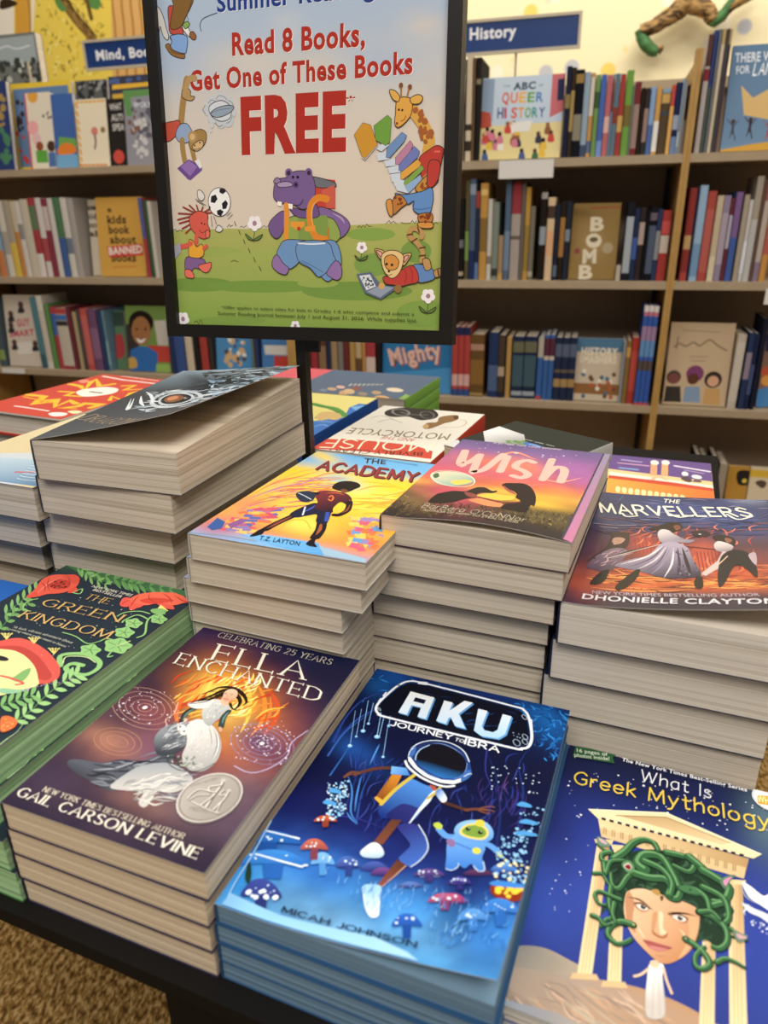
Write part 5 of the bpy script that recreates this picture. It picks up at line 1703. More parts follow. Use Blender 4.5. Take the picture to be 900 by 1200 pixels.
["t","d8ccb4","Barbara O'Connor",[229,212,973,178],94,"r",0,0,0.42],
["t","cdbfa4","AUTHOR OF HOW TO STEAL A DOG",[257,145,938,128],45,"n",0,0,1.6],
["p",["8f86a0",1254,1786,"c07a9a",1301,90],[1269,1934,1323,1933,1320,0,1255,24]],
["k","4a4258",15,[1264,1932,1254,33]],
["d","f0e8f0",18,[79,1866,1267,1874,1262,1401,215,1575],4.6,10.1,7],
 ]},
 'acad': {"w": 132, "h": 194, "base": 'f0c030', "grid": [30, 44], "soft": [["g","y",[[0,"6aa8d8"],[0.12,"78b4e0"],[0.25,"e8c838"],[0.5,"f4d43a"],[0.75,"f0b040"],[0.9,"e08a4a"],[1,"7ab0dc"]]],["b","6aaede",508,1823,1177,1843,345,2066,1],["b","f0cc38",109,1828,327,1759,-34,2007,0.9],["b","f6e05a",840,1080,1133,1059,625,1447,0.8],["b","8ab8d8",549,1291,769,1239,469,1460,0.8],["b","f4d844",414,880,648,786,267,1070,0.6],["b","e0906a",145,568,407,546,-1,860,0.9],["b","a86a8c",145,159,352,176,80,337,0.8],["b","e8b07a",124,1022,294,1018,7,1234,0.8],["b","e89048",1172,240,1356,205,1056,595,0.8],["b","fbe060",654,418,887,391,581,601,0.9],["b","9a8ab0",1243,-5,1403,0,1190,110,0.7],["b","7ab4e2",587,62,845,50,543,140,0.9]], "ops": [
["l","d8905a",26,[16,955,141,1216,267,1457],2],
["l","b87a9a",28,[44,701,158,1003,337,1219],2],
["l","f08a4a",27,[87,549,188,777,348,917],2],
["l","c86a7a",20,[102,448,163,656,286,769],2],
["l","f4b050",30,[45,1120,138,1412,282,1531],2],
["l","e8784a",18,[27,810,66,1127,197,1300],2],
["l","e8c030",37,[677,1334,916,1351,1154,1244],2],
["l","f4e070",28,[885,977,1006,1135,1111,1292],2],
["l","e0b840",24,[893,755,1011,904,1091,1045],2],
["l","e86a4a",28,[192,373,280,452,313,677],2],
["l","f0a050",25,[150,259,211,379,209,535],2],
["l","d0607a",19,[190,529,312,515,437,451],2],
["f",["e8744a","d05a6a","5a6aa8","f0a850","8a7ab0","c8506a","f4c060"],70,[114,504,363,585,430,152,129,83],44,44,108,-5,50,3,2],
["f",["f0a04a","e8784a","9a86b8","6a9ac8","f4c860","d8607a"],50,[938,610,1154,678,1298,98,1098,172],70,31,76,-10,30,4,2],
["f",["d8905a","b87a9a","f08a4a","e8b07a","c86a7a","f4d060"],50,[66,1127,267,1457,460,838,166,416],21,144,397,20,50,5,0],
["f",["e8c030","f4e070","e0b840","f0a848"],40,[709,1157,1111,1230,1134,672,879,591],25,107,322,5,40,6,0],
["p","3a5a98",[64,134,37,298,131,253,176,145,130,97]],
["p","8a5a8c",[175,217,205,351,270,296,240,165]],
["p",["78b8e8",543,140,"5a9ed8",939,-53],[351,104,534,156,914,161,1046,-21,667,32]],
["l","8a98a8",14,[4,11,255,51,511,47],0],
["p","9ab8cc",[934,122,1297,54,1323,-3,1031,9]],
["l","d8b848",12,[549,286,556,437,651,467,755,350],0],
["l","241c24",61,[577,654,542,547,489,356,468,236],0],
["l","8a4a38",28,[533,522,494,367,472,252],2],
["s","1c1a24",[427,105,434,220,461,248,489,161,457,105]],
["l","241c24",73,[747,549,823,371,851,235],0],
["l","a05a3c",27,[773,480,819,370,839,269],2],
["s","1c1a24",[842,121,838,194,863,220,888,154,932,103,883,97]],
["s","20243c",[497,522,499,628,534,738,577,791,723,755,779,612,820,460,738,469,682,591,629,553,570,493]],
["l","4a5ab0",20,[567,586,587,679,590,745],2],
["k","d8dce8",13,[589,551,534,694]],
["l","3a50a8",31,[719,699,796,513],0],
["s",["7a3038",510,971,"2a1c2c",791,777],[474,958,500,1039,608,1063,715,1039,800,938,817,830,737,872,736,748,765,660,619,689,572,818]],
["l","d06038",18,[546,994,623,1032,704,1011],2],
["l","e07840",14,[613,934,615,970,651,924,659,869,625,892],0],
["l","c85a3a",13,[775,941,832,869,851,797],2],
["l","241820",48,[802,893,853,743,834,640,802,630],0],
["l","8a4a38",20,[824,855,850,731,824,669],2],
["l","2a1c22",52,[490,964,418,964,368,923],0],
["s","2c3448",[341,903,347,964,411,997,492,941,525,825,480,776,415,811]],
["l","c8d0dc",10,[351,929,434,887,505,841],0],
["s","1c161c",[539,1131,532,1247,591,1305,681,1297,741,1230,724,1150,696,1080,609,1087]],
["s","7a4436",[626,1117,677,1122,697,1068,655,1066]],
["t","3a2430","THE",[530,1773,723,1798],123,"b",0,-0.2,1],
["t","3a2028","ACADEMY",[236,1474,1128,1455],211,"x",0,-0.25,1.1],
["t","8a3038","ACADEMY",[221,1489,1114,1470],212,"x",0,-0.25,1.1],
["t","1c2438","T.Z. LAYTON",[515,71,814,76],63,"b",0,-0.3,1.2],
["t","5a86ac","An unforgettable tale of soccer and friendship",[243,1937,993,1850],39,"n",0,0,1],
 ]},
 'marv': {"w": 146, "h": 216, "base": '2a3350', "grid": [30, 44], "soft": [["g","y",[[0,"2a2e44"],[0.15,"343a5c"],[0.3,"3c466e"],[0.5,"5a3c48"],[0.72,"8a4038"],[0.85,"b8583a"],[0.92,"3c2c40"],[1,"2a2438"]]],["b","3c4a80",639,1971,1306,1987,589,2360,0.9],["b","4a5488",1019,1616,1285,1546,985,1918,0.9],["b","8a94a8",1211,2167,1376,2136,1197,2337,0.7],["b","2c3250",177,1807,394,1732,157,2051,0.8],["b","5a3a44",171,940,302,861,164,1188,0.8],["b","c85040",467,1031,602,950,456,1236,0.9],["b","d05a42",871,838,1005,757,870,1195,0.95],["b","e0703c",562,396,903,383,556,525,0.9],["b","a04838",117,315,247,286,104,565,0.9],["b","d8663c",1133,491,1264,413,1138,629,0.9],["b","4a3850",35,920,165,843,7,1319,0.7],["b","1c2034",-59,1203,54,1171,-74,1752,0.9],["n","141828",280,0.4,6]], "ops": [
["f",["6a78a8","8a94b8","5a5488","a890a8"],40,[66,2062,1318,2226,1285,1546,113,1559],10,83,200,-30,25,8,0],
["f",["d8683c","a04838","7a3438","e88a50"],60,[99,608,1244,688,1226,323,94,273],12,100,276,-8,8,9,0],
["l","f09a50",18,[279,584,470,430,745,434],2],
["l","f09a50",19,[840,442,1000,391,1232,455],2],
["l","f09a50",17,[122,397,241,346,340,376],2],
["l","f09a50",17,[165,259,480,244,810,290],2],
["k","8a3434",8,[820,930,842,599]],
["k","8a3434",8,[843,933,865,601]],
["k","8a3434",8,[867,936,888,603]],
["k","8a3434",8,[891,939,911,606]],
["k","8a3434",8,[915,942,934,608]],
["k","8a3434",8,[939,946,957,611]],
["k","8a3434",8,[963,949,980,613]],
["k","8a3a38",8,[377,1171,412,876]],
["k","8a3a38",8,[403,1175,437,879]],
["k","8a3a38",8,[429,1179,462,883]],
["k","8a3a38",8,[456,1183,488,886]],
["k","8a3a38",8,[482,1188,513,889]],
["k","8a3a38",8,[509,1192,539,893]],
["f",["1c1c30","3a4a80","6a4a58","2a2a48","8a5040"],70,[9,1582,1192,1630,1195,1318,56,1136],14,116,327,-6,6,51,0],
["f",["b8503c","d86a48","8a3a34","e88060"],70,[315,1299,1213,1408,1150,500,395,495],13,68,205,40,100,52,0],
["f",["e8904c","f0b060","c05a38","3a2430"],60,[105,466,1175,485,1168,298,125,279],13,112,300,-3,3,53,0],
["s","3a2a30",[198,1042,206,1231,266,1266,333,1220,337,986,259,900,186,781,84,657,137,811,184,927]],
["s","b8907c",[216,1122,275,1155,315,1114,284,1031,237,1009]],
["s",["8a7484",229,970,"3c2c44",170,473],[140,776,244,935,342,911,314,656,234,512,142,536,94,564]],
["f",["d0b0b0","a08090","4a3450"],16,[163,778,321,871,273,583,124,601],10,60,141,40,80,54,0],
["s","1c161c",[158,375,200,509,253,547,245,383,208,311,155,300]],
["l","d8c8b8",9,[224,751,346,860,486,984,584,1060],0],
["l","3a3440",19,[233,780,356,891,509,1026],2],
["s","231a22",[466,1358,542,1440,621,1515,690,1510,711,1426,694,1338,641,1304,574,1318]],
["s","7a4838",[650,1450,691,1458,701,1390,669,1351]],
["s",["d4cac8",575,1301,"8a8090",685,1155],[539,1262,559,1357,613,1350,655,1273,737,1171,804,1157,765,1094,686,1099,635,1060,570,1097]],
["s",["a89cb0",562,979,"2c2440",750,496],[571,1058,660,1111,754,1006,795,784,848,519,751,463,631,451,510,520,390,575,281,632,378,748,494,835]],
["l","e8dcd8",19,[585,1021,494,820,314,649],2],
["l","cfc4cc",17,[611,1009,547,754,436,580],2],
["l","8a8098",17,[638,990,598,689,534,516],2],
["l","e0d4dc",15,[663,993,660,696,619,464],2],
["l","3a2f4c",19,[689,997,709,701,702,471],2],
["l","1f1a2c",25,[721,1001,759,707,787,500],2],
["l","4a4058",13,[598,1023,521,787,376,608],2],
["l","5a5068",13,[624,1003,573,721,485,551],2],
["f",["6a6478","8f8aa0","2c2838"],30,[664,955,768,931,836,505,702,492],8,17,53,60,120,55,0],
["s","18131a",[320,295,365,427,425,565,459,583,445,434,397,301,346,235]],
["s","18131a",[807,434,848,506,861,372,849,300,813,316]],
["l","3a3040",11,[753,1022,845,1003,978,959],0],
["s","2a2230",[783,1328,857,1365,913,1298,871,1224,806,1239]],
["o","d8d0d8",[839,1278],11],
["s","2a1e26",[926,1233,982,1275,1064,1213,1075,1091,1032,1005,966,1116]],
["s","8a5a48",[1008,1204,1050,1186,1048,1120,1018,1115]],
["s",["d8ccc8",952,1073,"8a7c84",1004,923],[933,1055,961,1139,1021,1099,1060,1025,1017,917,951,947]],
["p","c8b8b4",[950,758,986,936,1058,922,974,659,873,494,848,540]],
["s","1b1724",[977,843,1059,969,1152,903,1183,681,1175,467,1116,638,1052,667,997,431,953,314,948,515]],
["l","e8b8a0",8,[848,506,923,618,1016,848],0],
["s","b8a0a8",[1145,864,1193,909,1183,681]],
["l","b8a8b8",7,[41,1391,205,1396,371,1418],0],
["l","a89cac",7,[97,1335,235,1335],0],
["k","6a6488",7,[27,1834,84,2098,172,1866,207,2096]],
["k","6a6488",8,[1235,2241,1321,2296,1372,2068]],
["k","6a6488",7,[1271,1663,1358,1804]],
["t","f0ead8","THE",[545,1988,677,1979],103,"b",0,0,1.0],
["t","f6f0dc","MARVELLERS",[74,1654,1218,1702],213,"r",0,-0.2,1.1],
["l","f6f0dc",19,[240,1671,280,1603,364,1632],0],
["l","f6f0dc",20,[610,1716,685,1642,794,1705],0],
["l","f6f0dc",20,[1040,1742,1115,1622,1218,1702],0],
["t","b8b0bc","NEW YORK TIMES BESTSELLING AUTHOR",[186,163,1174,183],47,"n",0,-0.1,1.4],
["t","e8e0e4","DHONIELLE CLAYTON",[130,76,1262,74],76,"b",0,0,0.7],
 ]},
 'drag': {"w": 140, "h": 222, "base": '4a4c50', "grid": [24, 36], "soft": [["g","y",[[0,"8fa4b4"],[0.15,"6a7c8a"],[0.4,"3c4248"],[0.7,"464a50"],[1,"55585c"]]],["b","9cb0bf",828,2056,1394,1772,573,2359,0.8],["b","2c3036",616,1640,1087,1291,290,2071,0.8]], "ops": [
["e","c4ccd2",[835,871,1208,731,601,1308]],
["e","34383c",[835,871,1147,750,656,1208]],
["e","8a5a40",[761,933,904,889,648,1128]],
["e","c88a68",[734,958,810,946,671,1064]],
["o","1c1614",[752,947],22],
["f",["c8d8e4","8aa4b8","b0c4d2","5a6c7c"],120,[551,1848,1234,2322,1702,1328,1161,803],50,223,558,-60,30,7,0],
["f",["b8c4cc","8a98a2","dfe4e8"],70,[81,1451,1023,1238,1722,98,445,662],35,122,305,-50,20,8,0],
["f",["24282c","2e3338","5a6268"],60,[275,2163,1099,2197,1571,1114,688,1172],48,161,485,-60,30,9,0],
["e","c4ccd2",[835,871,1076,793,658,1189]],
["e","24282c",[835,871,1048,793,695,1125]],
["e","8a5a40",[788,908,913,875,687,1088]],
["e","c88a68",[757,935,818,932,702,1037]],
["l","dfe6ea",32,[147,1133,423,717,439,730,176,1139],2],
["l","dfe6ea",32,[192,1224,422,919,612,717],2],
["l","dfe6ea",32,[138,1377,353,1166,669,763],2],
["t","a89478","DRAGON",[22,542,971,-35],147,"s",0,0.3,0.9],
 ]},
 'mouse': {"w": 136, "h": 200, "base": 'e6e0d4', "grid": [10, 14], "soft": [], "ops": [
["p","cc4a3c",[1427,1894,1465,1593,932,1526,363,1516,101,1645,27,1898,353,1893,890,1922,1332,2008]],
["s","2c2a2c",[1164,432,1226,228,1126,51,905,-58,688,-10,539,203,520,399,641,525,762,476,868,423,1018,501]],
["r","8a8a8c",27,[1021,259,909,252,1088,117]],
["r","6a6a6c",20,[663,268,571,266,726,109]],
["l","8a8a8c",17,[1021,259,842,314,663,268],0],
["l","9a9698",13,[1268,633,1186,493,981,593],0],
["l","8a8688",12,[1107,779,1018,613,824,712],0],
["s","8a6a44",[535,756,533,610,439,540,482,326,384,185,302,168,243,308,273,464,337,565,372,702,421,844,481,863]],
["s","5a3a24",[338,214,294,164,244,317,269,364]],
["s","c8a070",[532,793,537,660,471,735,457,850]],
["l","b89a70",10,[263,361,158,344,94,467,109,626,209,706,322,749],0],
["t","f2e8cc","MOUSE",[200,1354,1367,1607],331,"r",0,0,0.62],
["t","7a6a50","MOTORCYCLE",[116,968,1297,1119],252,"n",0,0,1],
["t","c0503c","AND THE",[422,1277,816,1297],127,"n",0,0,1.5],
["t","3a2a24","BEVERLY CLEARY",[181,1714,1190,1946],134,"n",0,0,1.6],
 ]},
 'swirl': {"w": 140, "h": 210, "base": 'd8c8a0', "grid": [10, 14], "soft": [], "ops": [
["p","c9cfd4",[-25,504,1123,951,1391,81,283,-303]],
["p",["b8ccd8",880,571,"5f86a8",1193,94],[430,537,948,644,1199,531,1404,42,621,8]],
["l","e8d8a8",59,[699,1103,821,1299,923,1617,1119,2161],0],
["l","8a4a38",27,[753,1223,861,1466,1041,1999],0],
["l","c8a458",37,[681,973,811,1048,956,1178,995,1443],0],
["l","e08a40",58,[789,1113,872,1195,983,1189],0],
["l","e87a38",62,[903,914,1000,903,1110,802],0],
["l","d8c890",46,[754,759,898,791,1028,771,1152,629],0],
["l","e8dcb8",31,[772,887,861,946,959,887],0],
["l","b87a30",15,[1015,765,1076,718,1138,718],0],
["l","f0ecdc",30,[866,612,950,636,1022,697],0],
["l","c85a60",30,[925,263,1035,296,1099,330],0],
["l","7a9ab4",8,[860,540,1010,551,1195,543],0],
["l","e0e8ec",8,[877,509,1021,518,1205,512],0],
["l","7a9ab4",8,[894,478,1032,485,1215,482],0],
["l","e0e8ec",7,[910,447,1043,452,1225,451],0],
["l","7a9ab4",7,[927,416,1054,419,1235,420],0],
["l","e0e8ec",7,[944,385,1065,386,1245,389],0],
["l","7a9ab4",7,[960,355,1076,354,1255,359],0],
["l","e0e8ec",7,[977,324,1087,321,1265,328],0],
["l","7a9ab4",7,[993,294,1098,289,1275,298],0],
["l","e0e8ec",7,[1009,263,1108,256,1285,268],0],
["l","7a9ab4",7,[1026,233,1119,224,1295,238],0],
["l","e0e8ec",7,[1042,203,1130,192,1305,208],0],
["l","7a9ab4",7,[1058,173,1141,160,1315,177],0],
["l","e0e8ec",7,[1074,143,1152,128,1325,148],0],
 ]},
 'blueback': {"w": 140, "h": 200, "base": '2d66b8', "grid": [10, 14], "soft": [], "ops": [
["s","e8c848",[1326,1717,1358,1773,1422,1723,1442,1633,1392,1561]],
["l","7ab8e8",20,[1245,1780,1328,1844,1433,1854],0],
 ]},
 'croc': {"w": 165, "h": 250, "base": 'e8dc8a', "grid": [10, 14], "soft": [], "ops": [
["p","3f78c8",[1137,1587,295,1432,4,1138,163,633,118,394,-177,371,-198,512,-165,1648,-78,2191,731,2247]],
["p","78b4e4",[161,596,8,470,-105,558,-19,787]],
["l","5a9a4c",117,[758,607,558,691,331,762,118,973,31,1080],0],
["l","5a9a4c",65,[602,1406,568,1261,416,1409],0],
["l","5a9a4c",46,[350,1288,373,1059,233,1080,125,1112],0],
["l","3a7038",28,[691,660,445,763,194,929],0],
["l","3a7038",33,[362,1192,252,1154],0],
["s","d8b87c",[373,1262,419,1005,305,932,150,984,43,1151,54,1299,181,1296,223,1395]],
["l","8ac0ec",28,[173,1703,121,1563,-36,1632],2],
["l","8ac0ec",28,[251,1481,127,1407,8,1430],2],
 ]},
 'stone': {"w": 200, "h": 170, "base": '5a6a80', "grid": [10, 14], "soft": [], "ops": [
["e","c8a078",[1053,1613,979,1618,1125,1440]],
["e","d0b088",[1014,1467,915,1475,1079,1307]],
["e","c0a080",[1351,1395,1260,1402,1390,1296]],
["e","d8b0a0",[1276,1231,1196,1238,1315,1130]],
["e","8a5a58",[992,1232,902,1240,1043,1099]],
["e","d8a878",[362,1702,234,1711,410,1566]],
["e","e0d0b8",[368,1148,217,1161,411,1015]],
["e","b89a78",[574,1412,488,1419,613,1300]],
["e","9a8a78",[743,1555,657,1561,783,1445]],
["e","7a8aa0",[1444,1517,1376,1522,1476,1436]],
["k","c8c0b4",30,[1180,1105,1207,950]],
["k","c8c0b4",30,[1115,1074,1135,932]],
["k","c8c0b4",30,[1050,1044,1064,913]],
["k","c8c0b4",30,[984,1013,992,895]],
["k","c8c0b4",30,[919,982,921,877]],
["k","c8c0b4",30,[854,952,849,859]],
["k","c8c0b4",30,[788,921,778,840]],
["k","c8c0b4",30,[723,890,707,822]],
["p","5a84b4",[702,1880,388,1858,114,1848,100,2080,572,2080]],
["p","8aae5a",[49,2063,100,1681,107,1346,-67,1543,-70,2023]],
 ]},
 'pink': {"w": 150, "h": 200, "base": 'd0606a', "grid": [10, 14], "soft": [], "ops": [
 ]},
 'redbk': {"w": 150, "h": 220, "base": 'c0483c', "grid": [10, 14], "soft": [], "ops": [
["k","e8b83a",80,[79,1489,324,1445,580,1271,256,1707,199,1865,574,1546,636,1642,670,1727]],
["k","e8b83a",58,[303,1092,542,1122,579,941,811,972]],
["k","e8b83a",59,[880,1669,1027,1756,1095,1480,1402,1672,1310,1368,1503,1006,1204,1132,1350,943]],
["s","ece4d4",[569,1133,530,1319,707,1529,967,1496,1097,1281,1003,1075,837,982]],
["k","3a2a24",47,[733,1226,928,1226]],
["k","e8b43a",95,[51,791,363,790,476,586,563,442,676,608]],
["k","e8b43a",91,[527,607,662,724,948,425,862,744,1070,649]],
["k","e8b43a",93,[1115,436,1205,553,1171,691,1414,732,1412,558]],
["k","d89a30",45,[98,682,428,628,722,566]],
["k","d89a30",42,[1041,406,1280,448]],
["l","e0d4cc",37,[427,269,693,263,1043,240],0],
["s","ece4d8",[1142,150,1190,234,1359,239,1405,131,1294,74]],
["s","e8d8a8",[1279,315,1344,385,1473,362,1447,254]],
["k","e8d0c8",53,[120,2081,581,1987,1469,1935]],
["k","d8b0a8",39,[391,2189,1126,2116]],
["s","e08a78",[19,1702,69,1812,206,1717,206,1599]],
 ]},
 'grnwht': {"w": 130, "h": 195, "base": 'd8d8d4', "grid": [10, 14], "soft": [], "ops": [
["p","262c2a",[2056,683,647,-1597,-1160,2041,-15,3141]],
["p",["f0efec",1171,901,"6a6e6c",665,1034],[538,2194,1594,444,1269,497,872,623,606,1120,190,1977]],
["d","5f9048",40,[880,1089,735,879,513,1102,809,1239],17.1,39.9,4],
["s","3f70b8",[695,990,630,928,470,958,355,1057,340,1157,485,1144,581,1131]],
["l","a8c8e8",25,[622,993,538,986,403,1034],0],
["l","7a9ac0",37,[358,1026,281,988,122,1006],0],
["d","5f8a50",26,[321,923,27,784,-84,1005,143,1155],16.2,32.4,5],
["d","7aa0c8",16,[350,985,116,934,62,1079,283,1090],10.8,24.2,6],
["k","c0c4c0",20,[778,830,662,827]],
["k","c0c4c0",20,[622,834,520,827]],
["k","c0c4c0",19,[476,828,382,826]],
 ]},
 'purple': {"w": 132, "h": 190, "base": '6a5288', "grid": [10, 14], "soft": [], "ops": [
["p","e8c890",[1289,618,-70,742,-112,1608,1271,1820]],
["p",["f0a850",892,1020,"d8743c",239,1221],[1221,868,-17,1003,-35,1574,1277,1758]],
["p","c8503c",[1221,868,452,912,-18,989,-14,1085,451,1046,1216,994]],
["p","f0e6d4",[1222,738,-43,891,-48,979,452,912,1216,874]],
["s","f6e2a8",[1099,1272,1053,1299,1050,1474,1096,1436]],
["s","f6e2a8",[1024,1280,978,1306,976,1481,1022,1442]],
["s","f6e2a8",[948,1287,903,1313,903,1487,948,1449]],
["s","f6e2a8",[874,1294,829,1320,830,1493,874,1455]],
["s","f6e2a8",[800,1301,755,1327,757,1499,801,1462]],
["s","f6e2a8",[726,1308,682,1334,685,1506,729,1468]],
["s","f6e2a8",[653,1315,610,1340,614,1512,657,1474]],
["s","f6e2a8",[580,1321,537,1347,543,1518,585,1480]],
["s","f6e2a8",[508,1328,466,1354,472,1524,514,1487]],
["s","f6e2a8",[437,1335,395,1360,402,1530,444,1493]],
["s","f6e2a8",[365,1342,324,1367,333,1536,374,1499]],
["p","e0a078",[735,236,655,235,647,719,729,716]],
["e","f0e8d8",[689,180,637,179,692,80]],
["p","e8a878",[599,192,519,191,517,677,598,673]],
["e","f0e8d8",[553,135,501,135,554,35]],
["l","e0b890",49,[696,884,633,715,541,833],0],
["e","e8e4e0",[315,536,275,538,315,444]],
["e","e8e4e0",[178,612,117,621,177,536]],
["s","5a4a50",[365,739,298,606,233,769,278,855]],
["s","6a5a58",[234,805,166,682,125,806]],
["k","b8a8d0",40,[1104,187,860,218]],
["k","c8a0b8",39,[1143,342,760,350]],
["k","8aa8d8",51,[1105,542,892,553]],
["k","e8e0ec",46,[434,245,25,350]],
["k","b0a0c4",29,[319,383,94,449]],
 ]},
 'queer': {"w": 228, "h": 213, "base": 'b9c6d2', "grid": [24, 36], "soft": [], "ops": [
["p","d8c890",[-169,885,2345,930,2363,-99,-102,-19]],
["p","8a9cb0",[-42,2108,337,2101,325,1005,7,1017]],
["p","c06a70",[1927,2145,2333,2142,2319,1207,1925,1037]],
["p","2a3450",[2086,1994,2272,2001,2272,1465,2103,1458]],
["p","b05040",[-13,1297,257,1240,307,868,-7,833]],
["t","3a4a5a","ABC",[865,1791,1490,1794],182,"b",0,0,2],
["t","6a7a8a","THE",[577,1875,770,1871],53,"b",0,0,1.0],
["t","6a7a8a","OF",[1563,1839,1691,1843],67,"b",0,0,1.0],
["t","c85a4a","Q",[562,1472,765,1468],275,"b",0,0,1.5],
["t","d8743c","U",[802,1469,1004,1466],267,"b",0,0,1.5],
["t","e0a83c","E",[1041,1467,1243,1464],260,"b",0,0,1.5],
["t","6a9a4a","E",[1280,1464,1481,1461],253,"b",0,0,1.5],
["t","4a7ab0","R",[1518,1462,1719,1459],245,"b",0,0,1.5],
["t","4a5a80","H",[452,1084,621,1082],280,"b",0,0,1.5],
["t","b0506a","I",[648,1081,722,1083],275,"b",0,0,1.5],
["t","c85a4a","S",[843,1078,1012,1076],270,"b",0,0,1.5],
["t","d8903c","T",[1038,1075,1206,1074],265,"b",0,0,1.5],
["t","6a9a4a","O",[1233,1073,1401,1071],260,"b",0,0,1.5],
["t","3a8a8a","R",[1427,1070,1595,1068],255,"b",0,0,1.5],
["t","4a5a90","Y",[1621,1067,1789,1066],250,"b",0,0,1.5],
["s","4a5a8a",[872,708,894,890,1009,895,1049,702]],
["o","2a2020",[944,943],58],
["s","d8b048",[885,405,908,584,1022,589,1062,399]],
["o","c89a78",[957,637],57],
["s","c8788a",[366,271,386,450,500,455,543,265]],
["o","2a2020",[435,502],58],
["s","e0d8c8",[508,265,529,443,643,449,685,259]],
["o","2a2020",[578,496],57],
["s","3f6a4a",[200,357,219,537,334,542,377,351]],
["o","2a2020",[268,589],58],
["s","d8b048",[1694,49,1719,226,1832,231,1868,44]],
["o","5a3a28",[1769,277],57],
["s","8a5a3c",[1815,633,1840,814,1955,819,1991,627]],
["o","8a5a40",[1891,867],57],
["s","c8788a",[36,428,55,608,170,613,214,422]],
["o","8a5a40",[104,661],58],
["s","d8b048",[187,294,207,473,321,478,364,288]],
["o","5a3a28",[255,526],58],
["s","c8788a",[121,585,140,766,256,771,300,579]],
["o","2a2020",[190,820],58],
["s","d8b048",[951,570,974,751,1089,756,1129,564]],
["o","2a2020",[1024,804],58],
["s","3a3a4a",[998,336,1020,515,1134,520,1174,330]],
["o","8a5a40",[1070,568],57],
["s","3a3a4a",[1706,255,1731,433,1845,438,1881,249]],
["o","c89a78",[1781,485],57],
["s","3f6a4a",[1507,-27,1531,149,1644,154,1681,-33]],
["o","5a3a28",[1580,200],57],
["s","c04a40",[1918,429,1944,608,2058,613,2094,423]],
["o","5a3a28",[1995,660],57],
["s","8a5a3c",[868,393,890,572,1005,577,1045,387]],
["o","c89a78",[940,625],57],
["s","4a5a8a",[1133,-7,1156,169,1269,174,1308,-13]],
["o","2a2020",[1205,221],57],
["s","c04a40",[71,474,91,655,206,660,250,468]],
["o","c89a78",[139,708],58],
["s","e0d8c8",[803,710,825,892,940,897,981,703]],
["o","c89a78",[875,945],58],
["s","4a5a8a",[70,-2,89,175,203,180,247,-8]],
["o","2a2020",[138,227],57],
["s","d8b048",[1722,238,1747,416,1860,421,1897,232]],
["o","2a2020",[1797,468],57],
["s","c8788a",[269,524,288,705,404,710,447,518]],
["o","2a2020",[338,758],58],
["s","c04a40",[689,700,711,882,826,886,868,693]],
["o","8a5a40",[761,935],58],
["s","c8788a",[903,340,925,519,1039,524,1079,334]],
["o","8a5a40",[974,572],57],
["s","c8788a",[481,444,502,624,617,629,659,438]],
["o","2a2020",[551,677],58],
["s","3a3a4a",[1572,412,1597,591,1711,596,1748,406]],
["o","5a3a28",[1647,644],57],
["p","dcd8d0",[881,961,1456,986,1389,714,972,707]],
 ]},
 'crown': {"w": 151, "h": 251, "base": '5f7a96', "grid": [24, 36], "soft": [], "ops": [
["p",["5f7a96",524,2479,"6d89a4",749,22],[-629,2755,2111,2582,2033,-178,-116,-172]],
["p","c89a44",[-16,44,737,157,1614,249,1617,-82,3,-74]],
["p","cfae74",[312,1577,635,1268,1005,1464,1129,1150,1409,1386,1428,679,1151,722,471,872]],
["t","d8dce0","THERE WAS A PARTY",[88,2122,2097,2103],224,"b",0,-0.1,1.2],
["t","d8dce0","FOR",[155,1852,477,1861],186,"b",0,-0.1,1],
["t","eef0f0","LANGSTON",[560,1802,1795,1822],262,"x",0,0.1,0.8],
["o","4a3428",[234,727],53],
["l","4a4a5a",67,[240,681,243,518,234,445],0],
["l","4a4a5a",25,[82,784,247,629,352,740],0],
["l","4a4a5a",28,[238,481,192,337],0],
["l","4a4a5a",28,[266,481,340,265],0],
["o","4a3428",[658,756],52],
["l","3a3038",66,[663,710,659,547,648,474],0],
["l","3a3038",25,[510,813,668,658,775,768],0],
["l","3a3038",28,[654,510,603,367],0],
["l","3a3038",28,[681,510,747,295],0],
["o","4a3428",[1133,633],50],
["l","a8484a",64,[1135,589,1125,431,1111,360],0],
["l","a8484a",24,[991,688,1138,538,1246,646],0],
["l","a8484a",27,[1118,395,1064,256],0],
["l","a8484a",27,[1145,395,1200,186],0],
 ]},
 'bomb': {"w": 133, "h": 210, "base": '8f7444', "grid": [24, 36], "soft": [["b","a58a5c",650,988,1059,927,611,1493,0.8],["b","6a5430",179,1856,688,1789,169,2005,0.7]], "ops": [
["t","d8ccb0","B",[520,1355,902,1364],370,"b",0,0,2.4],
["t","d8ccb0","M",[383,460,772,474],381,"b",0,0,2.4],
["t","d8ccb0","B",[312,12,704,28],386,"b",0,0,2.4],
["e","d8ccb0",[653,1079,875,1083,637,1281]],
["e","6a5a40",[651,1109,772,1116,645,1180]],
["o","8a4a4a",[205,793],82],
["o","a89878",[1063,877],151],
["k","9a3a34",29,[473,1969,1316,1984]],
 ]},
 'smash': {"w": 137, "h": 192, "base": 'c4b49c', "grid": [24, 36], "soft": [], "ops": [
["p","4f7590",[-163,1995,1451,1992,1430,1515,-46,1499]],
["t","e0d4bc","HISTORY",[134,1409,1221,1406],226,"b",0,0,2.2],
["t","e0d4bc","SMASHERS",[100,1166,1206,1170],212,"b",0,0,2.2],
["p","8a6038",[0,537,1394,529,1393,191,6,215]],
["s","4a6a80",[913,682,974,765,1050,687,988,615]],
["s","e0d4c0",[1013,604,1074,687,1149,609,1087,538]],
["s","b05a3a",[456,468,518,552,596,474,533,402]],
["s","b05a3a",[957,561,1018,643,1094,565,1032,494]],
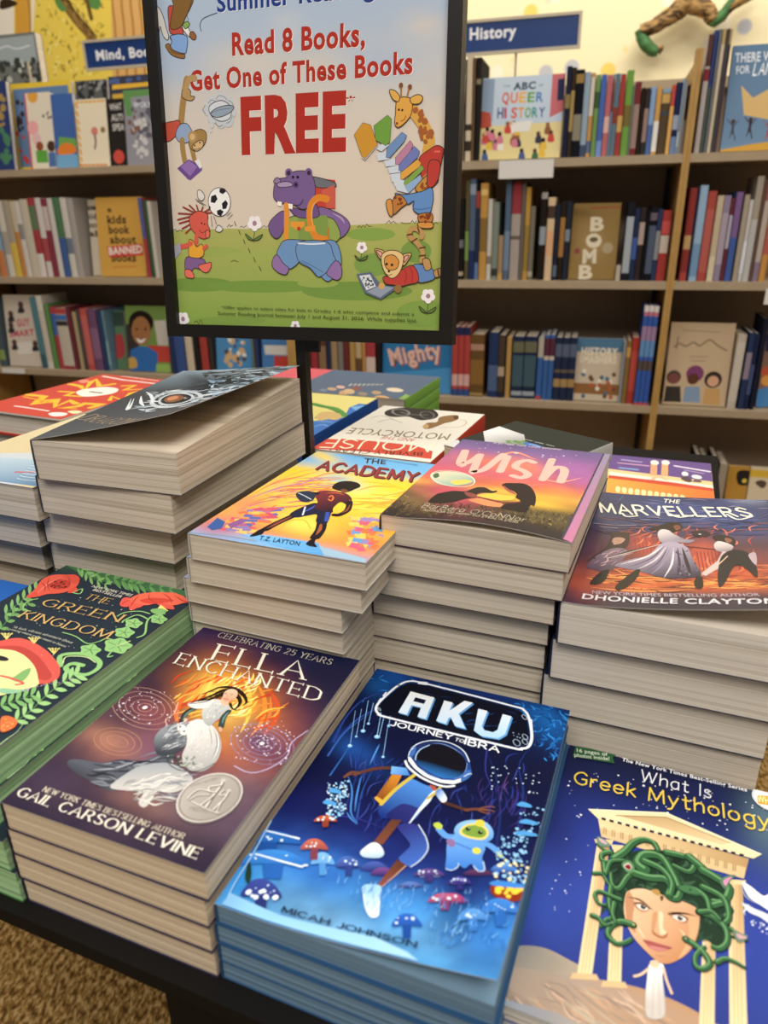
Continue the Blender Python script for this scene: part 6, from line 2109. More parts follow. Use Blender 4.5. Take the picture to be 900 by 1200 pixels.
["s","6a4a38",[1102,824,1163,907,1238,828,1176,757]],
["s","6a4a38",[1129,365,1190,447,1264,371,1203,300]],
["s","4a6a80",[747,725,809,808,886,729,823,657]],
["s","b05a3a",[1031,408,1092,490,1167,413,1105,343]],
["s","4a6a80",[236,125,298,209,377,132,314,60]],
["s","e0d4c0",[673,494,735,577,812,499,749,428]],
["s","4a6a80",[899,226,960,309,1035,232,973,162]],
["s","6a4a38",[409,713,472,798,550,718,487,645]],
["s","e0d4c0",[682,608,744,691,821,613,758,541]],
["s","b05a3a",[1074,123,1135,205,1209,130,1147,59]],
["s","e0d4c0",[644,379,705,462,782,384,720,313]],
["s","6a4a38",[888,143,949,225,1024,149,962,78]],
["s","b05a3a",[693,484,755,567,831,489,769,418]],
["s","6a4a38",[448,660,511,744,589,665,526,593]],
["s","4a6a80",[183,800,246,885,326,804,262,731]],
["s","e0d4c0",[204,899,267,984,347,903,283,830]],
 ]},
 'mighty': {"w": 235, "h": 209, "base": '2f70a0', "grid": [8, 10], "soft": [], "ops": [
["t","8a4a48","Mighty",[343,824,2081,1143],545,"b",0,-0.1,2.4],
["t","d8b0a0","Mighty",[297,863,2035,1181],545,"b",0,-0.1,2],
["p","4a8abc",[19,598,2336,851,2350,0,0,0]],
 ]},
 'dreams': {"w": 178, "h": 244, "base": 'c0a888', "grid": [24, 36], "soft": [], "ops": [
["l","6a5a48",33,[154,1728,309,1821,481,1748,687,1872,860,1771,1113,1954,1344,1801,1627,1652],0],
["l","6a5a48",28,[235,2014,214,1675],0],
["l","8a7a66",22,[619,1449,1133,1465],0],
["l","8a7a66",22,[686,1325,1064,1338],0],
["l","9a8a74",27,[325,2216,1362,2181],0],
["o","4a4038",[244,828],206],
["o","7a4a44",[249,784],163],
["p","3a3430",[54,548,467,565,536,84,36,75]],
["o","7a4068",[831,951],248],
["o","5a3828",[792,793],162],
["p","7f94ac",[598,558,1007,576,1075,96,579,87]],
["o","3a2c28",[1358,793],246],
["o","d0a080",[1362,749],160],
["p","c09860",[1169,515,1576,533,1642,55,1150,46]],
 ]},
 'party': {"w": 92, "h": 212, "base": '8a6a5a', "grid": [24, 36], "soft": [], "ops": [
["o","c85a40",[168,1051],158],
["p","4f86bc",[-26,501,379,651,407,33,19,-18]],
["o","e0a050",[203,790],157],
["p","2a3050",[0,2120,402,2116,355,1655,38,1631]],
 ]},
 'yellowfr': {"w": 258, "h": 278, "base": 'd8b83a', "grid": [4, 4], "soft": [], "ops": [
["p","5f7a9c",[190,2612,2461,2634,2484,110,194,115]],
["d","3a2a30",14,[239,2225,579,2238,514,1314,252,1309],60.6,106.1,3],
["d","b8403c",8,[122,1307,514,1314,511,95,238,99],63.3,110.8,4],
 ]},
 'kids': {"w": 102, "h": 234, "base": 'd8cdb8', "grid": [4, 4], "soft": [], "ops": [
["k","c84a50",71,[17,2327,28,13]],
["o","d89a40",[333,2242],205],
["o","e0a0a0",[228,1277],221],
["o","d8b0b0",[327,926],185],
["p","5a9a40",[243,572,705,575,708,182,246,186]],
["o","8a4a30",[422,701],148],
["o","4a3028",[888,685],173],
["p","4a6a9c",[744,504,1059,505,1024,36,720,40]],
["d","5a5a60",6,[694,1724,1028,1740,1003,1521,669,1507],33.0,57.8,5],
 ]},
 'sea': {"w": 86, "h": 227, "base": '3f5f9c', "grid": [4, 4], "soft": [], "ops": [
["p","6a9a4c",[180,972,847,896,866,614,129,622]],
["s","d87a30",[77,553,326,760,691,721,837,509,473,374,155,399]],
["p","6fa0c4",[37,415,892,417,860,0,18,0]],
 ]},
 'navyl': {"w": 95, "h": 281, "base": '2c3a66', "grid": [4, 4], "soft": [], "ops": [
["d","4a7a5a",14,[467,1277,854,1271,906,243,422,250],84.2,151.6,6],
["d","a0844a",10,[629,2448,822,2445,854,1271,515,1276],67.4,134.8,7],
 ]},
 'bwpic': {"w": 127, "h": 274, "base": '5a5a58', "grid": [4, 4], "soft": [], "ops": [
["d","2a2a2a",20,[58,2686,1192,2700,1198,2153,60,2153],63.5,142.8,8],
["d","8a8a88",14,[58,2686,1192,2700,1198,2153,60,2153],39.7,95.2,9],
 ]},
 'orangeb': {"w": 120, "h": 204, "base": 'dccfb4', "grid": [4, 4], "soft": [], "ops": [
["k","d89a3a",75,[51,1927,102,1807]],
["k","d89a3a",75,[52,1685,103,1567]],
["k","d89a3a",74,[53,1447,103,1331]],
["k","d89a3a",73,[54,1212,104,1098]],
["k","d89a3a",72,[55,981,105,868]],
["k","d89a3a",72,[56,752,105,641]],
["k","d89a3a",71,[57,527,106,417]],
["k","d89a3a",70,[58,305,106,196]],
["k","d89a3a",69,[59,85,107,-22]],
["k","c87a30",62,[3,60,94,58]],
["k","d89a3a",67,[92,1963,168,1960]],
["k","c87a30",62,[166,57,256,55]],
["k","d89a3a",67,[254,1963,330,1961]],
["k","c87a30",62,[328,54,418,53]],
["k","d89a3a",67,[416,1963,492,1961]],
["k","c87a30",62,[490,51,579,50]],
["k","d89a3a",67,[578,1963,654,1961]],
["k","c87a30",61,[651,49,740,47]],
["k","d89a3a",67,[739,1964,815,1961]],
["k","c87a30",61,[812,46,901,45]],
["k","d89a3a",67,[900,1964,976,1962]],
["k","c87a30",61,[972,43,1061,42]],
["k","d89a3a",67,[1061,1964,1137,1962]],
["o","c87a6a",[692,1078],129],
["l","8a6a70",79,[684,973,705,764,653,559],0],
["o","8a6a40",[1017,1105],92],
 ]},
 'autism': {"w": 65, "h": 201, "base": '26221f', "grid": [4, 4], "soft": [], "ops": [
["t","c8c4bc","WHAT",[123,1673,577,1686],197,"b",0,0,1.4],
["t","c8c4bc","AUTI",[151,1352,603,1361],202,"b",0,0,1.4],
["t","c8c4bc","SPEA",[175,1064,626,1071],206,"b",0,0,1.4],
["o","c04a40",[337,275],210],
 ]},
 'wolf': {"w": 136, "h": 222, "base": '8a8890', "grid": [4, 4], "soft": [], "ops": [
["p","5f8a50",[-41,2255,1453,2275,1451,2053,273,2010,294,1463,78,1466]],
["d","5a5660",30,[281,1873,1242,1862,1237,774,288,789],61.8,139.1,3],
["d","c0bcb8",24,[327,1327,771,1457,752,117,239,127],61.2,122.5,4],
["d","7a5a48",8,[174,1601,608,1595,470,920,169,925],46.1,92.2,5],
["t","d8dce0","WOLF",[357,1721,1009,1693],151,"b",0,0,1.0],
 ]},
 'darkband': {"w": 186, "h": 282, "base": '3a3a48', "grid": [4, 4], "soft": [], "ops": [
["p","d8a83a",[142,2569,1843,2585,1835,2464,132,2427]],
["p","c8a040",[122,2285,658,2293,642,2065,105,2057]],
["d","4a5a8a",8,[69,2784,1409,2782,1398,2626,58,2642],63.7,111.4,3],
 ]},
 'banned': {"w": 184, "h": 259, "base": 'd0a04c', "grid": [4, 4], "soft": [], "ops": [
["t","3a3022","a",[465,2123,636,2139],161,"b",0,0,1.8],
["t","3a3022","kids",[426,1752,1173,1750],267,"b",0,0,1.8],
["t","3a3022","book",[448,1426,1286,1424],265,"b",0,0,1.8],
["t","3a3022","about",[470,1101,1508,1096],264,"b",0,0,1.8],
["t","3a3022","books",[482,501,1460,503],262,"b",0,0,1.8],
["p","c8403a",[328,995,1744,1083,1757,706,384,634]],
["t","ece0d0","BANNED",[393,722,1730,793],248,"b",0,0,2],
["k","c87a3a",41,[536,311,1460,337]],
 ]},
 'kidsbook': {"w": 41, "h": 254, "base": 'cfc3ac', "grid": [4, 4], "soft": [], "ops": [
["t","3a3230","a",[-30,2218,430,2202],183,"b",0,0,1.8],
["t","3a3230","kids",[-35,1913,434,1897],191,"b",0,0,1.8],
["t","3a3230","book",[-40,1630,439,1615],198,"b",0,0,1.8],
["t","3a3230","ab",[-45,1337,443,1321],206,"b",0,0,1.8],
 ]},
 'guy': {"w": 148, "h": 265, "base": 'cbbfae', "grid": [4, 4], "soft": [], "ops": [
["t","c05060","GUY",[528,1481,1138,1553],266,"b",0,0,2],
["t","c05060","SMART",[134,1091,1275,1184],230,"b",0,0,2],
["p","dcd4c8",[401,879,1123,958,1121,498,409,426]],
["o","5a4038",[796,2299],121],
["s","3a3438",[630,1992,708,2199,888,2213,929,2015]],
["o","5a4038",[294,1951],118],
["s","3a3438",[137,1654,209,1854,385,1867,428,1675]],
["o","5a4038",[243,1535],116],
["s","3a3438",[89,1247,160,1441,333,1453,375,1265]],
["o","5a4038",[307,888],114],
["s","3a3438",[155,612,225,798,395,808,436,628]],
["o","5a4038",[1259,872],117],
["s","3a3438",[1094,594,1172,782,1346,792,1383,610]],
 ]},
 'boy': {"w": 174, "h": 233, "base": '6f8a48', "grid": [4, 4], "soft": [], "ops": [
["p","3a3430",[-24,1677,529,1676,450,421,-26,418]],
["p","b8443a",[837,961,1793,929,1763,366,1214,362]],
["p","c0b8ac",[1180,1822,1775,1856,1710,963,1275,962]],
["e","241a16",[643,1749,1155,1747,672,2168]],
["e","9a6a44",[623,1455,1019,1440,658,1960]],
["o","2a1a14",[446,1514],46],
["o","2a1a14",[809,1513],45],
["s","e8e0d8",[408,1183,601,1127,802,1198,666,1043,489,1043]],
["p","3568a8",[119,753,480,905,875,892,1248,691,1220,13,42,0]],
["s","c09a50",[-70,418,281,486,348,162,4,95]],
["p","8fae5a",[1165,297,1780,302,1740,0,1135,-7]],
 ]},
 'greenface': {"w": 44, "h": 212, "base": '5a7a5c', "grid": [4, 4], "soft": [], "ops": [
["p","3a4a40",[-30,2069,439,2075,433,1581,-33,1564]],
["s","a84044",[-29,1092,169,1308,351,1102,355,565,6,395]],
 ]},
 'bluefig': {"w": 140, "h": 187, "base": '4f88b8', "grid": [4, 4], "soft": [], "ops": [
["d","c8a878",14,[384,1222,1156,1235,1115,361,353,349],86.2,160.1,3],
["d","e0dcd4",8,[390,1281,1163,1294,1143,592,378,580],49.3,98.6,4],
["d","5a4a40",6,[384,1222,1156,1235,1115,361,353,349],49.3,98.5,5],
 ]},
 'redsq': {"w": 109, "h": 190, "base": '4a78ac', "grid": [4, 4], "soft": [], "ops": [
["p","ccc8c0",[89,1090,1027,1099,1027,778,124,774]],
["p","b84038",[460,732,1000,750,1005,187,463,172]],
 ]},
 'yellowlow': {"w": 61, "h": 181, "base": 'b88a3c', "grid": [4, 4], "soft": [], "ops": [
["s","2a2420",[270,1629,623,1667,660,1270,341,1235]],
["o","d8c050",[505,1357],70],
 ]},
 'whitelow': {"w": 90, "h": 181, "base": 'd8c8a8', "grid": [4, 4], "soft": [], "ops": [
["p","d8b040",[-74,1739,908,1722,901,1502,-80,1500]],
["s","5a4a40",[179,1321,333,1419,503,1343,411,1161]],
 ]},
 'boxset': {"w": 183, "h": 266, "base": '6f716c', "grid": [6, 6], "soft": [], "ops": [
["p","9aa4a4",[89,2553,1765,2582,1745,1702,79,1704]],
["p","8a8258",[33,655,1840,754,1830,0,0,0]],
["d","3a3e38",40,[102,1864,1788,1903,1810,754,58,722],80.2,183.3,4],
["d","b8bab0",14,[441,1792,1535,1840,1550,623,351,648],68.9,137.8,5],
["s","b09a60",[750,640,962,1070,1130,632,1050,86,747,66]],
["l","d0d4d4",46,[181,2235,580,2308,966,2196,1516,2267],0],
 ]},
 'mural': {"w": 1382, "h": 622, "base": 'e8cc58', "grid": [14, 14], "soft": [], "ops": [
["p","efe6d4",[923,7501,5216,7098,3231,-740,-1621,-551]],
["p","d8a040",[5239,7096,6022,7022,4242,-779,3362,-745]],
["p","efe0c0",[6022,7022,6479,6979,5555,4080,5122,2887]],
["f",["8a7020","f0e080","c8a838","f4ea9c","6a5a20"],160,[5675,5089,9572,4776,8242,1452,5977,1670],59,119,337,0,360,3,0],
["p","d8a868",[9920,6656,11632,6495,10541,-1024,8753,-954]],
["l","a87838",98,[9996,5865,9617,4281,9571,3281,9320,857],0],
["l","a87838",98,[10432,5827,10063,4246,10024,3250,9788,833],0],
["l","a87838",97,[10865,5789,10507,4212,10473,3219,10252,809],0],
["l","a87838",97,[11295,5751,10949,4178,10920,3188,10713,785],0],
["l","5a4420",438,[6960,4986,7279,4292,7737,3665,8314,3026,8529,2319],0],
["l","8a6a38",259,[6913,4990,7233,4295,7690,3669,8267,3029,8529,2319],0],
["f",["3a2a14","b08a4c"],40,[7003,4649,7581,4604,8545,3011,8064,2957],49,138,295,-80,-40,4,0],
["s","5a8a4a",[6712,4672,7065,4392,7244,4126,6992,4059,6755,4331]],
["s","5a8a4a",[7926,4577,8626,4605,9031,4326,8855,4006,8415,4122,8333,4296]],
["l","6a5228",196,[8350,4378,8398,4040,8447,3699],0],
["s","3a2c1c",[3875,4721,4372,4734,4763,4533,4415,4422,3786,4383]],
["l","7a6a50",61,[5359,4777,5316,4097,5175,3412],0],
 ]},
}

# ------------------------------------------------------------------ setting
YT = math.radians(-22.5)
def T(u, v, z=0.0):
    return (u * math.cos(YT) - v * math.sin(YT), u * math.sin(YT) + v * math.cos(YT), TABLE_Z + z)
YS = math.radians(-16.0)
SX, SY = 0.54306, 2.24541
def S(s, b, z=0.0):
    return (SX + s * math.cos(YS) - b * math.sin(YS), SY + s * math.sin(YS) + b * math.cos(YS), CAM_Z + z)

def carpet_material():
    m, nt, b = new_mat('loop_carpet')
    b.inputs['Roughness'].default_value = 1.0
    b.inputs['Specular IOR Level'].default_value = 0.05
    tc = nt.nodes.new('ShaderNodeTexCoord')
    mp = nt.nodes.new('ShaderNodeMapping')
    mp.inputs['Rotation'].default_value = (0, 0, 0.5)
    mp.inputs['Scale'].default_value = (150, 85, 1)
    n = nt.nodes.new('ShaderNodeTexNoise'); n.inputs['Scale'].default_value = 1.0; n.inputs['Detail'].default_value = 3
    n2 = nt.nodes.new('ShaderNodeTexNoise'); n2.inputs['Scale'].default_value = 14.0
    nt.links.new(tc.outputs['Object'], mp.inputs['Vector'])
    nt.links.new(mp.outputs['Vector'], n.inputs['Vector'])
    nt.links.new(tc.outputs['Object'], n2.inputs['Vector'])
    r = nt.nodes.new('ShaderNodeValToRGB')
    e = r.color_ramp.elements
    e[0].position, e[0].color = 0.36, lin('5c4222') + (1,)
    e[1].position, e[1].color = 0.66, lin('c9a670') + (1,)
    q = e.new(0.5); q.color = lin('96733f') + (1,)
    nt.links.new(n.outputs['Fac'], r.inputs['Fac'])
    mx = nt.nodes.new('ShaderNodeMixRGB'); mx.blend_type = 'MULTIPLY'; mx.inputs['Fac'].default_value = 0.35
    nt.links.new(r.outputs['Color'], mx.inputs['Color1'])
    nt.links.new(n2.outputs['Fac'], mx.inputs['Color2'])
    nt.links.new(mx.outputs['Color'], b.inputs['Base Color'])
    bp = nt.nodes.new('ShaderNodeBump'); bp.inputs['Strength'].default_value = 0.7; bp.inputs['Distance'].default_value = 0.004
    nt.links.new(n.outputs['Fac'], bp.inputs['Height'])
    nt.links.new(bp.outputs['Normal'], b.inputs['Normal'])
    return m

def wall_material():
    # cream wall covering printed with soft round dots in yellow and pale grey blue
    m, nt, b = new_mat('dotted_wall_covering')
    b.inputs['Roughness'].default_value = 0.8
    b.inputs['Specular IOR Level'].default_value = 0.1
    tc = nt.nodes.new('ShaderNodeTexCoord')
    sep = nt.nodes.new('ShaderNodeMapping'); sep.inputs['Scale'].default_value = (10.0, 0.0, 10.0)
    vo = nt.nodes.new('ShaderNodeTexVoronoi'); vo.inputs['Randomness'].default_value = 0.75; vo.inputs['Scale'].default_value = 1.0
    nt.links.new(tc.outputs['Object'], sep.inputs['Vector'])
    nt.links.new(sep.outputs['Vector'], vo.inputs['Vector'])
    edge = nt.nodes.new('ShaderNodeMapRange')
    edge.inputs['From Min'].default_value, edge.inputs['From Max'].default_value = 0.24, 0.32
    edge.inputs['To Min'].default_value, edge.inputs['To Max'].default_value = 1.0, 0.0
    nt.links.new(vo.outputs['Distance'], edge.inputs['Value'])
    sc_ = nt.nodes.new('ShaderNodeSeparateColor')
    nt.links.new(vo.outputs['Color'], sc_.inputs['Color'])
    rr = nt.nodes.new('ShaderNodeValToRGB'); rr.color_ramp.interpolation = 'CONSTANT'
    e = rr.color_ramp.elements
    e[0].position, e[0].color = 0.0, lin('efc93a') + (1,)
    e[1].position, e[1].color = 0.3, lin('bfc0c4') + (1,)
    q = e.new(0.55); q.color = lin('f6eed6') + (1,)
    q = e.new(0.8); q.color = lin('f0d470') + (1,)
    nt.links.new(sc_.outputs['Red'], rr.inputs['Fac'])
    mx = nt.nodes.new('ShaderNodeMixRGB')
    mx.inputs['Color1'].default_value = lin('f7e9bf') + (1,)
    nt.links.new(edge.outputs['Result'], mx.inputs['Fac'])
    nt.links.new(rr.outputs['Color'], mx.inputs['Color2'])
    nt.links.new(mx.outputs['Color'], b.inputs['Base Color'])
    return m

fl = Mesh(); fl.box(-4, -1.5, -0.1, 4, 5, 0)
tag(fl.build('floor', carpet_material()), None, None, None, 'structure')
wl = Mesh(); wl.box(-3.6, 0, 0, 2.6, 0.1, 3.2)
wall = wl.build('wall_back', wall_material())
wall.location = S(0, 1.0, -CAM_Z); wall.rotation_euler = (0, 0, YS)
tag(wall, None, None, None, 'structure')

# ------------------------------------------------------------------ bookcases
LV = {'A': 0.135, 'B': -0.195, 'C': -0.56, 'D': -0.93}
LVL = {'A': 0.158, 'B': -0.195, 'C': -0.53, 'D': -0.93}
CASE_D = 0.30
def bookcase(x0, x1, lv, lw, rw, label):
    """frame between two uprights, open at the front, four boards and a plinth"""
    o = empty('bookcase', S(x0, 0, -CAM_Z), YS, label, 'bookcase')
    W = x1 - x0
    Z = lambda z: z + CAM_Z
    for nm, a, b in (('side_panel', 0, lw), ('side_panel', W - rw, W)):
        m = Mesh(); m.box(a, 0, 0, b, CASE_D, Z(0.345), lin('b08a4e'))
        m.box(a, 0.0, Z(0.345), b, 0.03, Z(0.377))
        m.build(nm, M['oak'], o, bevel=0.0015)
    m = Mesh(); m.box(lw, CASE_D - 0.012, 0, W - rw, CASE_D, Z(0.345)); m.build('back_panel', M['shelf_back'], o)
    for k in 'ABCD':
        m = Mesh(); m.box(lw, 0.002, Z(lv[k]) - 0.022, W - rw, CASE_D - 0.012, Z(lv[k]))
        m.build('shelf_board', M['shelf'], o, bevel=0.0015)
    m = Mesh(); m.box(lw, CASE_D - 0.05, Z(0.318), W - rw, CASE_D - 0.012, Z(0.345)); m.build('top_rail', M['shelf'], o, bevel=0.0015)
    m = Mesh(); m.box(lw, 0.03, 0, W - rw, 0.05, Z(lv['D']) - 0.022); m.build('plinth', M['black_wood'], o)
    for a in (lw + 0.004, W - rw - 0.018):
        m = Mesh(); m.box(a, CASE_D - 0.02, 0.2, a + 0.014, CASE_D - 0.0125, Z(0.3)); m.build('slotted_strip', M['slot'], o)
    return o
bookcase(-2.25, -0.8785, LVL, 0.02, 0.019, 'taupe bookcase on the left under the wellness sign, honey oak uprights')
bookcase(-0.878, 0.299, LV, 0.019, 0.0095, 'taupe bookcase in the middle under the history sign, partly behind the poster')
bookcase(0.2995, 1.48, LV, 0.0095, 0.02, 'taupe bookcase at the right end, beyond the oak upright')

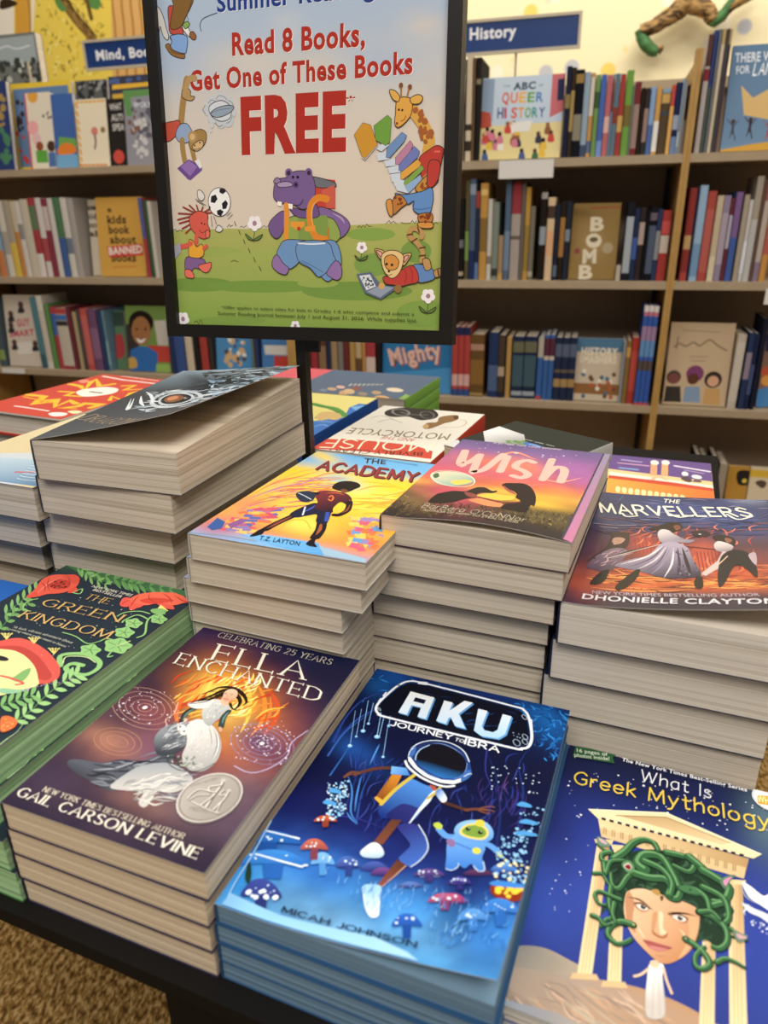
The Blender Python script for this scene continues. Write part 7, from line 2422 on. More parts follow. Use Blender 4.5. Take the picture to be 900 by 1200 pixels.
# position along the shelf, width, height, colour, bands up the spine
ROWS = {
 'A': [
  (-0.3131, 0.0066, 0.257, 'dark grey:3a3632', ''),
  (-0.3062, 0.0159, 0.267, 'cream:cdbb9c', '.1-.2:3a3028,.3-.36:3a3028'),
  (-0.2892, 0.0074, 0.26, 'brown:6b5136', ''),
  (-0.2797, 0.0142, 0.26, 'black:23201d', '.75-.8:8a7a60'),
  (-0.0324, 0.0144, 0.225, 'navy:20243a', '.55-.7:8b7a46'),
  (-0.017, 0.0104, 0.221, 'dark brown:3a2d20', '.3-.75:a98d4c'),
  (-0.0056, 0.0212, 0.215, 'black:14161f', '.2-.5:8a8570,.85-.95:9c7a3c'),
  (0.017, 0.0157, 0.208, 'pale blue:8fa6b8', '.0-.15:41506a'),
  (0.0337, 0.0112, 0.205, 'orange:c79245', '.5-.95:d8c8b8,.05-.2:5a6b8c'),
  (0.0468, 0.0126, 0.2, 'green:6f9650', '.6-.8:3f5e30'),
  (0.0605, 0.0145, 0.2, 'blue:3f64b0', '.0-.2:6d8fd0'),
  (0.076, 0.0149, 0.198, 'pink:c0656a', '.3-.5:e0b0a8'),
  (0.0912, 0.006, 0.199, 'slate blue:5f7f9a', '.55-.95:7a3f3c'),
  (0.0975, 0.0125, 0.2, 'steel blue:5c7788', '.4-.6:8a3a34'),
  (0.1109, 0.0134, 0.198, 'crimson:a5352f', '.3-.5:d0a050'),
  (0.1262, 0.0182, 0.206, 'lime green:6fa03c', '.35-.6:7a6a30'),
  (0.1447, 0.006, 0.171, 'grey green:6f7a70', ''),
  (0.151, 0.0152, 0.178, 'maroon:7a2b2c', '.1-.7:9c7f74'),
  (0.1676, 0.0109, 0.163, 'dark brown:2c2019', ''),
  (0.1793, 0.0113, 0.162, 'charcoal:35302e', '.2-.7:9a7d74'),
  (0.192, 0.0131, 0.164, 'light blue:7fa3cf', '.0-.45:4a6aa8'),
  (0.2066, 0.0135, 0.164, 'gold:d09a48', '.05-.5:e8e4dc'),
  (0.2215, 0.0204, 0.159, 'bronze:56452f', '.78-.92:c9a050,.93-1:86a0b4,.6-.66:3e4a55'),
  (0.2438, 0.0102, 0.166, 'amber:e0aa50', '.7-1:c2463c'),
  (0.2549, 0.0147, 0.171, 'indigo:1f2850', '.0-.25:6c88b0,.35-.55:9aa2b8'),
  (0.2699, 0.006, 0.18, 'ice blue:86a0b8', '.1-.3:b8ccd8'),
  (0.2762, 0.006, 0.174, 'silver:9a9a98', ''),
  (0.2825, 0.006, 0.163, 'black:20222e', '.0-.5:908a84'),
 ],
 'Ar': [
  (0.3181, 0.0127, 0.274, 'silver white:b5aba8', '.62-.72:8a2c30,.74-1:5a3a36'),
  (0.3318, 0.009, 0.283, 'blue:2f3f7a', '.0-.55:4f5a52'),
  (0.3422, 0.0068, 0.284, 'grey:6a7076', ''),
  (0.3498, 0.009, 0.284, 'cream:c8b89c', '.88-1:b89a62'),
  (0.3597, 0.0072, 0.284, 'dark grey:4a4848', ''),
  (0.3674, 0.0067, 0.283, 'plum grey:54424e', '.88-1:b89a62'),
 ],
 'B': [
  (-0.3245, 0.0203, 0.231, 'black:1d1a18', '.05-.1:b0a080,.4-.5:6a6a70'),
  (-0.3008, 0.0112, 0.279, 'olive brown:5c5534', '.2-.5:7a9a48'),
  (-0.2884, 0.0179, 0.283, 'blue grey:4f6078', '.0-.3:22305c,.85-.95:8c98a8'),
  (-0.2694, 0.0112, 0.249, 'navy:22304f', '.82-1:a83a34,.0-.2:5a7aa8'),
  (-0.2566, 0.0222, 0.271, 'gold:c48f35', '.3-.65:8a6a2c,.88-.94:e2bb60'),
  (-0.2327, 0.0133, 0.228, 'white:c9c2b4', '.2-.3:857a70'),
  (-0.2183, 0.0187, 0.219, 'grey green:7b8578', '.05-.15:3a3a36'),
  (-0.1985, 0.0143, 0.127, 'tan:a58560', '.0-.15:c89a4a'),
  (-0.182, 0.0164, 0.278, 'slate blue:50657e', '.1-.5:6f86a0'),
  (-0.1634, 0.0272, 0.273, 'crimson:9a3138', '.0-.68:a89a90,.42-.46:6a5d54'),
  (-0.1352, 0.0108, 0.27, 'grey:6a6258', ''),
  (-0.1233, 0.014, 0.257, 'mustard:bd8e2e', '.1-.6:9a7a2a'),
  (-0.1082, 0.014, 0.206, 'olive grey:77705c', '.05-.12:b0a58c'),
  (-0.0792, 0.0181, 0.25, 'black:241d18', '.9-.97:a09a94,.4-.6:8e9aa0'),
  (-0.0589, 0.0207, 0.229, 'cream:d7b98d', '.75-.9:4a3a30,.3-.6:e0a878'),
  (-0.0356, 0.0127, 0.211, 'dark blue:242a3a', '.05-.2:5a6a80'),
  (-0.0213, 0.0142, 0.218, 'dark brown:2c2118', '.3-.8:a8742c'),
  (-0.0055, 0.0142, 0.218, 'navy:262c3a', '.5-.65:7d8894'),
  (0.147, 0.0132, 0.043, 'white:b9ad9c', ''),
  (0.1632, 0.0201, 0.212, 'black:1c1e26', '.1-.82:a2acb4'),
  (0.1844, 0.014, 0.196, 'indigo:23304f', '.3-.6:3a58a0'),
  (0.1994, 0.015, 0.198, 'dark brown:33292a', '.5-.8:ae9a90'),
  (0.2164, 0.009, 0.192, 'black:17171b', ''),
  (0.2264, 0.0189, 0.199, 'black:16181f', '.82-.92:6a5a68,.1-.75:4f5a70'),
  (0.2462, 0.0119, 0.193, 'navy:2c3a62', '.3-.7:8a8c90'),
  (0.2595, 0.0227, 0.189, 'red:a8322a', '.4-.65:c8b8a8,.68-.85:c84a44'),
  (0.2825, 0.006, 0.174, 'brown:5c3a1c', ''),
 ],
 'Br': [
  (0.3227, 0.0184, 0.245, 'dark red:8f2f28', '.0-.1:b04038,.35-.5:c09a60'),
  (0.3421, 0.0048, 0.241, 'navy:252c4a', ''),
  (0.3488, 0.0202, 0.251, 'light blue:8fb0cc', '.05-.4:6f94ba'),
  (0.371, 0.022, 0.236, 'brick red:ad4436', '.1-.8:b8574a'),
  (0.3959, 0.0162, 0.224, 'cream:c5b190', '.0-.3:d8c8a4'),
  (0.413, 0.0171, 0.224, 'lilac:8f7f98', '.2-.8:a898a8'),
  (0.432, 0.0094, 0.217, 'dark red:6f2c34', '.4-.8:b0a8b8'),
  (0.4428, 0.0165, 0.232, 'blue:3a5aa0', '.5-1:7c5a8c'),
  (0.464, 0.0131, 0.225, 'beige:a89a84', ''),
  (0.478, 0.0103, 0.212, 'white:c4c0bc', '.1-.5:d8dce0'),
  (0.4892, 0.0167, 0.27, 'taupe:a49884', '.0-.6:b8b4b0'),
  (0.5069, 0.0065, 0.262, 'brown:6a5140', ''),
  (0.5153, 0.0148, 0.26, 'beige grey:b8a898', '.0-.2:8a7488,.8-1:a05a58'),
  (0.5319, 0.0157, 0.237, 'amber:c98c30', '.3-.6:b8574a'),
 ],
 'C': [
  (-0.3328, 0.019, 0.221, 'red:b03a32', '.0-.1:2b4c86,.15-.32:d6a49c,.88-1:1e2c50'),
  (-0.3126, 0.0176, 0.221, 'red:b03a32', '.0-.1:2b4c86,.15-.32:d6a49c,.88-1:1e2c50'),
  (-0.2937, 0.0188, 0.222, 'red:b03a32', '.0-.1:2b4c86,.15-.32:d6a49c,.88-1:1e2c50'),
  (-0.2736, 0.0436, 0.199, 'bronze brown:6a4a20', '.02-.06:a88a50,.2-.6:8a6226,.75-.85:b08468'),
  (-0.2151, 0.0296, 0.207, 'navy:24355e', '.1-.5:4a6088'),
  (-0.1843, 0.0208, 0.199, 'dark tan:4a3c2e', '.35-.5:b09a80,.0-.1:2a2a3c'),
  (-0.1586, 0.0146, 0.193, 'gold:b98d45', ''),
  (-0.1391, 0.0339, 0.196, 'navy:202c48', '.75-.92:6c6a50,.2-.7:3f5a66,.05-.12:9aa4a8'),
  (-0.1028, 0.0372, 0.197, 'navy:202c48', '.75-.92:6c6a50,.2-.7:3f5a66,.05-.12:9aa4a8'),
  (-0.0608, 0.0167, 0.196, 'blue:2d5ea0', '.68-1:b5a898,.0-.06:b04850'),
  (-0.0429, 0.0155, 0.203, 'blue:2d5ea0', '.68-.95:5a2c3c,.62-.68:c8b8a8'),
  (-0.0262, 0.0154, 0.203, 'blue:2d5ea0', '.68-.95:5a2c3c,.62-.68:c8b8a8'),
  (-0.0085, 0.02, 0.196, 'navy:222c48', '.22-.35:a8854c,.45-.5:6a5a48,.7-.9:56607a'),
  (0.0128, 0.0211, 0.196, 'navy:222c48', '.22-.35:a8854c,.45-.5:6a5a48,.7-.9:56607a'),
  (0.035, 0.021, 0.197, 'navy:222c48', '.22-.35:a8854c,.45-.5:6a5a48,.7-.9:56607a'),
  (0.1914, 0.009, 0.188, 'silver grey:8a8c92', ''),
  (0.2016, 0.0129, 0.192, 'gold brown:8a6a30', '.75-.9:c8963c'),
  (0.2162, 0.0202, 0.202, 'red:b02f22', '.2-.8:c04434'),
 ],
 'Cr': [
  (0.5054, 0.0231, 0.218, 'white:bdb09c', '.1-.9:c9bfae'),
  (0.5347, 0.0156, 0.224, 'navy:27365c', '.4-.75:8c7f90'),
  (0.5514, 0.0114, 0.222, 'dark blue:1f2848', '.2-.6:43507a'),
  (0.567, 0.0114, 0.265, 'dark navy:1c2033', ''),
 ],
 'Bl': [
  (-2.0301, 0.0324, 0.26, 'pale blue:7f9fb8', '.0-.35:c87a3a,.7-.85:e0c040'),
  (-1.9936, 0.0262, 0.258, 'white:cfc6b4', '.3-.6:a8a094'),
  (-1.9654, 0.0281, 0.258, 'yellow:d8b53a', '.45-1:a89c88'),
  (-1.9354, 0.0199, 0.255, 'orange:c8843c', '.6-1:c8b89c'),
  (-1.9134, 0.0199, 0.255, 'white:d0c8bc', '.5-.7:8a8a86'),
  (-1.8916, 0.0336, 0.26, 'cream:c8bca4', ''),
  (-1.8561, 0.0275, 0.264, 'red:a8363a', '.0-.3:d8d0c4,.6-.9:5f7a54'),
  (-1.8266, 0.0234, 0.263, 'white:d4ccc4', '.2-.5:b04848'),
  (-1.8013, 0.0233, 0.261, 'burgundy:8a3040', '.6-.9:c8b8ac'),
  (-1.776, 0.0213, 0.261, 'white:cfc9c0', ''),
  (-1.7528, 0.0269, 0.263, 'green:4f7a50', '.0-.5:3c5a9c'),
  (-1.724, 0.0249, 0.262, 'white:cfc8bc', '.3-.5:6a7a8a'),
  (-1.6972, 0.0247, 0.259, 'grey:a8a098', ''),
  (-1.4135, 0.0144, 0.255, 'red:a83a3c', '.5-1:4a5a9c'),
  (-1.3973, 0.0144, 0.247, 'dark green:3d5a3a', ''),
  (-1.3811, 0.0143, 0.244, 'white:c8c0b2', ''),
 ],
 'Cl': [
  (-2.1186, 0.03, 0.256, 'dark teal:4a5860', '.55-.8:a89a70,.1-.25:8aa050'),
  (-1.9265, 0.0235, 0.262, 'teal:4c7e88', '.0-.2:3a6068'),
  (-1.9011, 0.0252, 0.268, 'white:d2cabb', '.1-.8:c8beac'),
  (-1.8705, 0.0197, 0.238, 'green:5f8c48', ''),
  (-1.8472, 0.0196, 0.228, 'crimson:b03540', '.55-.9:3a62a8'),
  (-1.8258, 0.0479, 0.224, 'white:c4b8a4', '.0-.06:a03038,.72-.8:3c3630,.81-.9:3b6cb4,.91-1:b83a34'),
  (-1.7761, 0.0176, 0.229, 'maroon:6f2a34', ''),
  (-1.7532, 0.0158, 0.212, 'tan:b09a70', ''),
  (-1.7339, 0.0122, 0.221, 'dark grey:4f4a4a', ''),
  (-1.7182, 0.0279, 0.225, 'red:bd4a44', '.1-.9:c86058'),
  (-1.6868, 0.0346, 0.223, 'purple:6f4a6c', '.2-.7:8a6080'),
  (-1.647, 0.0155, 0.215, 'navy:2c4068', ''),
  (-1.6281, 0.0112, 0.219, 'blue green:5f8494', '.1-.5:7aa4ac'),
  (-1.3654, 0.0185, 0.189, 'navy:28365c', ''),
  (-1.3443, 0.0394, 0.213, 'blue:35508c', ''),
  (-1.2997, 0.0286, 0.203, 'cream:cdbda0', ''),
  (-1.2659, 0.0207, 0.192, 'black:26221f', ''),
  (-1.24, 0.0283, 0.216, 'red:a8382f', ''),
  (-1.2065, 0.0128, 0.206, 'dark grey:3a3632', ''),
  (-1.0388, 0.0062, 0.196, 'olive:75703c', ''),
  (-1.0314, 0.0136, 0.185, 'navy:2a3a66', ''),
 ],
 'Cm': [
  (-0.8209, 0.0238, 0.18, 'red:9a2c30', '.0-.3:6a1c24'),
  (-0.7923, 0.026, 0.211, 'brown:5a3c28', '.3-.7:8a6a48'),
  (-0.764, 0.0141, 0.198, 'navy:26304e', ''),
  (-0.7475, 0.0211, 0.184, 'tan:a08258', ''),
  (-0.7241, 0.0187, 0.216, 'grey:7c766e', ''),
  (-0.7031, 0.0186, 0.203, 'dark red:6c2a28', ''),
  (-0.6821, 0.0185, 0.189, 'gold:b08a40', ''),
  (-0.6613, 0.0207, 0.221, 'brown:6b4a2c', '.5-.8:c0a070'),
  (-0.6383, 0.0115, 0.207, 'amber:c0883c', ''),
  (-0.6245, 0.032, 0.194, 'crimson:a83238', '.3-.6:d0b8a8'),
  (-0.588, 0.0136, 0.18, 'black:221f1e', ''),
 ],
 'Cs': [
  (0.2381, 0.0133, 0.297, 'bright blue:2a55a8', '.94-1:d8d0c8,.9-.94:c06a80,.66-.8:9c7a9c,.5-.66:5a8cc0,.0-.03:c04a50,.36-.46:5a4a44'),
  (0.252, 0.0133, 0.297, 'bright blue:2a55a8', '.94-1:d8d0c8,.9-.94:c06a80,.66-.8:9c7a9c,.5-.66:5a8cc0,.0-.03:c04a50,.36-.46:5a4a44'),
  (0.2658, 0.0132, 0.296, 'bright blue:2a55a8', '.94-1:d8d0c8,.9-.94:c06a80,.66-.8:9c7a9c,.5-.66:5a8cc0,.0-.03:c04a50,.36-.46:5a4a44'),
 ],
 'Dr': [
  (0.4419, 0.0171, 0.214, 'black:201c1a', ''),
  (0.4646, 0.017, 0.203, 'grey:8a7f72', ''),
  (0.493, 0.0169, 0.211, 'dark brown:3c3028', ''),
  (0.5155, 0.0224, 0.195, 'stone:a0917a', ''),
 ],
}
def spine_book(row_label, idx, n, s, w, h, spec, bands, level, back, depth, group):
    cname, hx = spec.split(':')
    mute = lambda c: mixc(c, (sum(c) / 3 * .92,) * 3, .14)      # pulls each ink slightly towards a darker grey
    base = mute(lin(hx))
    m = Mesh()
    cov = 0.0016 if w > 0.012 else 0.0009
    # boards, rounded spine, and the page block a little below the boards' top
    m.box(0, 0.002, 0, cov, depth, h, base)
    m.box(w - cov, 0.002, 0, w, depth, h, base)
    m.box(cov, 0.003, 0.002, w - cov, depth - 0.004, h - 0.003, lin('cdbfa8'))
    cuts = [0.0, 1.0]
    bl = []
    for t in bands.split(',') if bands else ():
        r, c = t.split(':'); a, b = (float(q) for q in r.split('-'))
        bl.append((a, b, mute(lin(c)))); cuts += [a, b]
    cuts = sorted(set(cuts))
    prof = [(0, 0.002), (w * 0.16, 0.0006), (w * 0.5, 0.0), (w * 0.84, 0.0006), (w, 0.002)]
    for a, b in zip(cuts, cuts[1:]):
        c = base
        for q in bl:
            if q[0] - 1e-6 <= (a + b) / 2 <= q[1] + 1e-6: c = q[2]
        for (xa, ya), (xb, yb) in zip(prof, prof[1:]):
            m.face([(xa, ya, a * h), (xb, yb, a * h), (xb, yb, b * h), (xa, ya, b * h)], c)
    for (xa, ya), (xb, yb) in zip(prof, prof[1:]):
        m.face([(xa, ya, h), (xb, yb, h), (xb, 0.004, h), (xa, 0.004, h)], base)
    o = m.build('book', M['print_matt'])
    o.location = S(s, back, level + 0.0003); o.rotation_euler = (0, 0, YS)
    ORD = ['first', 'second', 'third', 'fourth', 'fifth', 'sixth', 'seventh', 'eighth', 'ninth', 'tenth', 'eleventh', 'twelfth', 'thirteenth', 'fourteenth', 'fifteenth', 'sixteenth', 'seventeenth', 'eighteenth', 'nineteenth', 'twentieth', 'twenty-first', 'twenty-second', 'twenty-third', 'twenty-fourth', 'twenty-fifth', 'twenty-sixth', 'twenty-seventh', 'twenty-eighth', 'twenty-ninth', 'thirtieth']
    size = 'thick' if w > 0.022 else ('thin' if w < 0.011 else 'upright')
    tag(o, '%s %s spine, %s from the left on the %s' % (size, cname, ORD[idx], row_label), 'book', group)
    return o

ROWLAB = {
 'A': ('history top shelf', LV['A'], 0.02), 'Ar': ('right top shelf', LV['A'], 0.02),
 'B': ('history middle shelf', LV['B'], 0.02), 'Br': ('right middle shelf', LV['B'], 0.02),
 'C': ('lower shelf beside the poster', LV['C'], 0.02), 'Cs': ('lower shelf against the upright', LV['C'], 0.004),
 'Cr': ('right lower shelf', LV['C'], 0.02), 'Bl': ('left middle shelf', LVL['B'], 0.02),
 'Cl': ('left lower shelf', LVL['C'], 0.02), 'Cm': ('lower shelf behind the pole', LV['C'], 0.02),
 'Dr': ('right lowest shelf', LV['D'], 0.02)}
for key, items in ROWS.items():
    lab, level, back = ROWLAB[key]
    rr = random.Random(len(items) * 7 + len(key))
    for i, (s, w, h, spec, bands) in enumerate(items):
        spine_book(lab, i, len(items), s, w - 0.0004, h, spec, bands, level, back + rr.uniform(0, 0.004), 0.13 + rr.uniform(0, 0.03), 'spines on the ' + lab)

def face_book(art, s, w, h, level, back, label, lean=7.0, th=0.018, rev=False):
    """a book standing with its front cover outwards, leaning back a little"""
    o = empty('book', S(s, back, level + 0.0005 + th * math.sin(math.radians(lean))), YS, label, 'book', None)
    o.rotation_euler = (math.radians(-lean), 0, YS)
    m = Mesh(); m.box(0.002, 0.0012, 0.002, w - 0.002, th - 0.001, h - 0.002, lin('d8ccb8')); m.build('page_block', M['pages_white'], o)
    m = Mesh(); m.box(0, th - 0.001, 0, w, th, h, lin(ART[art]['base'])); m.box(0, 0.0, 0, 0.0012, th, h, lin(ART[art]['base'])); m.build('back_cover', M['print_matt'], o)
    a = dict(ART[art])
    sh = Sheet(a)
    c = sh.finish('front_cover', o, M['print_matt'], 0.0006)
    c.scale = (w / a['w'] * 1000, h / a['h'] * 1000, 1)
    c.rotation_euler = (math.pi / 2, 0, 0)
    return o
FACES = [
  ('queer', -0.2654, 0.2281, 0.2126, LV['A'], 0.03, 'ABC of Queer History, pale blue face-out picture book under the history sign'),
  ('crown', 0.3844, 0.1509, 0.2508, LV['A'], 0.03, 'blue picture book with a gold crown, face-out on the right top shelf'),
  ('bomb', 0.0113, 0.1335, 0.2103, LV['B'], 0.03, 'Bomb, tan face-out book with stacked letters, on the shelf below the history sign'),
  ('smash', 0.0557, 0.137, 0.1919, LV['C'], 0.03, 'History Smashers, pale cartoon cover, face-out on the lower shelf beside the blue set'),
  ('mighty', -0.5727, 0.2352, 0.2093, LV['C'], 0.03, 'Mighty, bright blue cover face-out, partly behind the lower edge of the poster'),
  ('dreams', 0.3224, 0.178, 0.244, LV['C'], 0.03, 'cream book with three small children drawn on it, face-out on the right lower shelf'),
  ('party', 0.5886, 0.092, 0.2119, LV['C'], 0.05, 'colourful cover cut off by the right edge of the photo, on the right lower shelf'),
  ('yellowfr', -1.9475, 0.2584, 0.2778, LVL['A'], 0.11, 'tall picture book with a yellow border, behind two smaller books on the left top shelf'),
  ('kids', -1.8257, 0.1024, 0.2342, LVL['A'], 0.04, 'cream cover with small children, in front of the yellow bordered book, left top shelf'),
  ('sea', -1.7254, 0.086, 0.2267, LVL['A'], 0.045, 'blue cover with an orange picnic scene, left top shelf beside the children cover'),
  ('navyl', -2.0064, 0.0952, 0.2813, LVL['A'], 0.06, 'dark blue cover cut off by the left edge of the photo, left top shelf'),
  ('bwpic', -1.6808, 0.1272, 0.274, LVL['A'], 0.12, 'grey photograph cover behind the orange bordered book, left top shelf'),
  ('orangeb', -1.6302, 0.1196, 0.2044, LVL['A'], 0.04, 'cream cover with an orange checked border, left top shelf'),
  ('autism', -1.5123, 0.0649, 0.2014, LVL['A'], 0.045, 'narrow black cover with white capitals, left top shelf'),
  ('wolf', -1.4432, 0.1362, 0.2223, LVL['A'], 0.04, 'grey wolf cover with a green edge, left top shelf beside the poster frame'),
  ('darkband', -1.5559, 0.1855, 0.2815, LVL['A'], 0.13, 'dark cover with a yellow stripe, hidden behind the black and the wolf covers'),
  ('banned', -1.6061, 0.1845, 0.2592, LVL['B'], 0.03, 'a kids book about banned books, golden yellow face-out cover, left middle shelf'),
  ('kidsbook', -1.6599, 0.041, 0.2542, LVL['B'], 0.06, 'white cover with black lower case lines, half behind the golden book, left middle shelf'),
  ('guy', -2.0805, 0.1477, 0.2653, LVL['C'], 0.03, 'white cover with red capitals and small dark figures, face-out at the left lower shelf'),
  ('boy', -1.5496, 0.1736, 0.2334, LVL['C'], 0.03, 'photo cover of a smiling child in a blue shirt, face-out left of the sign pole'),
  ('greenface', -1.6127, 0.0438, 0.2122, LVL['C'], 0.05, 'dark green cover with a red figure, beside the smiling child, left lower shelf'),
  ('bluefig', -1.1875, 0.1403, 0.1872, LVL['C'], 0.03, 'light blue cover with tan figures, face-out under the left side of the poster'),
  ('redsq', -1.0112, 0.1089, 0.1895, LVL['C'], 0.03, 'blue and white cover with a red square, left of the sign pole'),
  ('yellowlow', 0.5448, 0.0612, 0.1814, LV['D'], 0.03, 'golden book with a black emblem on the lowest right shelf'),
  ('whitelow', 0.6088, 0.0903, 0.1813, LV['D'], 0.03, 'cream and yellow cover on the lowest right shelf, at the edge of the photo'),
  ('boxset', -2.0775, 0.1829, 0.2657, LV['A'], 0.262, 'boxed book with a grey countryside cover, standing above the left top shelf'),
]
for art, s, w, h, lv, back, label in FACES:
    if art == 'boxset': face_book(art, s, w, h, 0.345, 0.262, label, 1.0, 0.034)
    else: face_book(art, s, w, h, lv, back, label)

# ------------------------------------------------------------------ table
tb = empty('display_table', T(-0.45, 0.7, -TABLE_Z), YT, 'black painted display table covered with stacks of books', 'table')
U0, U1, V0, V1 = -1.0, 0.072, 0.192, 1.22
m = Mesh(); m.box(U0 + 0.45, V0 - 0.7, TABLE_Z - 0.011, U1 + 0.45, V1 - 0.7, TABLE_Z); m.build('tabletop', M['black_wood'], tb, bevel=0.003)
for (a, b, c, d) in ((U0 + .02, V0 + .1, U1 - .02, V0 + .118), (U0 + .02, V1 - .03, U1 - .02, V1 - .012), (U0 + .02, V0 + .118, U0 + .038, V1 - .03), (U1 - .06, V0 + .118, U1 - .042, V1 - .03)):
    m = Mesh(); m.box(a + 0.45, b - 0.7, TABLE_Z - 0.07, c + 0.45, d - 0.7, TABLE_Z - 0.011); m.build('apron', M['black_wood'], tb, bevel=0.002)
for (a, b) in ((-0.235, V0 + 0.024), (U0 + .06, V0 + 0.03), (-0.235, V1 - 0.09), (U0 + .06, V1 - 0.09)):
    m = Mesh(); m.box(a + 0.45, b - 0.7, 0, a + 0.055 + 0.45, b + 0.055 - 0.7, TABLE_Z - 0.011); m.build('leg', M['black_wood'], tb, bevel=0.002)

# ------------------------------------------------------------------ books on the table
def page_block(w, h, z0, z1, seed, rag=0.0003, levels=9, fan=0.0):
    m = Mesh(); rr = random.Random(seed)
    e = 0.0006
    prev = None
    for k in range(levels + 1):
        z = z0 + (z1 - z0) * k / levels
        j = [rr.uniform(0, rag) for _ in range(3)]
        zb = z + fan * k / levels
        q = [(0.0006, e + j[0], z), (w - e - j[1], e + j[0], z), (w - e - j[1], h - e - j[2], zb), (0.0006, h - e - j[2], zb)]
        if prev:
            for i in range(4):
                a, b = i, (i + 1) % 4
                m.face([prev[a], prev[b], q[b], q[a]], (0.6, 0.55, 0.45))
        else:
            m.face(list(reversed(q)), (0.6, 0.55, 0.45))
        prev = q
    m.face(prev, (0.6, 0.55, 0.45))
    return m

def make_book(kind, art, w, h, th, pages, edge, bend=None, seed=1, hard=False, fan=0.0, ink='print'):
    """a paperback lying face up: page block between covers, spine on its left side"""
    o = empty(kind)
    ct = 0.0022 if hard else 0.00032
    over = 0.003 if hard else 0.0
    ec = lin(edge)
    page_block(w - over, h - 2 * over, ct, th - ct, seed, fan=fan).build('page_block', M[pages], o, weld=True)
    if hard: o.children[0].location.y = over
    m = Mesh(); m.box(0, 0, 0, w, h, ct, ec); m.build('back_cover', M['print'], o)
    m = Mesh()
    n = 6
    for k in range(n):   # rounded spine sheet
        a0, a1 = math.pi * k / n, math.pi * (k + 1) / n
        p = lambda a: (-0.0009 * math.sin(a) , th / 2 - (th / 2) * math.cos(a))
        (xa, za), (xb, zb) = p(a0), p(a1)
        fb = 1 + fan / th
        m.face([(xa, h, za * fb), (xa, 0, za), (xb, 0, zb), (xb, h, zb * fb)], ec)
        m.face([(xa, 0, za), (0.0008, 0, za), (0.0008, 0, zb), (xb, 0, zb)], ec)
    m.build('spine', M['print'], o)
    if art:
        a = ART[art]
        sh = Sheet(a, bend)
        c = sh.finish('front_cover', o, M[ink], ct, (0, 0, th))
        c.scale = (w / a['w'] * 1000, h / a['h'] * 1000, 1)
    else:
        m = Mesh(); m.box(0, 0, th - ct, w, h, th, ec); m.build('front_cover', M['print'], o)
    return o

NTH = ['topmost', 'second from the top', 'third from the top', 'fourth from the top', 'fifth from the top', 'sixth from the top', 'seventh from the top', 'eighth from the top', 'ninth from the top']
def stack(kind, art, w, h, th, pages, edge, spots, count, title, under, group, bend=None, hard=False, dyaw=0.0, rot180=False, seed=1, fan=0.0, ink='print', low_width=1.0):
    """spots: (u, v, turn) of each book's front left corner, from the top down"""
    top = make_book(kind, art, w, h, th, pages, edge, bend, seed, hard, fan, ink)
    low = make_book(kind, art if not bend else None, w, h, th, pages, edge, None, seed + 1, hard) if (bend and count > 1) else top
    rr = random.Random(seed * 13 + 5)
    books = []
    for i in range(count):
        if i < len(spots): u, v, t = spots[i]
        else:
            u, v, t = spots[-1]
            u += rr.uniform(-.002, .002); v += rr.uniform(-.002, .002); t += rr.uniform(-.7, .7)
        if i == 0: o = top
        elif i == 1 and low is not top: o = low
        else: o = copy_tree(low)
        zz = (count - 1 - i) * th + 0.0002
        x, y, z = T(u, v, zz)
        ang = YT + math.radians(t + dyaw)
        if rot180:
            x += w * math.cos(ang) - h * math.sin(ang); y += w * math.sin(ang) + h * math.cos(ang); ang += math.pi
        o.location = (x, y, z)
        o.rotation_euler = (0, 0, ang)
        if i > 1: o.scale.x = low_width
        tag(o, title if i == 0 else '%s, %s of its stack' % (under, NTH[i]), 'book', group)
        books.append(o)
    return books

def smooth(a, b, x):
    t = max(0, min(1, (x - a) / (b - a))); return t * t * (3 - 2 * t)


def bend_aku(u, v):     # lower right corner of the cover springs up
    return 0.017 * max(0, (u - .15) / .85) ** 1.5 * max(0, 1 - v / .85) ** 2.2 + 0.0004
def bend_wish(u, v):
    return 0.0045 * math.sin(math.pi * min(1, max(0, (u - .12) / .88))) * max(0, 1 - v / .35) ** 2 + 0.0003
def bend_marv(u, v):    # fore edge lifts away from the pages
    return 0.024 * max(0, (u - .08) / .92) ** 1.35 * (0.45 + 0.55 * (1 - v)) + 0.0003
def bend_drag(u, v):    # cover stands open along its fore edge
    return 0.0121 * v + (0.031 - 0.0185 * v) * u ** 1.12 + 0.0003
def bend_flop(u, v):
    return 0.006 * max(0, 1 - u * 1.5) ** 2 + 0.0003

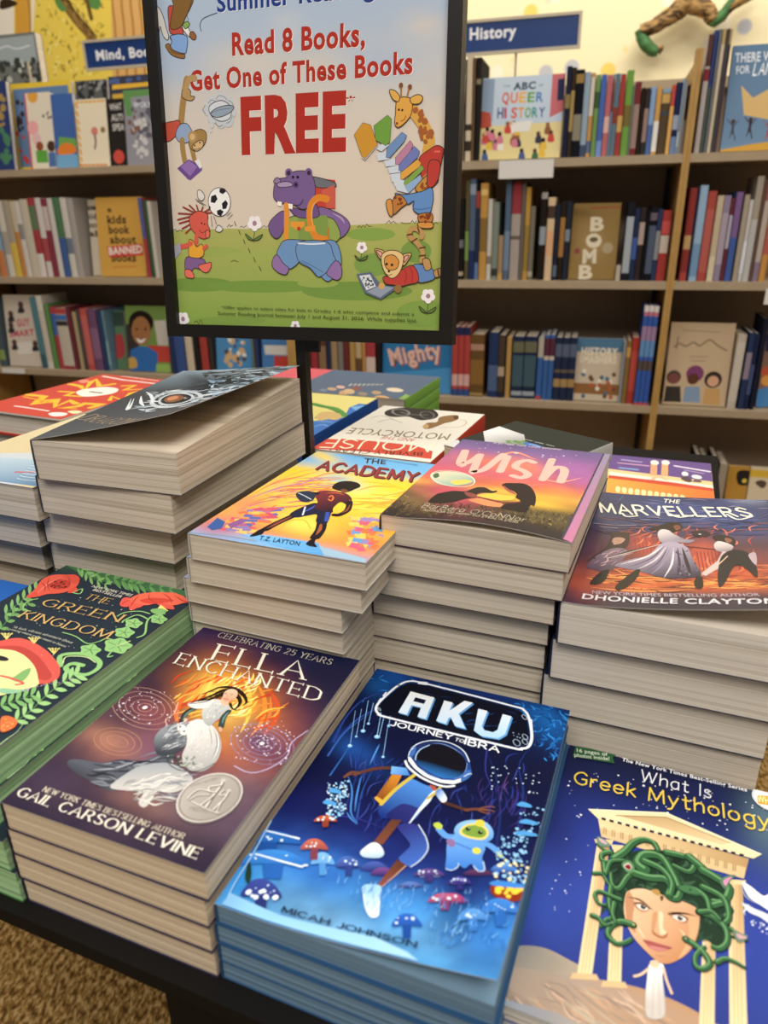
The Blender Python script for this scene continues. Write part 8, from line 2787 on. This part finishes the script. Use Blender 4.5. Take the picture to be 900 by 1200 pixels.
STACKS = [
 dict(kind='book', art='ella', w=.130, h=.190, th=.0191, pages='pages_warm', edge='2b2740', count=4, seed=2,
      spots=[(-.3098, .2000, .8), (-.3118, .2003, .5), (-.3125, .2005, .7), (-.3122, .2015, .6)],
      title='Ella Enchanted paperback, purple cover with a silver medal, on top of its stack', under='cream paged paperback under Ella Enchanted', group='copies of Ella Enchanted'),
 dict(kind='book', art='aku', w=.142, h=.214, th=.0128, pages='pages_blue', edge='2a4c70', count=4, seed=3, bend=bend_aku,
      spots=[(-.1800, .206, .5), (-.1808, .205, .2), (-.1798, .204, 0), (-.1802, .2042, .1)],
      title='Aku Journey to Ibra paperback, blue cover with its lower corner curling up', under='blue edged paperback under Aku', group='copies of Aku'),
 dict(kind='book', art='greek', w=.135, h=.194, th=.0105, pages='pages_white', edge='24326e', count=2, seed=4,
      spots=[(-.0405, .2298, -.8), (-.0405, .2290, -.5)],
      title='What Is Greek Mythology paperback with a snake haired woman, at the table corner', under='thin paperback under Greek Mythology', group='copies of Greek Mythology'),
 dict(kind='book', art='green', w=.142, h=.213, th=.02275, pages='pages_green', edge='3f6a3c', count=4, seed=5,
      spots=[(-.4718, .2010, -1.0), (-.4705, .1995, -.6), (-.459, .2000, -.2), (-.456, .1995, 0)],
      title='The Green Kingdom paperback, dark floral cover, on top of the green edged stack', under='green edged book under The Green Kingdom', group='copies of The Green Kingdom'),
 dict(kind='book', art='wish', w=.132, h=.194, th=.0215, pages='pages', edge='3a2c34', count=8, seed=6, bend=bend_wish,
      spots=[(-.1815, .4308, -.9), (-.1843, .43, -.3), (-.1892, .433, .2), (-.193, .440, .4), (-.1945, .4425, .4), (-.195, .443, .6), (-.1955, .4445, .3), (-.1955, .446, 0)],
      title='Wish paperback with a sunset cover, on top of the tall stack', under='cream paged paperback under Wish', group='copies of Wish'),
 dict(kind='book', art='acad', w=.1366, h=.2008, th=.0201, pages='pages', edge='b8b4ac', count=8, seed=7,
      spots=[(-.3066, .3786, 0), (-.3118, .3806, .6), (-.3205, .385, -.4), (-.3225, .3896, -.5), (-.3225, .3912, -.4)], low_width=.945,
      title='The Academy paperback, yellow and blue cover with a young footballer, on top of its stack', under='cream paged paperback under The Academy', group='copies of The Academy'),
 dict(kind='book', art='marv', w=.146, h=.216, th=.032, pages='pages_white', edge='20263c', count=4, seed=8, bend=bend_marv, ink='print_gloss',
      spots=[(-.0542, .4314, 0), (-.0579, .4365, 0), (-.0625, .4402, .1), (-.0628, .4425, .1)],
      title='The Marvellers paperback with its glossy cover lifting, on top of its stack', under='thick paperback under The Marvellers', group='copies of The Marvellers'),
 dict(kind='book', art='drag', w=.1376, h=.222, th=.03363, fan=.0121, pages='pages', edge='4a4a50', count=6, seed=9, bend=bend_drag,
      spots=[(-.4806, .4143, 3.2), (-.4902, .4205, .2), (-.5039, .4294, .8), (-.5137, .4397, .6), (-.5228, .4475, .2), (-.528, .449, 0)],
      title='thick paperback with a dragon eye, cover standing open, on top of the tallest stack', under='thick paperback under the dragon eye book', group='copies of the dragon eye book'),
 dict(kind='book', art='swirl', w=.14, h=.21, th=.0314, pages='pages', edge='3a3f4a', count=5, seed=10,
      spots=[(-.6344, .4187, 0), (-.650, .4274, 0), (-.6654, .4406, 0), (-.673, .4485, 0), (-.675, .449, 0)],
      title='cream and orange swirled paperback at the left edge, beside the dragon eye stack', under='plain paperback left of the dragon eye stack', group='copies of the swirled paperback'),
 dict(kind='book', art='blueback', w=.14, h=.2, th=.021, pages='pages_white', edge='2d66b8', count=3, seed=11,
      spots=[(-.622, .212, 0), (-.624, .213, .4), (-.621, .212, -.3)],
      title='blue covered paperback at the left edge, half behind The Green Kingdom', under='blue paperback left of The Green Kingdom', group='copies of the blue paperback'),
 dict(kind='book', art='mouse', w=.136, h=.2, th=.0222, pages='pages_white', edge='b8402c', count=6, seed=12, rot180=True,
      spots=[(-.3585, .6640, -1.0), (-.357, .665, .2), (-.358, .665, -.3)],
      title='The Mouse and the Motorcycle, white and red, lying upside down behind The Academy', under='red spined book under The Mouse and the Motorcycle', group='copies of The Mouse and the Motorcycle'),
 dict(kind='book', art='croc', w=.165, h=.25, th=.0232, pages='pages_white', edge='24509c', count=5, seed=13, rot180=True,
      spots=[(-.572, .715, 0), (-.570, .716, .3)],
      title='yellow and blue picture book with a green reptile, just behind the sign pole', under='blue spined picture book under the green reptile one', group='copies of the green reptile picture book'),
 dict(kind='book', art='stone', w=.2, h=.17, th=.018, pages='pages_white', edge='7fae4a', count=6, seed=14, rot180=True,
      spots=[(-.578, 1.0, 0), (-.577, .998, .3)],
      title='slate blue book with tan pebbles and a lime spine, at the back of the table', under='lime spined book under the pebble covered one', group='copies of the pebble covered book'),
 dict(kind='book', art='pink', w=.13, h=.19, th=.0165, pages='pages_white', edge='d0606a', count=6, seed=15,
      spots=[(-.72, 1.02, 0)], title='coral pink book at the back of the table, left of the pebble covered book', under='coral book under the pink one', group='copies of the coral pink book'),
 dict(kind='book', art='redbk', w=.15, h=.22, th=.0298, pages='pages_white', edge='b03a2c', count=5, seed=16, hard=True,
      spots=[(-.817, .630, -2.6), (-.815, .632, -2.2), (-.818, .632, -2.8)],
      title='red hardcover with a yellow starburst, behind the dragon eye stack at left', under='red hardcover under the starburst one', group='copies of the red starburst hardcover'),
 dict(kind='book', art='grnwht', w=.122, h=.125, th=.0206, pages='pages', edge='b8b8b0', count=7, seed=17, rot180=True,
      spots=[(-.218, .690, -24), (-.22, .692, -22), (-.219, .691, -23)],
      title='white, green and black book peeking out behind Wish', under='white book behind Wish', group='copies of the white and green book'),
 dict(kind='book', art='purple', w=.132, h=.19, th=.0135, pages='pages_white', edge='e2d6c4', count=4, seed=18, rot180=True,
      spots=[(-.075, .81, 1.5), (-.073, .81, 1.0)],
      title='purple and orange book lying upside down behind The Marvellers', under='thin book under the purple and orange one', group='copies of the purple and orange book'),
]
for st in STACKS:
    stack(**st)

# ------------------------------------------------------------------ poster stand
SW = 0.309
SIGN_YAW, SIGN_LEAN, SIGN_ROLL, SIGN_X, SIGN_Z = -21.07, -5.72, -0.72, -0.0776, -0.1147
sgn = empty('poster_stand', (-0.0796, 0.742, TABLE_Z), math.radians(SIGN_YAW), 'black framed summer reading poster on a thin black pole', 'sign')
m = Mesh(); m.box(-0.0052, -0.0052, 0, 0.0052, 0.0052, 0.262); m.build('pole', M['black_metal'], sgn, bevel=0.001)
m = Mesh(); m.box(-0.008, -0.008, 0, 0.008, 0.008, 0.004); m.build('base', M['black_metal'], sgn, bevel=0.001)
bw, SH = 0.0125, 0.415
m = Mesh()
for (a, b, c, d) in ((-SW/2, 0, SW/2, bw), (-SW/2, SH - bw, SW/2, SH), (-SW/2, bw, -SW/2 + bw, SH - bw), (SW/2 - bw, bw, SW/2, SH - bw)):
    m.box(a, -0.007, b, c, 0.007, d)
m.box(-SW/2 + bw, 0.003, bw, SW/2 - bw, 0.006, SH - bw)
fr = m.build('frame', M['black_metal'], sgn, bevel=0.0012)
fr.location = Matrix.Rotation(-math.radians(SIGN_YAW), 3, 'Z') @ Vector((SIGN_X + 0.0796, 0.728 - 0.742, CAM_Z + SIGN_Z - TABLE_Z))
fr.rotation_euler = (math.radians(SIGN_LEAN), math.radians(SIGN_ROLL), 0)
m = Mesh(); m.box(0.0, 0.0065, -0.012, 0.014, 0.012, 0.03); m.build('clamp', M['black_metal'], fr)
INK_GAIN[0] = 1.28      # lifts all poster inks evenly, their values were picked in shade
po = Sheet(ART['poster'])
INK_GAIN[0] = 1.0
p = po.finish('poster', fr, M['print_matt'], 0.0005, (-SW/2 + bw, -0.001, bw))
p.scale = ((SW - 2*bw) / ART['poster']['w'] * 1000, (SH - 2*bw) / ART['poster']['h'] * 1000, 1)
p.rotation_euler = (math.pi / 2, 0, 0)

# ------------------------------------------------------------------ signs, cards, wall decoration
def shelf_sign(s0, s1, z0, z1, b, txt, tx0, tx1, tz0, tz1, label, rods):
    """hanging category sign: frame, blue face, raised lettering and the rods that carry it"""
    o = empty('category_sign', S(s0, b, z0), YS, label, 'sign')
    W, H, fw = s1 - s0, z1 - z0, 0.008
    m = Mesh()
    for q in ((0, 0, W, fw), (0, H - fw, W, H), (0, fw, fw, H - fw), (W - fw, fw, W, H - fw)):
        m.box(q[0], -0.006, q[1], q[2], 0.006, q[3])
    m.build('sign_frame', M['sign_frame'], o, bevel=0.001)
    m = Mesh(); m.box(fw, -0.003, fw, W - fw, 0.003, H - fw); m.build('sign_face', M['sign_blue'], o)
    vs, fs, tw = text_mesh(txt, 0.03)
    kx, kz = (tx1 - tx0) / tw, (tz1 - tz0) / CAP
    m = Mesh()
    for f in fs:
        m.face([(tx0 - s0 + vs[i][0] * kx, -0.0034, tz0 - z0 + vs[i][1] * kz) for i in f], (0.8, 0.8, 0.82))
    m.build('lettering', M['white_letter'], o)
    for r in rods:
        m = Mesh(); m.box(r - s0 - 0.003, 0.007, CAM_Z * 0 + 0.345 - z0, r - s0 + 0.003, 0.013, H * 0.5); m.build('rod', M['sign_frame'], o)
    return o
SIGNS = [(-1.6593, -1.0393, 0.4671, 0.5569, 0.2, 'Mind, Body', -1.6121, -1.3811697674418604, 0.4966, 0.5262), (-0.5206, -0.0098, 0.43, 0.521, 0.2, 'History', -0.3313, -0.1942, 0.4715, 0.5016)]
HROD = -0.1936
CARDS = [(-0.2031, -0.0494, 0.0852, 0.1325, -0.003, 'white card hanging from the history top shelf below the face-out picture book'), (-2.0939, -1.988, -0.5492, -0.5303, -0.003, 'small white card on the front edge of the left lower shelf'), (0.5509, 0.5949, -0.2536, -0.2107, -0.003, 'white card on the right middle shelf, at the edge of the photo')]
MURAL = (-2.9958, 0.4435)
shelf_sign(*SIGNS[0], label='blue category sign reading Mind, Body, above the left bookcase', rods=(-1.9, -1.3))
shelf_sign(*SIGNS[1], label='blue category sign reading History, above the middle bookcase', rods=(HROD, -0.35))

for (s0, s1, z0, z1, b, lab) in CARDS:
    m = Mesh(); m.box(0, -0.001, 0, s1 - s0, 0.0, z1 - z0, (0.75, 0.73, 0.7))
    o = m.build('shelf_card', M['tag']); o.location = S(s0, b, z0); o.rotation_euler = (0, 0, YS)
    tag(o, lab, 'shelf label')

mu = Sheet(ART['mural'])
o = mu.finish('wall_mural', None, M['print_matt'], 0.003)
o.rotation_euler = (math.pi / 2, 0, YS)
o.location = S(MURAL[0], 0.992, MURAL[1])
tag(o, 'yellow foliage mural with brown tree trunks on the wall above the left bookcase', 'mural')

def tube(pts, rad, n=10, lump=0.0, seed=1):
    """round branch through 3D points, thickness per point"""
    rr = random.Random(seed)
    P, R_ = [], []
    for i in range(len(pts) - 1):
        for k in range(5):
            t = k / 5
            p0, p1, p2, p3 = (Vector(pts[max(0, i-1)]), Vector(pts[i]), Vector(pts[i+1]), Vector(pts[min(len(pts)-1, i+2)]))
            P.append(0.5 * (2*p1 + (p2-p0)*t + (2*p0-5*p1+4*p2-p3)*t*t + (3*p1-p0-3*p2+p3)*t**3)); R_.append(rad[i] + (rad[i+1]-rad[i])*t)
    P.append(Vector(pts[-1])); R_.append(rad[-1])
    m = Mesh(); rings = []
    for i, p in enumerate(P):
        d = (P[min(i+1, len(P)-1)] - P[max(0, i-1)]).normalized()
        a = d.cross(Vector((0, 1, 0.1))).normalized(); b = d.cross(a)
        rings.append([tuple(p + (a*math.cos(q*2*math.pi/n) + b*math.sin(q*2*math.pi/n)) * R_[i] * (1 + rr.uniform(-lump, lump))) for q in range(n)])
    for r0, r1 in zip(rings, rings[1:]):
        for q in range(n):
            m.face([r0[q], r0[(q+1) % n], r1[(q+1) % n], r1[q]], (0.4, 0.3, 0.15))
    m.face(list(reversed(rings[0])), (0.4, 0.3, 0.15)); m.face(rings[-1], (0.4, 0.3, 0.15))
    return m
def bark():
    m, nt, b = new_mat('carved_bark')
    b.inputs['Roughness'].default_value = 0.7
    tc = nt.nodes.new('ShaderNodeTexCoord')
    w = nt.nodes.new('ShaderNodeTexNoise'); w.inputs['Scale'].default_value = 34; w.inputs['Detail'].default_value = 5; w.inputs['Distortion'].default_value = 1.5
    mp = nt.nodes.new('ShaderNodeMapping'); mp.inputs['Scale'].default_value = (0.5, 1, 1.6); mp.inputs['Rotation'].default_value = (0, 0.7, 0)
    nt.links.new(tc.outputs['Object'], mp.inputs['Vector']); nt.links.new(mp.outputs['Vector'], w.inputs['Vector'])
    r = nt.nodes.new('ShaderNodeValToRGB'); e = r.color_ramp.elements
    e[0].position, e[0].color = 0.42, lin('4a3216') + (1,)
    e[1].position, e[1].color = 0.58, lin('b48c50') + (1,)
    nt.links.new(w.outputs['Fac'], r.inputs['Fac']); nt.links.new(r.outputs['Color'], b.inputs['Base Color'])
    bp = nt.nodes.new('ShaderNodeBump'); bp.inputs['Distance'].default_value = 0.01; bp.inputs['Strength'].default_value = 0.8
    nt.links.new(w.outputs['Fac'], bp.inputs['Height']); nt.links.new(bp.outputs['Normal'], b.inputs['Normal'])
    return m
BK, MOSS = bark(), m_plain('green_paint', '44703f', 0.6, 0.3, 0.3, 40)
BRANCH = [
  ('branch', BK, [(0.3524, 0.7075), (0.3156, 0.6732), (0.2779, 0.6411), (0.2381, 0.6195), (0.2033, 0.6027), (0.167, 0.5957)], [0.03, 0.034, 0.03, 0.026, 0.024, 0.02]),
  ('twig', BK, [(0.3039, 0.6715), (0.3471, 0.6602), (0.3849, 0.644), (0.4063, 0.6183), (0.4139, 0.607)], [0.03, 0.03, 0.028, 0.024, 0.02]),
  ('twig', BK, [(0.4369, 0.6107), (0.4607, 0.6463), (0.4975, 0.6698), (0.5511, 0.6917)], [0.012, 0.016, 0.02, 0.02]),
  ('green_tip', MOSS, [(0.1634, 0.5999), (0.1757, 0.574), (0.1939, 0.5504), (0.2178, 0.532), (0.2369, 0.528)], [0.016, 0.02, 0.022, 0.02, 0.015]),
  ('green_tip', MOSS, [(0.4069, 0.5939), (0.4139, 0.607), (0.4404, 0.6265), (0.4642, 0.6619), (0.4784, 0.6818)], [0.014, 0.02, 0.018, 0.016, 0.012]),
  ('twig', BK, [(0.2338, 0.5282), (0.242, 0.5372), (0.2423, 0.5445)], [0.016, 0.013, 0.01]),
]
br = empty('tree_branch', S(0, 0.93, 0.0), YS, 'carved tree branch with green painted tips, mounted on the wall at upper right', 'wall decoration')
for nm, mat, pts, rad in BRANCH:
    tube([(p[0], 0, p[1]) for p in pts], rad, 10, 0.06).build(nm, mat, br, weld=True, smooth=True)
